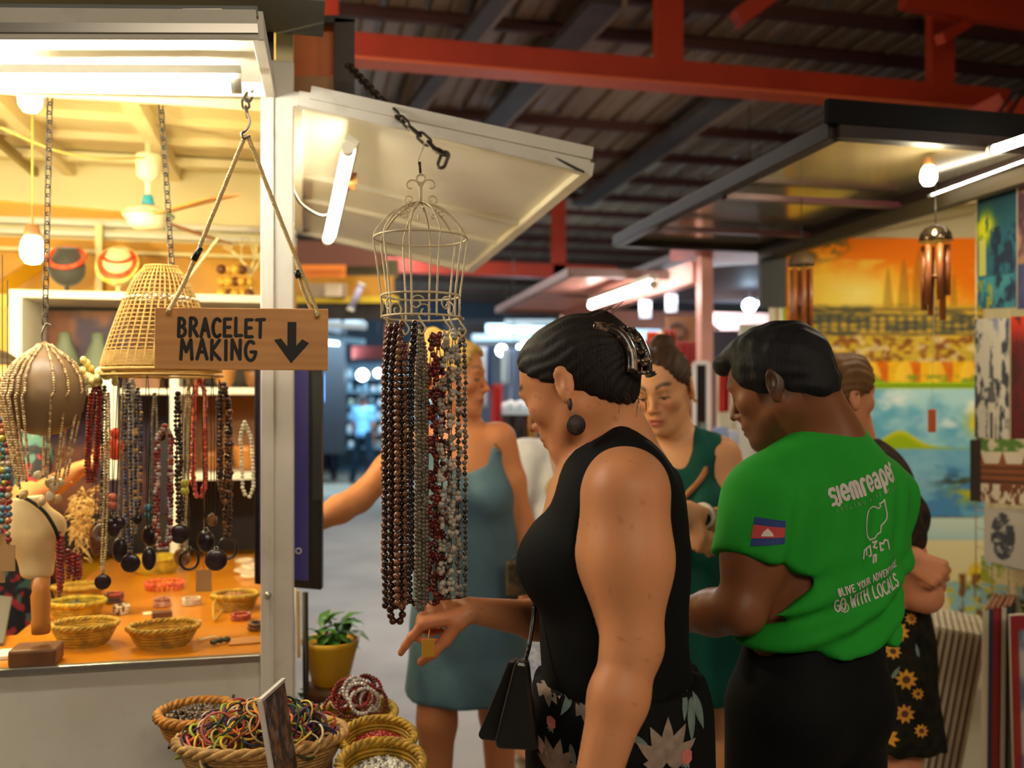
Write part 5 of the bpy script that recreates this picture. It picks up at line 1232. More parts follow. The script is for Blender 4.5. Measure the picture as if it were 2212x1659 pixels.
def falls(u, v):
    n = fbm(u,v,10,31); c = mixc((150,196,206),(206,226,220), step(v,.7,1)); c = mixc(c,(240,222,170), (v<.84)*(v>.55)*.9); c = mixc(c,(236,196,30), step(n,.42,.6)*(v<.72)*(v>.5)*.9); c = mixc(c,(80,110,40), step(n,.5,.58)*(v<.52)*.95); c = mixc(c,(206,196,40), step(fbm(u,v,16,32),.52,.6)*(v<.5)*.9)
    c = mixc(c,(120,74,36), step(fbm(u*3,v,9,33),.52,.58)*(np.abs(u-.72)<.22)*(v<.6)*(v>.28)*.9)
    for a, hh, x0 in ((.12,.2,.02),(.9,.25,.98)): c = mixc(c,(170,186,34), np.clip(step(n,.38,.5)*(np.abs(u - x0) < .30*(1 - np.abs(v-.8)*2))*(v>.55),0,1)*.95)
    pth = np.abs(u-.40) < .02 + .13*(1 - v/.62); c = mixc(c,(238,222,180), pth*(v<.62)*.95); c = mixc(c,(60,50,60), (np.abs(u-.41)<.012)*(v>.20)*(v<.31)); c = mixc(c,(60,100,40), (v<.1)*step(n,.45,.6)); return c
pa = lambda l, f, x0, x1, y0, y1, Y, nx, ny, th=.02: painted('painting', l, 'painting', PY(x0,y1,Y), PY(x1,y1,Y), PY(x1,y0,Y), PY(x0,y0,Y), f, nx, ny, M_paint, th)
pa('large orange sunset temple painting at the top of the stall wall', sunset, 1700, 2125, 514, 832, 4.06, 240, 180)
pa('blue lake painting with a green island below the sunset painting', lake, 1700, 2125, 834, 1116, 4.05, 160, 120)
pa('yellow-green forest path painting below the lake painting', falls, 1880, 2235, 1119, 1420, 4.04, 160, 130)
def green_edge(u, v): return mixc((150,190,40),(222,120,30), step(u,.45,.6))
pa('narrow green and orange canvas edge beside the sunset painting', green_edge, 1690, 1704, 500, 830, 4.02, 8, 20, .03)
as_struct(MB().quad(PY(1638,665,4.0), PY(1692,665,4.0), PY(1692,545,4.0), PY(1638,560,4.0), .03).build('trim_7', mat('dark_sheet', (52,52,58), .6)), 'dark plastic sheet folded at the corner of the painting stall', 'trim')
# ---- small prints on the front grid
def px4(l, f, x0, x1, t0, t1, b0, b1, nx, ny, X, m=M_print, th=.004):
    return painted('print', l, 'print', PX(x0,b0,X), PX(x1,b1,X), PX(x1,t1,X), PX(x0,t0,X), f, nx, ny, m, th)
def teal(u, v): n = fbm(u,v,8,41); c = mixc((34,92,112),(20,60,76), step(v,.5,1)); c = mixc(c,(206,206,20), np.clip(step(n,.3,.5)*np.exp(-((u-.2)/.22)**2 - ((v-.72)/.12)**2)*1.5,0,1)); c = mixc(c,(214,206,90), (u>.06)*(u<.24)*(v>.3)*(v<.62)*.85); c = mixc(c,(24,40,64), step(fbm(u,v,12,42),.45,.55)*(u>.35)*(v<.7)*.95); c = mixc(c,(60,140,150), (v<.28)*step(n,.5,.6)*.8); c = mixc(c,(150,150,30), (u<.4)*(v<.25)*step(fbm(u,v,14,43),.5,.6)); return c
def purple(u, v): n = fbm(u,v,7,44); return mixc(mixc((150,110,90),(70,44,60), step(n,.4,.6)),(50,60,110), (v<.35)*.8)
def mono(u, v): n = fbm(u,v,11,45); c = mixc((214,208,196),(62,64,72), step(n,.46,.6)*((v<.5) | (np.abs(u-.5)>.28))); tw = np.abs(u-.5) < .03 + .16*np.clip(.78 - v,0,1); c = mixc(c,(96,96,102), tw*(v<.8)*(n>.38)); c = mixc(c,(228,220,200), (np.abs(u-.5)<.10)*(v<.3)*.9); c = mixc(c,(70,70,76), (np.abs(u-.5)<.05)*(v<.22)); c = mixc(c,(90,104,170), step(v,.75,1)*step(n,.5,.6)*.6); return c
def fire(u, v): n = fbm(u,v,10,46); c = mixc((96,20,24),(214,50,26), step(v,.7,1)); c = mixc(c,(226,186,20), step(n,.5,.62)*(u>.35)*(v>.3)); return mixc(c,(60,30,24), step(fbm(u,v,14,47),.5,.6)*.7)
def brownp(u, v): n = fbm(u,v,9,48); c = mixc((226,214,190),(90,130,50), (v>.8)*step(n,.4,.6)); c = mixc(c,(140,74,26), (v>.3)*(v<.62)*.95); c = mixc(c,(60,32,18), (np.sin(v*60)>.3)*(v>.3)*(v<.6)*.7); c = mixc(c,(150,84,34), (np.abs((u*4)%1-.5)<.2*(1-np.clip((v-.6)/.22,0,1)))*(v>.58)*(v<.82)); c = mixc(c,(120,64,26), (v<.3)*step(fbm(u*3,v,8,49),.5,.6)); return mixc(c,(50,34,20), (u<.13)*1.0)
def sketch(u, v): n = fbm(u,v,12,50); c = np.ones(u.shape + (3,))*np.array((206,200,188.)); b = ((u-.25)/.16)**2 + ((v-.5)/.42)**2 < 1; c = mixc(c,(70,72,78), b*step(n,.3,.5)); b = (np.abs(u-.72) < .16*np.clip(.85-v,0,1)+.02)*(v<.8)*(v>.1); return mixc(c,(84,86,92), b*step(n,.35,.5))
px4('teal night scene print with a yellow lantern, topmost on the front grid', teal, 2111, 2196, 432, 398, 668, 664, 50, 110, wx-.01)
px4('violet and brown figure print cut off beside the teal print', purple, 2199, 2300, 390, 350, 668, 664, 30, 80, wx-.014)
px4('black and white temple print under the teal print', mono, 2106, 2180, 690, 686, 944, 950, 50, 110, wx-.02)
px4('red and gold print beside the black and white one', fire, 2184, 2290, 684, 680, 950, 958, 40, 80, wx-.012)
px4('brown temple reflection print in the middle of the grid', brownp, 2096, 2300, 950, 946, 1082, 1100, 90, 60, wx-.03)
px4('grey pencil sketch print of temple heads under the brown print', sketch, 2126, 2300, 1096, 1104, 1210, 1252, 70, 60, wx-.016)
px4('forest print with brown trunks behind the stacked canvases', falls, 2120, 2300, 1200, 1220, 1330, 1350, 60, 60, wx+.03)

# ---- canvases stacked on the floor, seen on edge
for i in range(9):
    f = i/8; xt = 2004 + 118*f; xb = 1956 + 118*f; t = 3.28 - .05*f; yt = 1348 + 24*(1 - abs(f-.0)) if i else 1346
    w_ = 12.5; top = P(xt, 1350 + 22*f, t); top2 = P(xt + w_, 1350 + 22*f + 2, t); zt = top.z; bx_ = P(xb, 1700, t); foot = Vector((bx_.x - (top.x - bx_.x)*.75, bx_.y, 0.0)); d = (top2 - top)*.82; bk_ = (CF + CR*.42).normalized()*.34
    a = foot; a2 = foot + d; b = MB(); b.add([a, a2, top2 - (top2-top)*.18, top, a + bk_, a2 + bk_, top2 - (top2-top)*.18 + bk_, top + bk_], [(0,1,2,3),(7,6,5,4),(0,4,5,1),(1,5,6,2),(2,6,7,3),(3,7,4,0)])
    rt = thing('stacked_canvas', 'white edged canvas %s in the leaning floor stack' % ['furthest left','second','third','fourth','fifth','sixth','seventh','eighth','last beside the framed pictures'][i], 'canvas', foot, None)
    b.build('canvas', mat('canvas_side', (206,194,172), .8, var=((160,140,116), 10, .5)), rt)
    n_ = MB(); n_.bar(a.lerp(top,.02) - CF*.004, a.lerp(top,.985) - CF*.004, .004, .002, CF); n_.build('stretcher_line', mat('stretcher_wood', (140,104,72), .7), rt)
# framed pictures stacked nearer, at the edge
for i, (xt, rgb, nm, w_) in enumerate(((2122,(190,176,150),'cream edged picture, first in the near stack',14),(2138,(40,52,84),'navy edged picture in the near stack',7),(2146,(140,24,20),'picture with a wide dark red edge in the near stack',15),(2164,(196,180,164),'picture with a pale pink edge behind the blue canvas',10),(2176,(40,44,40),'thin black edged picture in the near stack',6))):
    t = 2.95; top = P(xt, 1318 - i*2, t); foot = P(xt - 6, 1760, t); foot.z = 0; d = CR*(w_*t/2000); b = MB(); bk_ = (CF + CR*.66).normalized()*.30
    b.add([foot, foot + d, top + d, top, foot + bk_, foot + d + bk_, top + d + bk_, top + bk_], [(0,1,2,3),(7,6,5,4),(0,4,5,1),(1,5,6,2),(2,6,7,3),(3,7,4,0)])
    rt = thing('framed_picture', nm, 'picture', foot); b.build('canvas', mat('edge_%d_%d' % rgb[:2], rgb, .6), rt)
    n_ = MB(); n_.bar(top + d*.5 + Vector((0,0,.004)) - CF*.004, top + d*.5 + bk_*.98 + Vector((0,0,.004)), .008, .006); n_.build('top_edge', mat('edge_top', (160,110,80), .6), rt)
def bluec(u, v): c = mixc((96,116,140),(180,176,170), step(fbm(u,v,7,60),.4,.6)); e = (u<.10)|(v>.94); return mixc(c,(150,40,34), e*.9)
painted('framed_picture', 'blue-grey picture with a red border at the front of the near stack', 'picture', P(2196,1900,2.86), P(2400,1900,2.80), P(2380,1318,2.80), P(2182,1330,2.86), bluec, 50, 80, M_paint, .02)

# ---- wind chimes and bulb
def chime(label, px, ytop, ydome, ybot, r, t, m_dome, m_tube, sail=None, hang=None):
    s_ = t/2000; c = P(px, ydome, t); rt = thing('wind_chime', label, 'wind chime', P(px, ytop, t)); h = r*1.0
    MB().lathe([(r*s_,0),(r*s_*1.0,h*.15*s_),(r*s_*.92,h*.5*s_),(r*s_*.66,h*.85*s_),(r*s_*.3,h*1.02*s_),(0,h*1.06*s_)], c, 24).build('dome', m_dome, rt)
    for k in range(6):
        a = 2*math.pi*(k + .25)/6; L = (ybot - ydome)*(1 - .06*k)*s_; p = c + Vector((r*.68*s_*math.cos(a), r*.68*s_*math.sin(a), 0))
        MB().tube([p - Vector((0,0,.012)), p - Vector((0,0,L))], r*.20*s_, 10).build('tube', m_tube, rt); MB().tube([p, p - Vector((0,0,.02))], .001, 4).build('thread', M_string, rt)
    MB().tube([c, P(px, ytop, t)], .0015, 5).build('cord', M_black, rt)
    if sail:
        MB().tube([c, P(px + sail[0], sail[1], t)], .0008, 4).build('clapper_cord', M_string, rt); p = P(px + sail[0], (sail[1] + sail[2])/2, t); b = MB(); hh = (sail[2] - sail[1])*s_/2
        b.box(p, (.028,.006,hh*2)); b.build('sail', mat('terracotta_sail', (190,84,40), .5), rt, .006)
    MB().lathe([(0,-.004),(r*.4*s_,-.004),(r*.4*s_,.004),(0,.004)], c - Vector((0,0,(ybot-ydome)*.45*s_)), 16).build('clapper', m_tube, rt)
    return rt
M_bam = mat('bamboo_tube', (150,84,40), .35, var=((104,54,26), 20, .5)); M_chrome = mat('dark_chrome', (120,104,84), .12, .95)
chime('wind chime with a coconut cap and long brown tubes before the painting', 1731, 428, 574, 770, 28, 3.3, mat('coconut_cap', (84,62,36), .6), M_bam)
chime('wind chime with a shiny chrome dome and a terracotta sail', 2021, 366, 522, 690, 34, 2.9, M_chrome, M_bam, (-8,884,934))
bulb('bright bulb clipped under the glossy tin flap', P(2006,380,2.82), .024, 2.19, lamp('bulb_right', (255,240,190), 24))
l = bpy.data.lights.new('flap_bulb', 'POINT'); l.energy = 4.5; l.color = (1.0,.86,.58); l.shadow_soft_size = .03; o = bpy.data.objects.new('flap_bulb', l); COL.objects.link(o); o.location = P(2006,415,2.78)
area('painting_stall_light', (3.1,2.7,2.36), (2.9,4.0,1.4), .9, .2, 10, (1.0,.86,.58))

# ================================================================== the pink stall further along the aisle (right)
M_pflap = mat('pink_sheet', (214,150,132), .35, var=((180,110,98), 2, .4))
pf = flap('awning_flap', 'pink sheet flap of the far stall with a tube lamp beneath', (2.2,7.4,2.20),(2.2,5.15,2.20),(1.52,5.15,2.20),(1.56,7.4,2.20), .05, (.5,), mat('dusty_frame', (120,96,92), .5), M_pflap, .04)
ps = struct('pink_stall_frame', 'pink painted steel frame of the far stall', 'building', (2.2,4.9,0))
for x, y in ((2.17,4.75),(2.2,7.4),(4.2,4.9)): MB().span((x-.035,y-.035,0),(x+.035,y+.035,2.3)).build('post', M_pink, ps)
MB().span((2.12,4.8,2.14),(2.2,7.5,2.26)).build('header', M_pink, ps); MB().span((2.15,7.4,2.1),(5.4,7.5,2.25)).build('header', M_pink, ps)
MB().span((2.05,4.55,2.28),(2.6,4.95,2.5)).build('rust_box', mat('rust_box', (130,44,24), .5), ps); MB().span((2.2,4.8,2.34),(5.4,7.5,2.38)).build('roof_sheet', mat('dark_roof', (66,60,64), .6), ps)
tube_lamp('white tube lamp under the pink flap', (1.90,5.97,2.125), (1.90,4.82,2.125), .022, lamp('tube_far', (250,244,240), 20), backing=Vector((0,0,.04)))
for i, (px, py) in enumerate(((1394,668),(1450,655))):
    c = P(px, py, 5.6); rt = thing('pendant_lamp', ['white cylinder pendant lamp, nearer the tube','white cylinder pendant lamp, nearer the pink post'][i], 'lamp', c); MB().lathe([(.036,-.052),(.036,.052),(.0,.054)], c, 20).build('shade', mat('lamp_shade_white', (240,244,255), .4, emit=((226,236,255), .7)), rt); MB().tube([c + Vector((0,0,.05)), Vector((c.x,c.y,2.24))], .003, 5).build('cord', M_black, rt)
area('pink_stall_light', (2.9,6.0,2.2), (2.6,5.6,0), .6, 1.4, 30, (.95,.95,1.0))
def globe(label, px, py, t, r, m):
    c = P(px,py,t); rt = thing('globe_lamp', label, 'lamp', c); MB().ball(c, r, 14, 9).build('glowing_globe', m, rt); MB().tube([c + Vector((0,0,r*.9)), Vector((c.x,c.y,3.74))], .004, 5).build('cord', M_black, rt)
def slab(name, label, cat, x0, y0, x1, y1, t, rgb, th=.03, rough=.6, parent=None, m=None, struct_=False, turn=0.0):
    q = MB(); q.quad(P(x0,y1,t), P(x1,y1,t + turn), P(x1,y0,t + turn), P(x0,y0,t), -th if True else th); o = q.build(name, m or mat('c_%d_%d_%d' % rgb, rgb, rough), parent)
    if parent is None: tag(o, label, cat, kind='structure' if struct_ else None)
    return o
# goods of the pink stall
sg2 = thing('wooden_sign', 'round-cornered wooden plaque on the back of the pink stall', 'plaque', P(1480,745,5.8)); slab('board', 0, 0, 1440, 684, 1530, 742, 5.8, (150,104,70), .03, parent=sg2); MB().torus(P(1462,715,5.76), .045, .012, nrm=-CF).build('ornament', mat('dark_ornament', (70,50,44), .5), sg2)
def cloth(label, name, x0, y0, x1, y1, t, rgb, folds=5, amp=.02, taper=0, cat='cloth'):
    b = MB(); n, mr = 24, 8; vs = []
    for j in range(mr+1):
        for i in range(n+1):
            f = i/n; g = j/mr; x = x0 + (x1-x0)*f + (f-.5)*taper*g; p = P(x, y0 + (y1-y0)*g, t); vs.append(p + CF*(amp*math.sin(f*folds*6.28 + g)*(.4 + .6*g)))
    fs = [(j*(n+1)+i,(j+1)*(n+1)+i,(j+1)*(n+1)+i+1,j*(n+1)+i+1) for j in range(mr) for i in range(n)]; b.add(vs, fs, True); o = b.build(name, mat('cloth_%d_%d_%d' % rgb, rgb, .8)); so = o.modifiers.new('thick','SOLIDIFY'); so.thickness = .006; return tag(o, label, cat)
cloth('dark red cloth hanging behind the woman in the green dress', 'hanging_cloth', 1455, 738, 1512, 910, 5.6, (140,36,30)); cloth('orange scarf hung at the pink stall beside the hair bun', 'scarf', 1398, 716, 1420, 768, 5.2, (226,84,40), 2); cloth('pale yellow scarf beside the orange one', 'scarf', 1416, 716, 1432, 765, 5.22, (240,206,150), 2); cloth('rust scarf between the pale scarf and the plaque', 'scarf', 1430, 712, 1462, 790, 5.25, (150,56,40), 3)
def frame(label, x0, y0, x1, y1, t, w_, rgb, inner, name='mirror', cat='mirror'):
    rt = thing(name, label, cat, P((x0+x1)/2, y1, t))
    for a, b in (((x0,y0),(x1,y0)),((x1,y0),(x1,y1)),((x1,y1),(x0,y1)),((x0,y1),(x0,y0))): MB().bar(P(a[0],a[1],t), P(b[0],b[1],t), w_, .02, CF).build('frame_bar', mat('frame_%d' % rgb[0], rgb, .4), rt)
    q = MB(); q.quad(P(x0,y1,t+.01), P(x1,y1,t+.01), P(x1,y0,t+.01), P(x0,y0,t+.01), -.006); q.build('glass', inner, rt); return rt
frame('narrow white framed mirror standing beside the pink post', 1500, 784, 1530, 985, 4.93, .02, (226,222,226), mat('mirror_glass', (120,100,96), .08, .9))
frame('white lattice display frame behind the pink post', 1552, 794, 1594, 930, 5.3, .02, (236,230,196), mat('grid_back', (226,226,190), .6), 'lattice_display', 'frame')
cloth('red garment hung in the white display frame', 'hanging_garment', 1556, 806, 1576, 890, 5.2, (200,44,30), 2)
wire_panel('white wire grid behind the pink post', P(1580,910,5.35), P(1606,910,5.35), P(1606,800,5.35), P(1580,800,5.35), 5, 12, .003)
tb2 = thing('display_table', 'white table of small goods behind the woman in the green dress', 'table', P(1600,1060,4.9)); slab('table_top', 0, 0, 1540, 985, 1720, 1000, 4.9, (214,206,214), .5, parent=tb2); slab('side_panel', 0, 0, 1545, 1000, 1715, 1330, 4.95, (186,120,104), .4, parent=tb2)
for i, (x, w_, h, rgb, nm) in enumerate(((1556,24,60,(150,170,214),'pale blue box'),(1580,22,52,(196,206,226),'white-blue box'),(1604,26,40,(110,80,76),'brown pouch'),(1632,30,70,(226,222,214),'tall white box'),(1664,26,60,(206,210,200),'grey-white box'),(1520,24,70,(120,130,128),'grey wire bundle'))):
    p = P(x, 984, 4.95); rt = thing('goods_box', nm + ' standing on the white display table', 'box', p); MB().box(p + Vector((0,0,h*4.95/4000)), (w_*4.95/2000, .06, h*4.95/2000)).build('carton', mat('box_%d_%d' % rgb[:2], rgb, .6), rt, .004); MB().box(p + Vector((0,-.001,h*4.95/2000)), (w_*4.95/2100, .055, .006)).build('lid', mat('box_%d_%d' % rgb[:2]), rt)
slab('display_board', 'pale board with small landscape pictures beside the green shirt', 'board', 1600, 700, 1712, 1000, 4.55, (196,196,196), .02, turn=.1)
slab('picture_card', 'small green landscape card on the pale board', 'card', 1650, 975, 1690, 1000, 4.53, (120,140,110), .01); 
for i, (px, py, t, r) in enumerate(((1619,660,7,.05),(1640,652,8,.03),(1470,690,9,.03))): globe(['bright white globe lamp beside the pale board','small globe lamp above the pale board','small globe lamp far behind the plaque'][i], px, py, t, r, lamp('cyan_glow', (200,232,255), 14))
slab('lit_ceiling', 'bluish lit ceiling panel behind the pink stall', 'panel', 1330, 700, 1440, 735, 9.0, (150,200,230), .02, m=mat('lit_panel', (190,220,236), .4))
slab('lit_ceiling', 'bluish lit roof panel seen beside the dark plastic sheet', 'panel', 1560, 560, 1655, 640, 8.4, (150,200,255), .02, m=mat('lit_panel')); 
# ================================================================== the left side stalls further along
M_yf = mat('ochre_board', (190,136,34), .5, var=((150,100,24), 3, .5))
ys = struct('far_stall_frame', 'ochre boarded stall beyond the bracelet stall', 'building', P(740,640,6.2))
def yslab(nm, x0, y0, x1, y1, t, rgb, th=.04, m=None): return slab(nm, 0, 0, x0, y0, x1, y1, t, rgb, th, parent=ys, m=m)
yslab('fascia', 560, 596, 850, 680, 6.3, (190,136,34), m=M_yf); yslab('yellow_edge', 560, 640, 860, 654, 6.22, (220,190,40)); yslab('dark_edge', 560, 655, 900, 690, 6.25, (34,30,28)); yslab('brown_beam', 560, 520, 830, 575, 6.4, (96,54,38)); yslab('grey_notice', 656, 612, 748, 642, 6.2, (166,146,120)); yslab('cream_notice', 702, 612, 736, 640, 6.15, (216,200,170)); yslab('olive_roof', 600, 560, 860, 600, 6.6, (84,74,44))
MB().bar(P(600,700,6.35), P(600,1340,6.35), .06, .06, CF).build('post', M_yf, ys); MB().bar(P(840,680,6.35), P(840,760,6.35), .05, .05, CF).build('bracket', M_yf, ys)
ob = thing('orange_banner', 'orange banner board on the ochre stall', 'banner', P(690,600,6.1)); slab('board', 0, 0, 648, 572, 746, 600, 6.1, (226,130,36), .02, parent=ob); slab('stripe', 0, 0, 655, 582, 738, 588, 6.07, (200,104,30), .01, parent=ob)
tube_lamp('unlit violet-white tube hung on the ochre stall', P(756,672,6.18), P(782,612,6.18), .022, mat('tube_off', (170,170,206), .3))
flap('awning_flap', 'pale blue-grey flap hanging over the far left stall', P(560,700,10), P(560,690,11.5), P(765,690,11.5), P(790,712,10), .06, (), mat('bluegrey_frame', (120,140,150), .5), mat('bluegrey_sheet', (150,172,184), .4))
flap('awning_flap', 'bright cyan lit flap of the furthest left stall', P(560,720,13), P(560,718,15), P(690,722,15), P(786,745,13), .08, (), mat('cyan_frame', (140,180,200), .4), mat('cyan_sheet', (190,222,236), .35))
tube_lamp('added cool tube brightening the far cyan flap from below', P(600,730,13.6), P(735,741,13.6), .035, lamp('tube_flap_fill', (190,228,255), 10))  # glowing tube added below the flap to light its sheet
area('flap_fill_light', P(680,775,13.8), P(680,715,14), 1.0, .3, 30, (.7,.88,1.0))  # unseen area light added to brighten the underside of the flap
as_struct(MB().tube([P(600,720,14), P(600,300,14)], .02, 6).tube([P(740,733,13.5), P(740,300,13.5)], .02, 6).build('trim_8', M_dark), 'two dark hanger rods over the far cyan flap', 'trim')
as_struct(MB().tube([P(640,704,10.3), P(640,300,10.3)], .02, 6).tube([P(740,706,10.3), P(740,300,10.3)], .02, 6).build('trim_9', M_dark), 'two dark hanger rods over the blue-grey flap', 'trim')
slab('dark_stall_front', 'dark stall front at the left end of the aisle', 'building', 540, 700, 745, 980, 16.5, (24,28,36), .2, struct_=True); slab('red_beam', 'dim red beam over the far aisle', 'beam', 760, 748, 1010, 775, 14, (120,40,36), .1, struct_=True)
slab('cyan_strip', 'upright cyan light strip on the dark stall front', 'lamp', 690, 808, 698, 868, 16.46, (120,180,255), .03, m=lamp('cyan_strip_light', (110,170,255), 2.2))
# far shop with goods on lit shelves
fs = thing('goods_shelf', 'far white shelf rack lit blue-white at the end of the aisle', 'shelf', P(790,1010,19))
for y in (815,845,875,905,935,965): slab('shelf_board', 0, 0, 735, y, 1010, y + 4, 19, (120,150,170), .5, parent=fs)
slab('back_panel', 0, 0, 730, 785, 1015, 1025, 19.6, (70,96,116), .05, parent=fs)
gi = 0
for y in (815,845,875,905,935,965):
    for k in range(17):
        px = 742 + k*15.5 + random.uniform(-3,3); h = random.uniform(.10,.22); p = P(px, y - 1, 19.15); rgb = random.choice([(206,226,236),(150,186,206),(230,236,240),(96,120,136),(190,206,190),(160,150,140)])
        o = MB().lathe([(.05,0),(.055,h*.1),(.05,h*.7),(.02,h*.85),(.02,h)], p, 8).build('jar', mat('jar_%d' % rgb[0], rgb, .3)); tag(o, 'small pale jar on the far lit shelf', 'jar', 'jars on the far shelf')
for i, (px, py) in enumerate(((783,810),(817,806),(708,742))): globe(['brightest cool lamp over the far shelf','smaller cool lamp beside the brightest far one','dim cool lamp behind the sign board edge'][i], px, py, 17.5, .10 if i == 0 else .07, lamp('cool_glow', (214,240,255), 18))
# clothes stall seen between the blond woman and the dark haired one
cs = thing('clothes_rail', 'steel rail of the blue lit clothes stall far down the aisle', 'rail', P(1080,1100,9)); 
for a, b in (((1010,742),(1190,742)),((1012,742),(1012,1198)),((1188,742),(1188,1198))): MB().bar(P(a[0],a[1],9), P(b[0],b[1],9), .03, .03, CF).build('tube', mat('rail_steel', (120,140,160), .4, .6), cs)
for i, (x0, x1, y0, y1, rgb, nm) in enumerate(((1016,1034,750,860,(150,180,206),'pale blue shirt'),(1036,1052,750,880,(214,224,232),'white blouse'),(1050,1062,750,840,(60,90,140),'blue top'),(1062,1086,830,935,(176,34,34),'red garment'),(1084,1100,752,830,(190,206,214),'grey-white top'),(1100,1118,752,870,(130,150,180),'slate blue shirt'),(1118,1138,752,845,(90,110,140),'dark blue shirt'))): cloth(nm + ' hanging on the far clothes rail', 'hanging_shirt', x0, y0, x1, y1, 8.9, rgb, 2, .03)
for i, (x0, x1, rgb, nm) in enumerate(((1085,1100,(34,28,30),'black'),(1102,1115,(54,38,32),'dark brown'),(1117,1130,(40,34,36),'charcoal'),(1132,1146,(84,54,34),'brown'))): cloth(nm + ' scarf in the row beside the gold cloth', 'hanging_scarf', x0, 898, x1, 1170, 5.9 + .02*(i % 2), rgb, 2, .015, cat='scarf')
cloth('gold cloth hanging at the end of the scarf row', 'hanging_scarf', 1144, 900, 1158, 1165, 5.85, (176,130,40), 2, .03, cat='scarf')
sr = thing('scarf_rail', 'dark rail holding the brown scarves', 'rail', P(1120,1200,5.95)); MB().bar(P(1080,896,5.95), P(1170,896,5.95), .03, .03, CF).build('rail', M_dark, sr); MB().bar(P(1168,896,5.95), P(1168,1366,5.95), .03, .03, CF).build('upright', M_dark, sr)
wt = thing('goods_tray', 'white tray of trinkets above the brown scarves', 'tray', P(1118,896,5.9)); slab('tray', 0, 0, 1084, 884, 1150, 896, 5.9, (170,190,206), .2, parent=wt)
for k in range(9): tag(MB().ball(P(1090 + k*7, 878 - (k % 3)*3, 5.95), .022, 10, 7, (1,1,1.2)).build('trinket', mat('trinket', (206,214,220), .3)), 'small white trinket on the tray above the scarves', 'trinket', 'white trinkets')
for i, (px, py, t, r) in enumerate(((1084,757,12,.07),(1132,752,12,.09),(1094,792,11,.04),(1110,862,9,.03))): globe(['cool lamp behind the blond woman’s profile','large cool lamp beside the dark haired woman’s forehead','small lamp among the hanging shirts','tiny lamp over the trinket tray'][i].replace('’',"'"), px, py, t, r, lamp('cool_glow'))
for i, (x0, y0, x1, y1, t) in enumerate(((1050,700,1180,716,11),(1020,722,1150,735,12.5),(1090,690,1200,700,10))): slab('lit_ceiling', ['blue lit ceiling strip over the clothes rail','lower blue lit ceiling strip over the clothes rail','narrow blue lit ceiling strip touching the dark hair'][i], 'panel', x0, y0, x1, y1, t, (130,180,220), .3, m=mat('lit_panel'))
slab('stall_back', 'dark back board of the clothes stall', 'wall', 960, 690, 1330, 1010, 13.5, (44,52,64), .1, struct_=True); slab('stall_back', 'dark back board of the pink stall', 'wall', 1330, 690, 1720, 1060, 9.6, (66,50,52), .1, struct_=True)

for (x, y, t, tx, ty, tt, wt) in ((1110,790,10.6,1110,700,11.6,32),(1385,770,8.4,1385,715,9.0,8),(1600,690,7.9,1605,600,8.5,4)): area('panel_fill', P(x,y,t), P(tx,ty,tt), .9, .25, wt, (.62,.84,1.0))  # unseen area lights added to brighten the bluish ceiling panels

# ================================================================== people
class Head: pass
def basis(yaw_vec, pitch=0.0, roll=0.0):
    """facing direction from a horizontal vector, looking down by pitch degrees; returns forward, person's left, up"""
    h = Vector((yaw_vec.x, yaw_vec.y, 0)).normalized(); p = math.radians(pitch)
    f = h*math.cos(p) - UP*math.sin(p); u = UP*math.cos(p) + h*math.sin(p)
    if roll:
        q = Quaternion(f, math.radians(roll)); u = q @ u
    return f, u.cross(f).normalized(), u
def head(F, c, B, sc=1.0, neck=None, neck_r=(.052,.058), jaw=1.0, smile=0.0):
    f, s, u = B; H = Head(); H.c, H.B, H.sc = Vector(c), B, sc; H.R = [f, s, u]
    L = lambda x, y, z: H.c + (f*x + s*y + u*z)*sc
    H.L = L; E = lambda p, r, k=.02, mode='+': F.ell(L(*p), [q*sc for q in r], H.R, k, mode)
    E((-.012,0,.025),(.098,.076,.082),.01); E((.028,0,.028),(.064,.064,.062),.03)
    E((.026,0,-.035),(.066,.060,.078),.03)
    for y in (-1,1):
        F.cone(L(-.008,.052*y,-.055), L(.064,.022*y,-.100), .018*sc*jaw, .018*sc*jaw, .035)
        E((.060,.042*y,-.026),(.024,.020,.020),.025)
    E((.078,0,-.104),(.018*jaw,.020*jaw,.017),.022)
    F.cone(L(.086,-.034,.017), L(.086,.034,.017), .009*sc, .009*sc, .022)
    for y in (-1,1): E((.103,.031*y,-.002),(.015,.017,.012),.014,'-')
    F.cone(L(.090,0,.008), L(.116,0,-.036), .0062*sc, .0090*sc, .014)
    for y in (-1,1): E((.101,.0115*y,-.040),(.010,.0078,.0075),.006)
    for y in (-1,1): F.ell(L(.107,.0062*y,-.0475), [.0042*sc,.0028*sc,.003*sc], H.R, .002, '-')
    for y in (-1,1): E((.078,.031*y,-.001),(.0150,.0165,.0130),.004)          # closed or lowered lids
    E((.084,0,-.066),(.020,.026,.022),.02)
    E((.0985,0,-.0675),(.0075,.0215,.0052),.005); E((.0970,0,-.0790),(.0085,.0190,.0062),.005)
    E((.108,0,-.0730),(.010,.026,.0014),.003,'-')
    for y in (-1,1):
        er = [Vector(f*.95 + s*(-.30*y)), s*1.0*y + f*.30*y*y, u]
        e1 = (u*.97 - f*.22).normalized(); e2 = (s*y - f*.45).normalized(); e0 = e1.cross(e2).normalized(); RR = [e0, e2, e1]
        F.ell(L(-.016,.082*y,-.008), [.0185*sc,.0075*sc,.0325*sc], RR, .006); F.ell(L(-.010,.093*y,-.006), [.0095*sc,.0085*sc,.0165*sc], RR, .005, '-')
        F.ell(L(-.008,.082*y,-.037), [.009*sc,.006*sc,.010*sc], RR, .006)
    if neck is not None:
        F.cone(L(-.028,0,-.045), neck, neck_r[0], neck_r[1], .03)
    return H
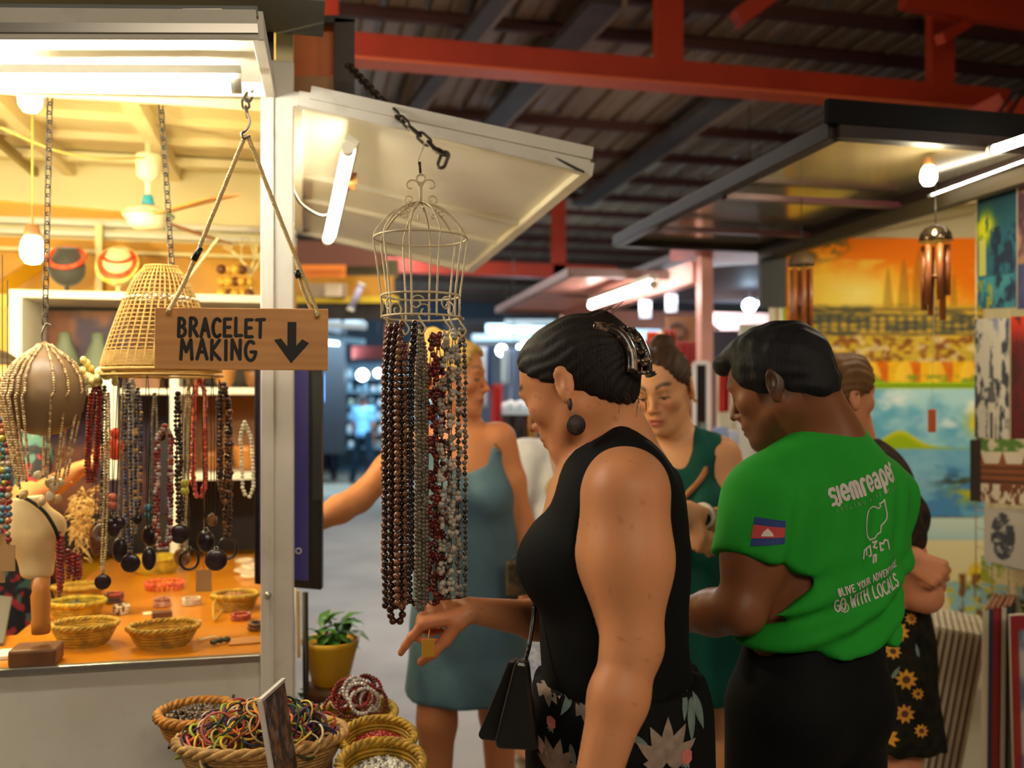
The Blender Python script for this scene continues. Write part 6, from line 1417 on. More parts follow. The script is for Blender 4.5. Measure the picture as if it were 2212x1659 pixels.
def paint_face(V, H, base, lip=(170,90,84), brow=(60,42,32), lash=True, stubble=None, blush=None, brow_w=1.0, fade=None):
    Vr = (V - np.array(H.c))/H.sc; R = np.array([list(q) for q in H.R]); X = Vr @ R.T
    col = np.tile(np.array(base, float), (len(V),1)); x, y, z = X[:,0], np.abs(X[:,1]), X[:,2]
    def lay(w_, c): nonlocal col; w_ = np.clip(w_,0,1)[:,None]; col = col*(1-w_) + np.array(c, float)*w_
    front = x > .05
    if fade: lay(step(z,-.055,-.02)*(x<.03)*(y>.03)*.55, fade); lay(step(z,-.075,-.03)*(x<-.05)*.6, fade)
    if blush: lay(np.exp(-(((y-.042)/.02)**2 + ((z+.035)/.02)**2))*front*.5, blush); lay(np.exp(-((y/.014)**2 + ((z+.036)/.016)**2))*(x>.085)*.4, blush)
    if stubble: lay(step(-z,.05,.075)*(x>.01)*(z>-.14)*.45, stubble)
    lay(np.exp(-((y/.022)**4 + ((z+.0735)/.0105)**4))*(x>.085)*.85, lip)
    lay(np.exp(-((y/.024)**4 + ((z+.0733)/.0016)**2))*(x>.085)*.7, [q*.35 for q in lip])
    bz = .021 + .010*np.sin(np.clip((y-.012)/.038,0,1)*2.4); lay(np.exp(-((z-bz)/(.0046*brow_w))**2)*step(y,.010,.016)*(1-step(y,.048,.056))*(x>.05)*.9, brow)
    if lash: lay(np.exp(-((z+.0065+.25*(y-.031)**2/.03)/.0017)**2)*step(y,.014,.019)*(1-step(y,.044,.049))*(x>.06)*.9, (30,22,20))
    lay(np.exp(-((z-.0035)/.0020)**2)*step(y,.015,.02)*(1-step(y,.044,.048))*(x>.06)*.35, [q*.55 for q in base])
    return lin(col)
def eyes(H, parent, iris=(80,60,40)):
    """lowered eyes: the lower edge of each eyeball shows under the lid"""
    for y in (-1,1):
        b = MB(); b.ball(H.L(.0800,.031*y,-.0055), .0116*H.sc, 14, 10); b.build('eye', mat('eye_white', (226,220,212), .15), parent)
        b = MB(); b.ball(H.L(.0868,.031*y,-.0085), .0062*H.sc, 12, 8, (1,1,1)); b.build('iris', mat('iris_%d' % iris[0], iris, .1), parent)
def hand(F, w, d, n, th, sc=1.0, curls=((10,10,5),)*4, thumb=(.6,.7,.3,20), k=.010, spread=0.0):
    w, d, n, th = Vector(w), Vector(d).normalized(), Vector(n).normalized(), Vector(th).normalized(); tips = []
    offs = (.029,.010,-.010,-.028); fw = (.086,.090,.085,.076); Ls = (.074,.082,.076,.060); rr = (.0092,.0094,.0090,.0080)
    for i in range(4):
        a = w + (th*offs[i]*.5 + d*.004)*sc; b = w + (th*offs[i] + d*fw[i] + n*.002)*sc
        F.cone(a, b, .0150*sc, .0112*sc, k); p = b; ax = th; dd = (d + th*spread*offs[i]*10).normalized(); ang = 0
        for j, fr in enumerate((.46,.30,.24)):
            ang += curls[i][j]; v = (dd*math.cos(math.radians(ang)) - n*math.sin(math.radians(ang))).normalized(); q = p + v*Ls[i]*fr*sc
            F.cone(p, q, rr[i]*(1 - .10*j)*sc, rr[i]*(1 - .10*(j+1))*sc, .004 if j else .007); p = q
        tips.append(p)
    p = w + (d*.022 + th*.024 - n*.008)*sc; v = (d*thumb[0] + th*thumb[1] - n*thumb[2]).normalized()
    F.cone(w + (d*.012 + th*.010)*sc, p, .016*sc, .0145*sc, .012)
    for j, ln in enumerate((.040,.033,.027)):
        q = p + v*ln*sc; F.cone(p, q, (.0140,.0112,.0102)[j]*sc, (.0115,.0104,.0085)[j]*sc, .006); p = q
        v = (v*math.cos(math.radians(thumb[3])) + d*math.sin(math.radians(thumb[3]))).normalized()
    tips.append(p); return tips
def skin_mat(name, rough=.48, sss=.06): return mat(name, attr='Col', rough=rough, sss=sss, spec=.35, bump=(420,.10,.001))
M_skin = skin_mat('skin'); M_skind = skin_mat('skin_dark', .42, .03)
def hairm(name, rgb, hi): return mat(name, rgb, .62, stretch=(1,1,.25), wave=(hi, 60, .45, 6, 'X'), var=(hi, 40, .3), bump=(260,.6,.002), spec=.22)
def hair_field(H, fine=.0034, ext=.17): c = H.c; return Field([q - ext for q in c], [q + ext for q in c], fine)
def hair_cap(F, H, grow=.007, back=.0, hairline=.075, side=-.012, slope=.6, temple=.078, zf=-.030):
    L, R, sc = H.L, H.R, H.sc
    F.ell(L(-.014,0,.027), [(.099+grow+back)*sc, (.077+grow)*sc, (.083+grow)*sc], R, .01); F.ell(L(.026,0,.032), [(.065+grow)*sc,(.065+grow)*sc,(.061+grow)*sc], R, .03)
    F.ell(L(-.055,0,-.03), [(.05+grow)*sc,(.058+grow*.6)*sc,(.06)*sc], R, .03)
    f, s, u = H.B
    F.ell(L(.100,0,zf), [.078*sc,temple*sc,(hairline - zf)*sc], R, .022, '-')
    F.cut(L(0,0,side), f*slope - u, .012)
def strands(F, H, amp=.0012, freq=900, seed=1, ax=1):
    R = np.array([list(q) for q in H.R]); c = np.array(H.c)
    def fn(X, Y, Z):
        x = (X-c[0])*R[0,0] + (Y-c[1])*R[0,1] + (Z-c[2])*R[0,2]; y = (X-c[0])*R[1,0] + (Y-c[1])*R[1,1] + (Z-c[2])*R[1,2]; z = (X-c[0])*R[2,0] + (Y-c[1])*R[2,1] + (Z-c[2])*R[2,2]
        return amp*np.sin((np.arctan2(z + .0, y if ax == 1 else x) * 26) + 3*np.sin(x*30 + seed) + vnoise(X*90, Y*90, Z*90, seed))
    F.warp(fn)
def finish(F, name, m, parent, cols=None, it=1):
    V, Q = F.surface(); c = cols(V) if callable(cols) else cols
    return skin_obj(name, V, Q, m, parent, c, it)
def folds(F, c, amp, fx, seed, vert=True):
    """soft creases of hanging cloth"""
    def fn(X, Y, Z):
        a = np.arctan2(Y - c[1], X - c[0]); return amp*(np.sin(a*fx + Z*(3 if vert else 26) + 1.5*vnoise(X*9, Y*9, Z*5, seed)) * .6 + .5*vnoise(X*22, Y*22, Z*14, seed + 1))
    F.warp(fn)
def V3(px, py, t): return P(px, py, t)
def fabric(name, rgb, rough=.85, var=None, sheen=0, attr=None): return mat(name, rgb, rough, spec=.2, var=var or (tuple(int(x*.75) for x in rgb), 12, .35), sheen=sheen, bump=(520,.25,.0012), attr=attr)
def legs(F, hipL, hipR, kneeL, kneeR, ankL, ankR, f, rs=(.085,.055,.036), k=.03):
    for h, kn, an in ((hipL,kneeL,ankL),(hipR,kneeR,ankR)):
        F.chain([h,kn,an], rs, k); F.cone(Vector(an) + Vector((0,0,.0)), Vector((an.x,an.y,.045)), rs[2], .034, .02); F.cone(Vector((an.x,an.y,.035)) - f*.03, Vector((an.x,an.y,.025)) + f*.15, .033, .026, .02)
# ------------------------------------------------------------------ the woman in the black top (nearest)
bf = (-CR*.99 + CF*.12).normalized(); bs_ = UP.cross(bf)
w1 = thing('person', 'woman in a black sleeveless top and floral skirt pointing down at the baskets', 'person', (P(1335,1560,1.60).x, P(1335,1560,1.60).y, 0))
T = 1.60
nb = V3(1334,968,1.61); chest = V3(1322,1165,1.60); waist = V3(1322,1385,1.60); hip = V3(1338,1560,1.60)
shL = V3(1356,1068,1.435); shR = nb + (nb - shL); shR.z = shL.z; shR = Vector((nb.x*2 - shL.x, nb.y*2 - shL.y, shL.z)) + bf*.02
elL = V3(1366,1392,1.40); wrL = V3(1262,1790,1.33)
elR = V3(1255,1352,1.80); wrR = V3(1018,1318,1.69)
lo = Vector((min(q.x for q in (wrR,shL,shR,hip,elL))-.24, min(q.y for q in (shL,wrL,elL))-.16, 0)); hi = Vector((hip.x+.26, max(shR.y, elR.y)+.16, 1.68))
hc = V3(1243,826,1.60); HB = basis(-CR*.865 + CF*.50, 26, 0)
F = Field(lo, hi, .0085, [(hc - Vector((.15,.15,.15)), hc + Vector((.15,.15,.14)), .0036), (V3(1010,1322,1.69) - Vector((.19,.055,.105)), V3(1010,1322,1.69) + Vector((.03,.055,.05)), .0026)])
def torso1(F, g=0.0):
    fl = (bf,.78)
    F.cone(chest + UP*.03, waist + UP*.06, .150, .140, .05, fl, grow=g); F.cone(waist + UP*.06, hip, .143, .168, .05, fl, grow=g)
    F.cone(V3(1358,1040,1.50), Vector((2*nb.x - V3(1358,1040,1.50).x, 2*nb.y - V3(1358,1040,1.50).y, V3(1358,1040,1.50).z)), .056, .050, .06, grow=g)
    F.cone(chest + UP*.085 - bf*.004, chest, .085, .142, .06, fl, grow=g)
    F.cone(nb - bf*.008 - UP*.012, chest + UP*.05 - bf*.05, .048, .085, .05, (bf,.7), grow=g)
    for y in (-1,1): F.ell(chest + bf*.088 + bs_*.070*y - UP*.035, (.062,.062,.060), k=.05, grow=g)
def arms1(F, g=0):
    F.chain([shL, shL.lerp(elL,.45), elL], [.066,.060,.045], .04, grow=g); F.chain([elL, elL.lerp(wrL,.3), wrL], [.043,.043,.027], .02, grow=g)
    F.chain([shR, elR], [.058,.042], .04, grow=g); F.chain([elR, elR.lerp(wrR,.42), wrR], [.040,.036,.0235], .02, grow=g)
torso1(F); arms1(F)
H1 = head(F, hc, HB, .955, nb + UP*.02, (.047,.051)); F.cone(H1.L(-.045,0,-.03), nb - bf*.010 + UP*.002, .036, .038, .035)
tips = hand(F, wrR, -CR*1.0 - UP*.12 - CF*.05, UP*.94 - CF*.30, -CF*.94 - UP*.30, .98, ((46,8,4),(66,70,40),(72,75,45),(74,78,45)), (.62,.22,.72,14))
hand(F, wrL, Vector((-.35,-.1,-.93)), -CF*.9 - CR*.2, -CR, .98, ((20,20,12),)*4)
legs(F, hip + bs_*.085 - UP*.05, hip - bs_*.085 - UP*.05, Vector((hip.x-.03,hip.y,.47)) + bs_*.085, Vector((hip.x-.03,hip.y,.47)) - bs_*.085, Vector((hip.x,hip.y,.08)) + bs_*.085, Vector((hip.x,hip.y,.08)) - bs_*.085, bf)
def cols1(V):
    c = paint_face(V, H1, (212,142,96), (176,92,76), (52,38,30), blush=(204,120,84))
    r = np.random.default_rng(3); n = vnoise(V[:,0]*28, V[:,1]*28, V[:,2]*28, 5)[:,None]*.05; c = c*(1 + n)
    d = np.linalg.norm(V - np.array(wrR), axis=1); c[d < .22] *= np.where(V[d < .22][:,[0]] < wrR.x - .02, np.array([[1.02,.88,.86]]), 1.0)
    f_ = vnoise(V[:,0]*420, V[:,1]*420, V[:,2]*420, 8); arm = np.linalg.norm(V - np.array(shL), axis=1) < .55; c[(f_ > 1.3) & arm] *= np.array([.84,.76,.72]); return c
finish(F, 'body', M_skin, w1, cols1); eyes(H1, w1)
# hair and claw clip
F = hair_field(H1); hair_cap(F, H1, .007, .002, .092, -.012, .95); L = H1.L
F.ell(L(-.090,0,.018), [.038,.044,.050], H1.R, .03); F.cone(L(-.080,0,.05), L(-.096,0,.076), .024, .014, .02)
strands(F, H1, .0013, seed=2); M_h1 = hairm('hair_dark', (20,15,13), (44,33,27)); hairo = finish(F, 'hair', M_h1, w1)
b = MB()
for k in range(20):
    p = L(-.075 + random.uniform(-.02,.01), random.uniform(-.05,.05), -.060 + random.uniform(-.01,.01)); q = p + (-HB[0]*random.uniform(.005,.03) - UP*random.uniform(.02,.05)) + bs_*random.uniform(-.02,.02); b.tube(hard([p, p.lerp(q,.5) - HB[0]*.008, q], 3), .0004, 3)
for k in range(10): p = L(-.085 + random.uniform(-.02,.02), random.uniform(-.03,.03), .065); b.tube(hard([p, p + UP*random.uniform(.01,.03) - HB[0]*random.uniform(-.02,.02), p + UP*.02 - HB[0]*random.uniform(.01,.04)], 3), .0006, 3)
b.build('loose_strands', hairm('hair_strand', (62,44,32), (90,66,48)), w1, kind='stuff')
clip = MB()
for sgn in (-1,1):
    clip.tube(hard([L(-.094,.045*sgn,.060), L(-.126,.036*sgn,.034), L(-.131,.032*sgn,-.006), L(-.120,.036*sgn,-.040)], 6), .009, 8)
    for k in range(5): z = .042 - .022*k; clip.tube(hard([L(-.126,.036*sgn,z), L(-.136,.020*sgn,z-.004), L(-.130,.002*sgn,z-.006)], 4), .0042, 6)
clip.build('claw_clip', mat('tortoise_clip', (46,36,32), .3, var=((150,116,96), 60, .9, 2, .52, .58), coat=.4), w1)
er_ = H1.L(-.012,.088,-.050); b = MB(); b.ball(er_, .0085, 12, 8, (.5,1,1.2), Matrix(((CR.x,CF.x,0),(CR.y,CF.y,0),(0,0,1)))); ear = thing('earring', 'round dark wooden drop earring of the woman in black', 'earring', er_)
b.build('stud', mat('earring_wood', (42,30,28), .5, var=((80,60,50), 150, .6), bump=(300,.6,.002)), ear); ec = er_ - UP*.034 + CR*.010
MB().tube([er_ - UP*.008, ec + UP*.018], .001, 5).build('wire', mat('zinc'), ear); MB().lathe([(0,-.002),(.0165,-.002),(.0172,0),(.0165,.002),(0,.002)], ec, 28, (CR*.35 - CF*.94).to_track_quat('Z','Y')).build('disc', mat('earring_wood'), ear)
for o in list(ear.children): pass
# tank top
F = Field(lo, hi, .0085, [(Vector((chest.x-.22, lo.y, nb.z-.42)), Vector((chest.x+.22, hi.y, nb.z+.05)), .0060)])
torso1(F, .0075)
for sh, sg in ((shL,1),(shR,-1)): F.ell(sh + bs_*.026*sg - UP*.060 + bf*.002, (.088,.078,.136), [list(bf), list(bs_), [0,0,1]], .008, '-')
F.cone(nb + UP*.10 + bf*.02, nb + bf*.085 - UP*.065, .066, .084, .02, mode='-'); F.cone(nb + UP*.09, nb - UP*.01 - bf*.05, .056, .050, .02, mode='-')
F.cut(waist - UP*.070, (0,0,-1), .006); F.cut(nb + UP*.05, (0,0,1), .01)
folds(F, (waist.x, waist.y), .0036, 5, 21, False)
M_tank = fabric('black_jersey', (9,9,9)); finish(F, 'tank_top', M_tank, w1)
# floral skirt
F = Field((lo.x,lo.y,.5), (hi.x,hi.y,1.12), .0085)
F.cone(waist - UP*.035, hip, .132, .168, .03, (bf,.80), grow=.012); F.cone(hip, Vector((hip.x+.01,hip.y,.55)), .172, .205, .05, (bf,.84), grow=.012)
F.cut(Vector((0,0,.56)), (0,0,-1), .004); F.cut(waist - UP*.055, (0,0,1), .006); folds(F, (hip.x,hip.y), .0050, 13, 31)
M_skirt = fabric('black_viscose', (8,8,9), .8); sk1 = finish(F, 'skirt', M_skirt, w1)
def leaf2(cx, cy, L, wd, ang): 
    a = math.radians(ang); out = []
    for k in range(9): f = k/8; out.append((f*L, wd*math.sin(math.pi*f**.8)))
    for k in range(7,0,-1): f = k/8; out.append((f*L, -wd*math.sin(math.pi*f**.8)))
    return [Vector((cx + x*math.cos(a) - y*math.sin(a), cy + x*math.sin(a) + y*math.cos(a))) for x, y in out]
bv = bvh_of(sk1)
PRT = {'blush': mat('print_blush', (214,176,164), .8, var=((180,130,124), 60, .5)), 'beige': mat('print_beige', (150,128,112), .8, var=((110,92,82), 60, .6)), 'sage': mat('print_sage', (112,130,124), .8, var=((70,86,80), 50, .5)), 'rose': mat('print_rose', (206,120,108), .8, var=((170,84,78), 60, .5)), 'sun': mat('print_sun', (214,150,40), .8, var=((170,96,24), 50, .6)), 'sund': mat('print_sundark', (84,44,20), .8)}
def scatter_print(bvh, root, items, t0, sc):
    """items: (px, py, kind, radius px, angle)"""
    og = P(1106,870,t0)
    for px, py, kd, r, an in items:
        acc = {}; x, y, q = (px - 1106)*sc, (870 - py)*sc, r*sc
        if kd == 'magnolia':
            for k, (da, l) in enumerate(((90,1),(60,.95),(120,.95),(30,.9),(150,.9),(0,.6),(180,.6))): acc.setdefault('beige' if r > 38 else 'blush', []).append(leaf2(x, y, q*l, q*.17, an + da - 90))
        elif kd == 'drop':
            for da, l in ((0,1),(26,.9),(-26,.9)): acc.setdefault('blush' if r < 38 else 'beige', []).append(leaf2(x, y, q*l, q*.22, an + da))
        elif kd == 'leaf': acc.setdefault('sage', []).append(leaf2(x, y, q, q*.13, an))
        elif kd == 'rose':
            acc.setdefault('rose', []).append([Vector((x + q*.8*math.cos(6.283*k/12)*(.85 + .15*(k % 2)), y + q*math.sin(6.283*k/12))) for k in range(12)])
            for da in (250,290,215): acc.setdefault('sage', []).append(leaf2(x, y - q*.7, q*.9, q*.2, da))
        elif kd == 'sun':
            for k in range(9): acc.setdefault('sun', []).append(leaf2(x, y, q, q*.22, k*40 + an))
            acc.setdefault('sund', []).append([Vector((x + q*.36*math.cos(6.283*k/10), y + q*.36*math.sin(6.283*k/10))) for k in range(10)])
        for kk, polys in acc.items(): cloth_print({'sund':'printed_seedhead','sage':'printed_leaf'}.get(kk, 'printed_flower'), polys, og, CR, UP, CF, bvh, PRT[kk], root, .0026 + .0005*(kk in ('sund','rose')) + .0004*(kk == 'blush') + .0002*(kk == 'beige'), .014)
s_ = 1.45/2000
scatter_print(bv, w1, [(1134,1482,'drop',36,-88),(1180,1500,'drop',48,-80),(1168,1498,'drop',40,-112),(1216,1490,'drop',34,-100),(1240,1506,'leaf',56,-120),(1262,1512,'drop',44,-90),(1222,1500,'leaf',46,-140),(1192,1574,'rose',13,0),(1200,1664,'magnolia',64,80),(1266,1590,'leaf',36,-70),(1450,1458,'drop',56,-95),(1440,1466,'drop',48,-122),(1432,1628,'magnolia',88,85),(1392,1590,'leaf',56,150),(1372,1640,'leaf',60,200),(1486,1500,'leaf',56,-100),(1500,1512,'leaf',88,-95),(1510,1515,'leaf',80,-75),(1474,1450,'leaf',66,-35),(1480,1626,'rose',17,0),(1458,1640,'leaf',46,-100),(1388,1490,'leaf',60,100),(1148,1440,'leaf',30,-60),(1340,1560,'magnolia',36,90),(1232,1604,'leaf',50,-80),(1152,1560,'leaf',40,-95),(1165,1620,'drop',34,-80)], 1.45, s_)
# gold tag pinched between the curled fingers
gt_ = tips[1] + Vector((.010,0,-.012)); q = MB(); q.box(P(925,1400,1.60), (.022,.0015,.030)); q.tube([P(925,1386,1.60), P(928,1360,1.62)], .0008, 4); tag(q.build('paper_tag', mat('ochre_tag', (206,146,30), .6)), 'small ochre tag pinched under the pointing hand', 'tag')
# shoulder bag
bg = thing('shoulder_bag', 'black leather bag with a gusset hanging at the front of the floral skirt', 'bag', P(1100,1620,1.50))
def bagq(name, pts, t0, t1, bev, m): 
    b = MB(); n = len(pts); vs = [P(x,y,t0) for x, y in pts] + [P(x + 4,y - 6,t1) for x, y in pts]; b.add(vs, [tuple(range(n)), tuple(range(2*n-1,n-1,-1))] + [(i,(i+1)%n if False else n+i,n+(i+1)%n,(i+1)%n) for i in range(n)]); o = b.build(name, m, bg, bev); return o
M_lea = mat('black_leather', (18,17,17), .38, bump=(160,.3,.002), coat=.2)
bagq('front_panel', [(1112,1428),(1140,1432),(1162,1622),(1072,1618),(1069,1600)], 1.44, 1.48, .006, M_lea)
bagq('gusset', [(1098,1428),(1116,1424),(1076,1602),(1038,1598),(1032,1588)], 1.48, 1.54, .008, M_lea)
bagq('rear_panel', [(1116,1424),(1140,1428),(1154,1600),(1076,1600)], 1.49, 1.53, .006, M_lea)
MB().tube(hard([P(1155,1310,1.55), P(1150,1350,1.54), P(1142,1400,1.52), P(1132,1430,1.50)], 5), .004, 6).build('strap', M_lea, bg); MB().tube(hard([P(1155,1310,1.55), P(1180,1150,1.56), P(1260,1010,1.545)], 8), .004, 6).build('strap', M_lea, bg)
for x, y in ((1141,1402),(1138,1416),(1135,1428)): MB().torus(P(x,y,1.50), .006, .0014, nrm=CR, n=14, m=5).build('ring', mat('dark_ring', (60,56,52), .3, .9), bg)
# ------------------------------------------------------------------ the man in the green T-shirt
w2p = V3(1765,1450,1.87); w2 = thing('person', 'man in a green printed T-shirt and black trousers seen from behind', 'person', (w2p.x, w2p.y, 0))
mf = (-CR*.50 + CF*.866).normalized(); ms = UP.cross(mf)
nb2 = V3(1778,955,1.89); ch2 = V3(1778,1150,1.88); wa2 = V3(1766,1340,1.87); hp2 = V3(1744,1500,1.87)
sL2 = V3(1652,1082,1.80); sR2 = V3(1896,1072,1.97); eL2 = V3(1602,1318,1.76); rL2 = V3(1440,1330,1.93); eR2 = V3(1896,1330,2.08); rR2 = V3(1760,1330,2.22)
hc2 = V3(1684,824,1.88); HB2 = basis(-CR*.82 + CF*.57, 20, 0)
lo2 = Vector((min(sL2.x, eL2.x, rL2.x)-.12, min(sL2.y, eL2.y)-.22, 0)); hi2 = Vector((sR2.x+.20, rR2.y+.25, 1.72))
def torso2(F, g=0.0):
    F.cone(ch2 + UP*.02, wa2 + UP*.03, .156, .138, .06, (mf,.70), grow=g); F.cone(wa2 + UP*.03, hp2, .140, .154, .05, (mf,.78), grow=g)
    F.cone(sL2 + ms*-.035 + UP*.004, sR2 + ms*.035 + UP*.004, .062, .062, .06, grow=g)
    F.cone(ch2 + UP*.085 - mf*.01, ch2, .11, .155, .06, (mf,.68), grow=g); F.cone(nb2 - UP*.01, ch2 + UP*.06 - mf*.03, .052, .11, .06, (mf,.72), grow=g)
    for y in (-1,1): F.cone(nb2 - UP*.01, (sL2 if y > 0 else sR2) - ms*.03*y, .044, .050, .05, grow=g)
def arms2(F, g=0):
    F.chain([sL2, sL2.lerp(eL2,.5), eL2], [.064,.054,.044], .04, grow=g); F.chain([eL2, eL2.lerp(rL2,.35), rL2], [.044,.044,.029], .02, grow=g)
    F.chain([sR2, sR2.lerp(eR2,.5), eR2], [.062,.052,.044], .04, grow=g); F.chain([eR2, eR2.lerp(rR2,.35), rR2], [.044,.042,.029], .02, grow=g)
F = Field(lo2, hi2, .0095, [(hc2 - Vector((.15,.15,.15)), hc2 + Vector((.15,.15,.14)), .0036), (rL2 - Vector((.16,.10,.10)), rL2 + Vector((.02,.16,.07)), .0045)])
torso2(F); arms2(F)
H2 = head(F, hc2, HB2, 1.0, nb2 + UP*.02, (.056,.062), 1.12); F.cone(H2.L(-.055,0,-.03), nb2 - mf*.020 + UP*.006, .046, .054, .04)
hand(F, rL2, (-CR*.8 + CF*.55 - UP*.15), (CR*.45 + CF*.55 + UP*.6), UP*.7 - CF*.6, 1.05, ((30,30,20),)*4); hand(F, rR2, (-CR*.6 + CF*.6), UP, -CR, 1.05, ((30,30,20),)*4)
legs(F, hp2 + ms*.09 - UP*.05, hp2 - ms*.09 - UP*.05, Vector((hp2.x,hp2.y,.48)) + ms*.10, Vector((hp2.x,hp2.y,.48)) - ms*.10, Vector((hp2.x,hp2.y,.09)) + ms*.11, Vector((hp2.x,hp2.y,.09)) - ms*.11, mf)
def cols2(V): return paint_face(V, H2, (126,76,48), (120,66,54), (22,17,15), stubble=(60,40,30), brow_w=1.25, fade=(30,22,20))
finish(F, 'body', M_skind, w2, cols2); eyes(H2, w2, (40,26,18))
F = hair_field(H2); hair_cap(F, H2, .008, -.004, .082, -.034, .42, .076, -.028)
L = H2.L; F.cone(L(.070,-.03,.078), L(.100,.01,.076), .026, .016, .02); F.cone(L(.085,.03,.072), L(.108,-.01,.066), .020, .012, .02); F.ell(L(.02,0,.085), [.06,.055,.028], H2.R, .03)
F.warp(lambda X, Y, Z: .0016*vnoise(X*170, Y*170, Z*170, 4) + .0012*vnoise(X*60, Y*60, Z*200, 6)); finish(F, 'hair', hairm('hair_black', (14,13,15), (34,32,36)), w2)
# T-shirt
F = Field((lo2.x,lo2.y,.84), (hi2.x,hi2.y,1.52), .0078)
torso2(F, .013); F.chain([sL2, sL2.lerp(eL2,.62)], [.078,.079], .05); F.chain([sR2, sR2.lerp(eR2,.62)], [.068,.066], .05)
F.cone(wa2 + UP*.08, wa2 - UP*.022, .146, .158, .04, (mf,.76), grow=.014)
for s0, e0, fr in ((sL2,eL2,.56),(sR2,eR2,.56)):
    d = (e0 - s0).normalized(); p = s0.lerp(e0, fr); F.put(lambda X, Y, Z, p=p, d=d: np.maximum((p.x-X)*d.x + (p.y-Y)*d.y + (p.z-Z)*d.z, np.sqrt((X-p.x)**2 + (Y-p.y)**2 + (Z-p.z)**2) - .115), p - Vector((.12,)*3), p + Vector((.12,)*3), .004, '-')
F.cone(nb2 + UP*.14 + mf*.02, nb2 + UP*.072 + mf*.006, .060, .058, .012, mode='-'); F.cut(wa2 - UP*.036, (0,0,-1), .010)
def creases(X, Y, Z):
    h = (X - wa2.x)*ms.x + (Y - wa2.y)*ms.y; z = Z - wa2.z; low = np.exp(-((z-.02)/.09)**2)
    return (1 - step(Z - nb2.z, -.10, -.03))*(.0115*low*np.sin(z*95 + h*38 + 2*vnoise(X*8,Y*8,Z*8,3)) + .0064*np.sin(h*70 + z*24 + 2.2*vnoise(X*7,Y*7,Z*6,5))*np.exp(-((z-.25)/.20)**2) + .0015*vnoise(X*26,Y*26,Z*20,9))
F.warp(creases); M_green = fabric('green_jersey', (34,150,44), .8, ((22,120,32), 8, .3)); tee = finish(F, 't_shirt', M_green, w2)
bvt = bvh_of(tee); M_wp = mat('white_print', (206,196,190), .8, var=((160,160,150), 40, .4))
ex2 = CR
def shirt_text(name, txt, px, py, t, tilt, hpx, stpx, wpx, gap=.16, m=None, pts=None):
    k = t/2000; e = (ex2*math.cos(tilt) + UP*math.sin(tilt)); n = (UP*math.cos(tilt) - ex2*math.sin(tilt))
    if pts is None:
        adv = [(ADV.get(c, .92)*.8 + gap) for c in txt]; tot = sum(adv) - gap; sx = wpx/tot; x = 0; polys = []
        for ch, ad in zip(txt, adv):
            for st in GLYPH.get(ch, []): ribbon(polys, [(x + p[0]*.8*sx, p[1]*hpx) for p in st], stpx)
            x += ad*sx
    else: polys = pts
    polys = [[q*k for q in p] for p in polys]
    return cloth_print(name, polys, P(px,py,t), e, n, CF, bvt, m or M_wp, tee, .0014, .010)
shirt_text('wordmark', 'siemreaper', 1772, 1084, 1.80, .27, 46, 7.5, 190, .10)
shirt_text('wordmark_dot', '', 1790, 1083, 1.80, 0, 0, 0, 0, pts=[[Vector((4.5*math.cos(6.283*k/12), 4.5*math.sin(6.283*k/12))) for k in range(12)]])
shirt_text('small_line', 'C Y C L I N G   A D V E N T U R E', 1784, 1100, 1.80, .27, 8, 1.3, 172, .10, mat('faint_print', (110,170,104), .8))
mp = [(1858,1094),(1868,1090),(1878,1092),(1886,1096),(1892,1092),(1890,1086),(1898,1083),(1902,1078),(1904,1092),(1907,1108),(1906,1118),(1900,1126),(1892,1132),(1890,1146),(1882,1150),(1876,1158),(1862,1160),(1856,1154),(1852,1146),(1850,1130),(1851,1112),(1854,1100),(1858,1094)]
shirt_text('map_outline', '', 1852, 1160, 1.80, .0, 0, 0, 0, pts=ribbon([], [((x - 1852)*1.0, 1160 - y + .02*(x - 1852)) for x, y in mp], 3.0))
kh = [[(1842,1196),(1844,1180),(1850,1176),(1852,1190)],[(1852,1176),(1862,1172),(1866,1192),(1860,1194)],[(1870,1166),(1880,1164),(1872,1176),(1880,1178)],[(1870,1208),(1872,1194),(1878,1192),(1876,1206)],[(1890,1182),(1888,1168),(1896,1170),(1900,1162),(1908,1164),(1912,1182)],[(1890,1184),(1896,1182)]]
shirt_text('script_line', '', 1842, 1196, 1.80, .0, 0, 0, 0, pts=[q for st in kh for q in ribbon([], [((x - 1842)*1.0, 1196 - y) for x, y in st], 4.2)])
shirt_text('slogan', '#LIVE YOUR ADVENTURE', 1784, 1272, 1.80, .28, 15, 2.8, 168, .18); shirt_text('slogan', 'GO WITH LOCALS', 1780, 1306, 1.80, .24, 26, 4.0, 172, .16)
shirt_text('pin_mark', '', 1799, 1297, 1.80, .0, 0, 0, 0, pts=ribbon([], [(9*math.cos(6.283*k/14), 9*math.sin(6.283*k/14)) for k in range(15)], 2.4))
dF = (CF*.86 + CR*.51).normalized(); exF = (CR*.86 - CF*.51).normalized()
def flag(name, pts, m, off=.0012): cloth_print(name, [[Vector(((x - 1610)*1.78/2000, (1185 - y)*1.78/2000)) for x, y in pts]], P(1610,1185,1.68), exF, UP, dF, bvt, m, tee, off, .012)
flag('flag_patch', [(1608,1186),(1672,1180),(1674,1132),(1612,1126)], mat('flag_blue', (30,56,120), .7)); flag('flag_red', [(1608,1170),(1672,1166),(1673,1146),(1611,1142)], mat('flag_red', (190,60,60), .7), .0018)
flag('flag_temple', [(1628,1165),(1654,1164),(1650,1156),(1645,1158),(1641,1148),(1637,1158),(1632,1156)], mat('flag_white', (220,206,200), .7), .0024)
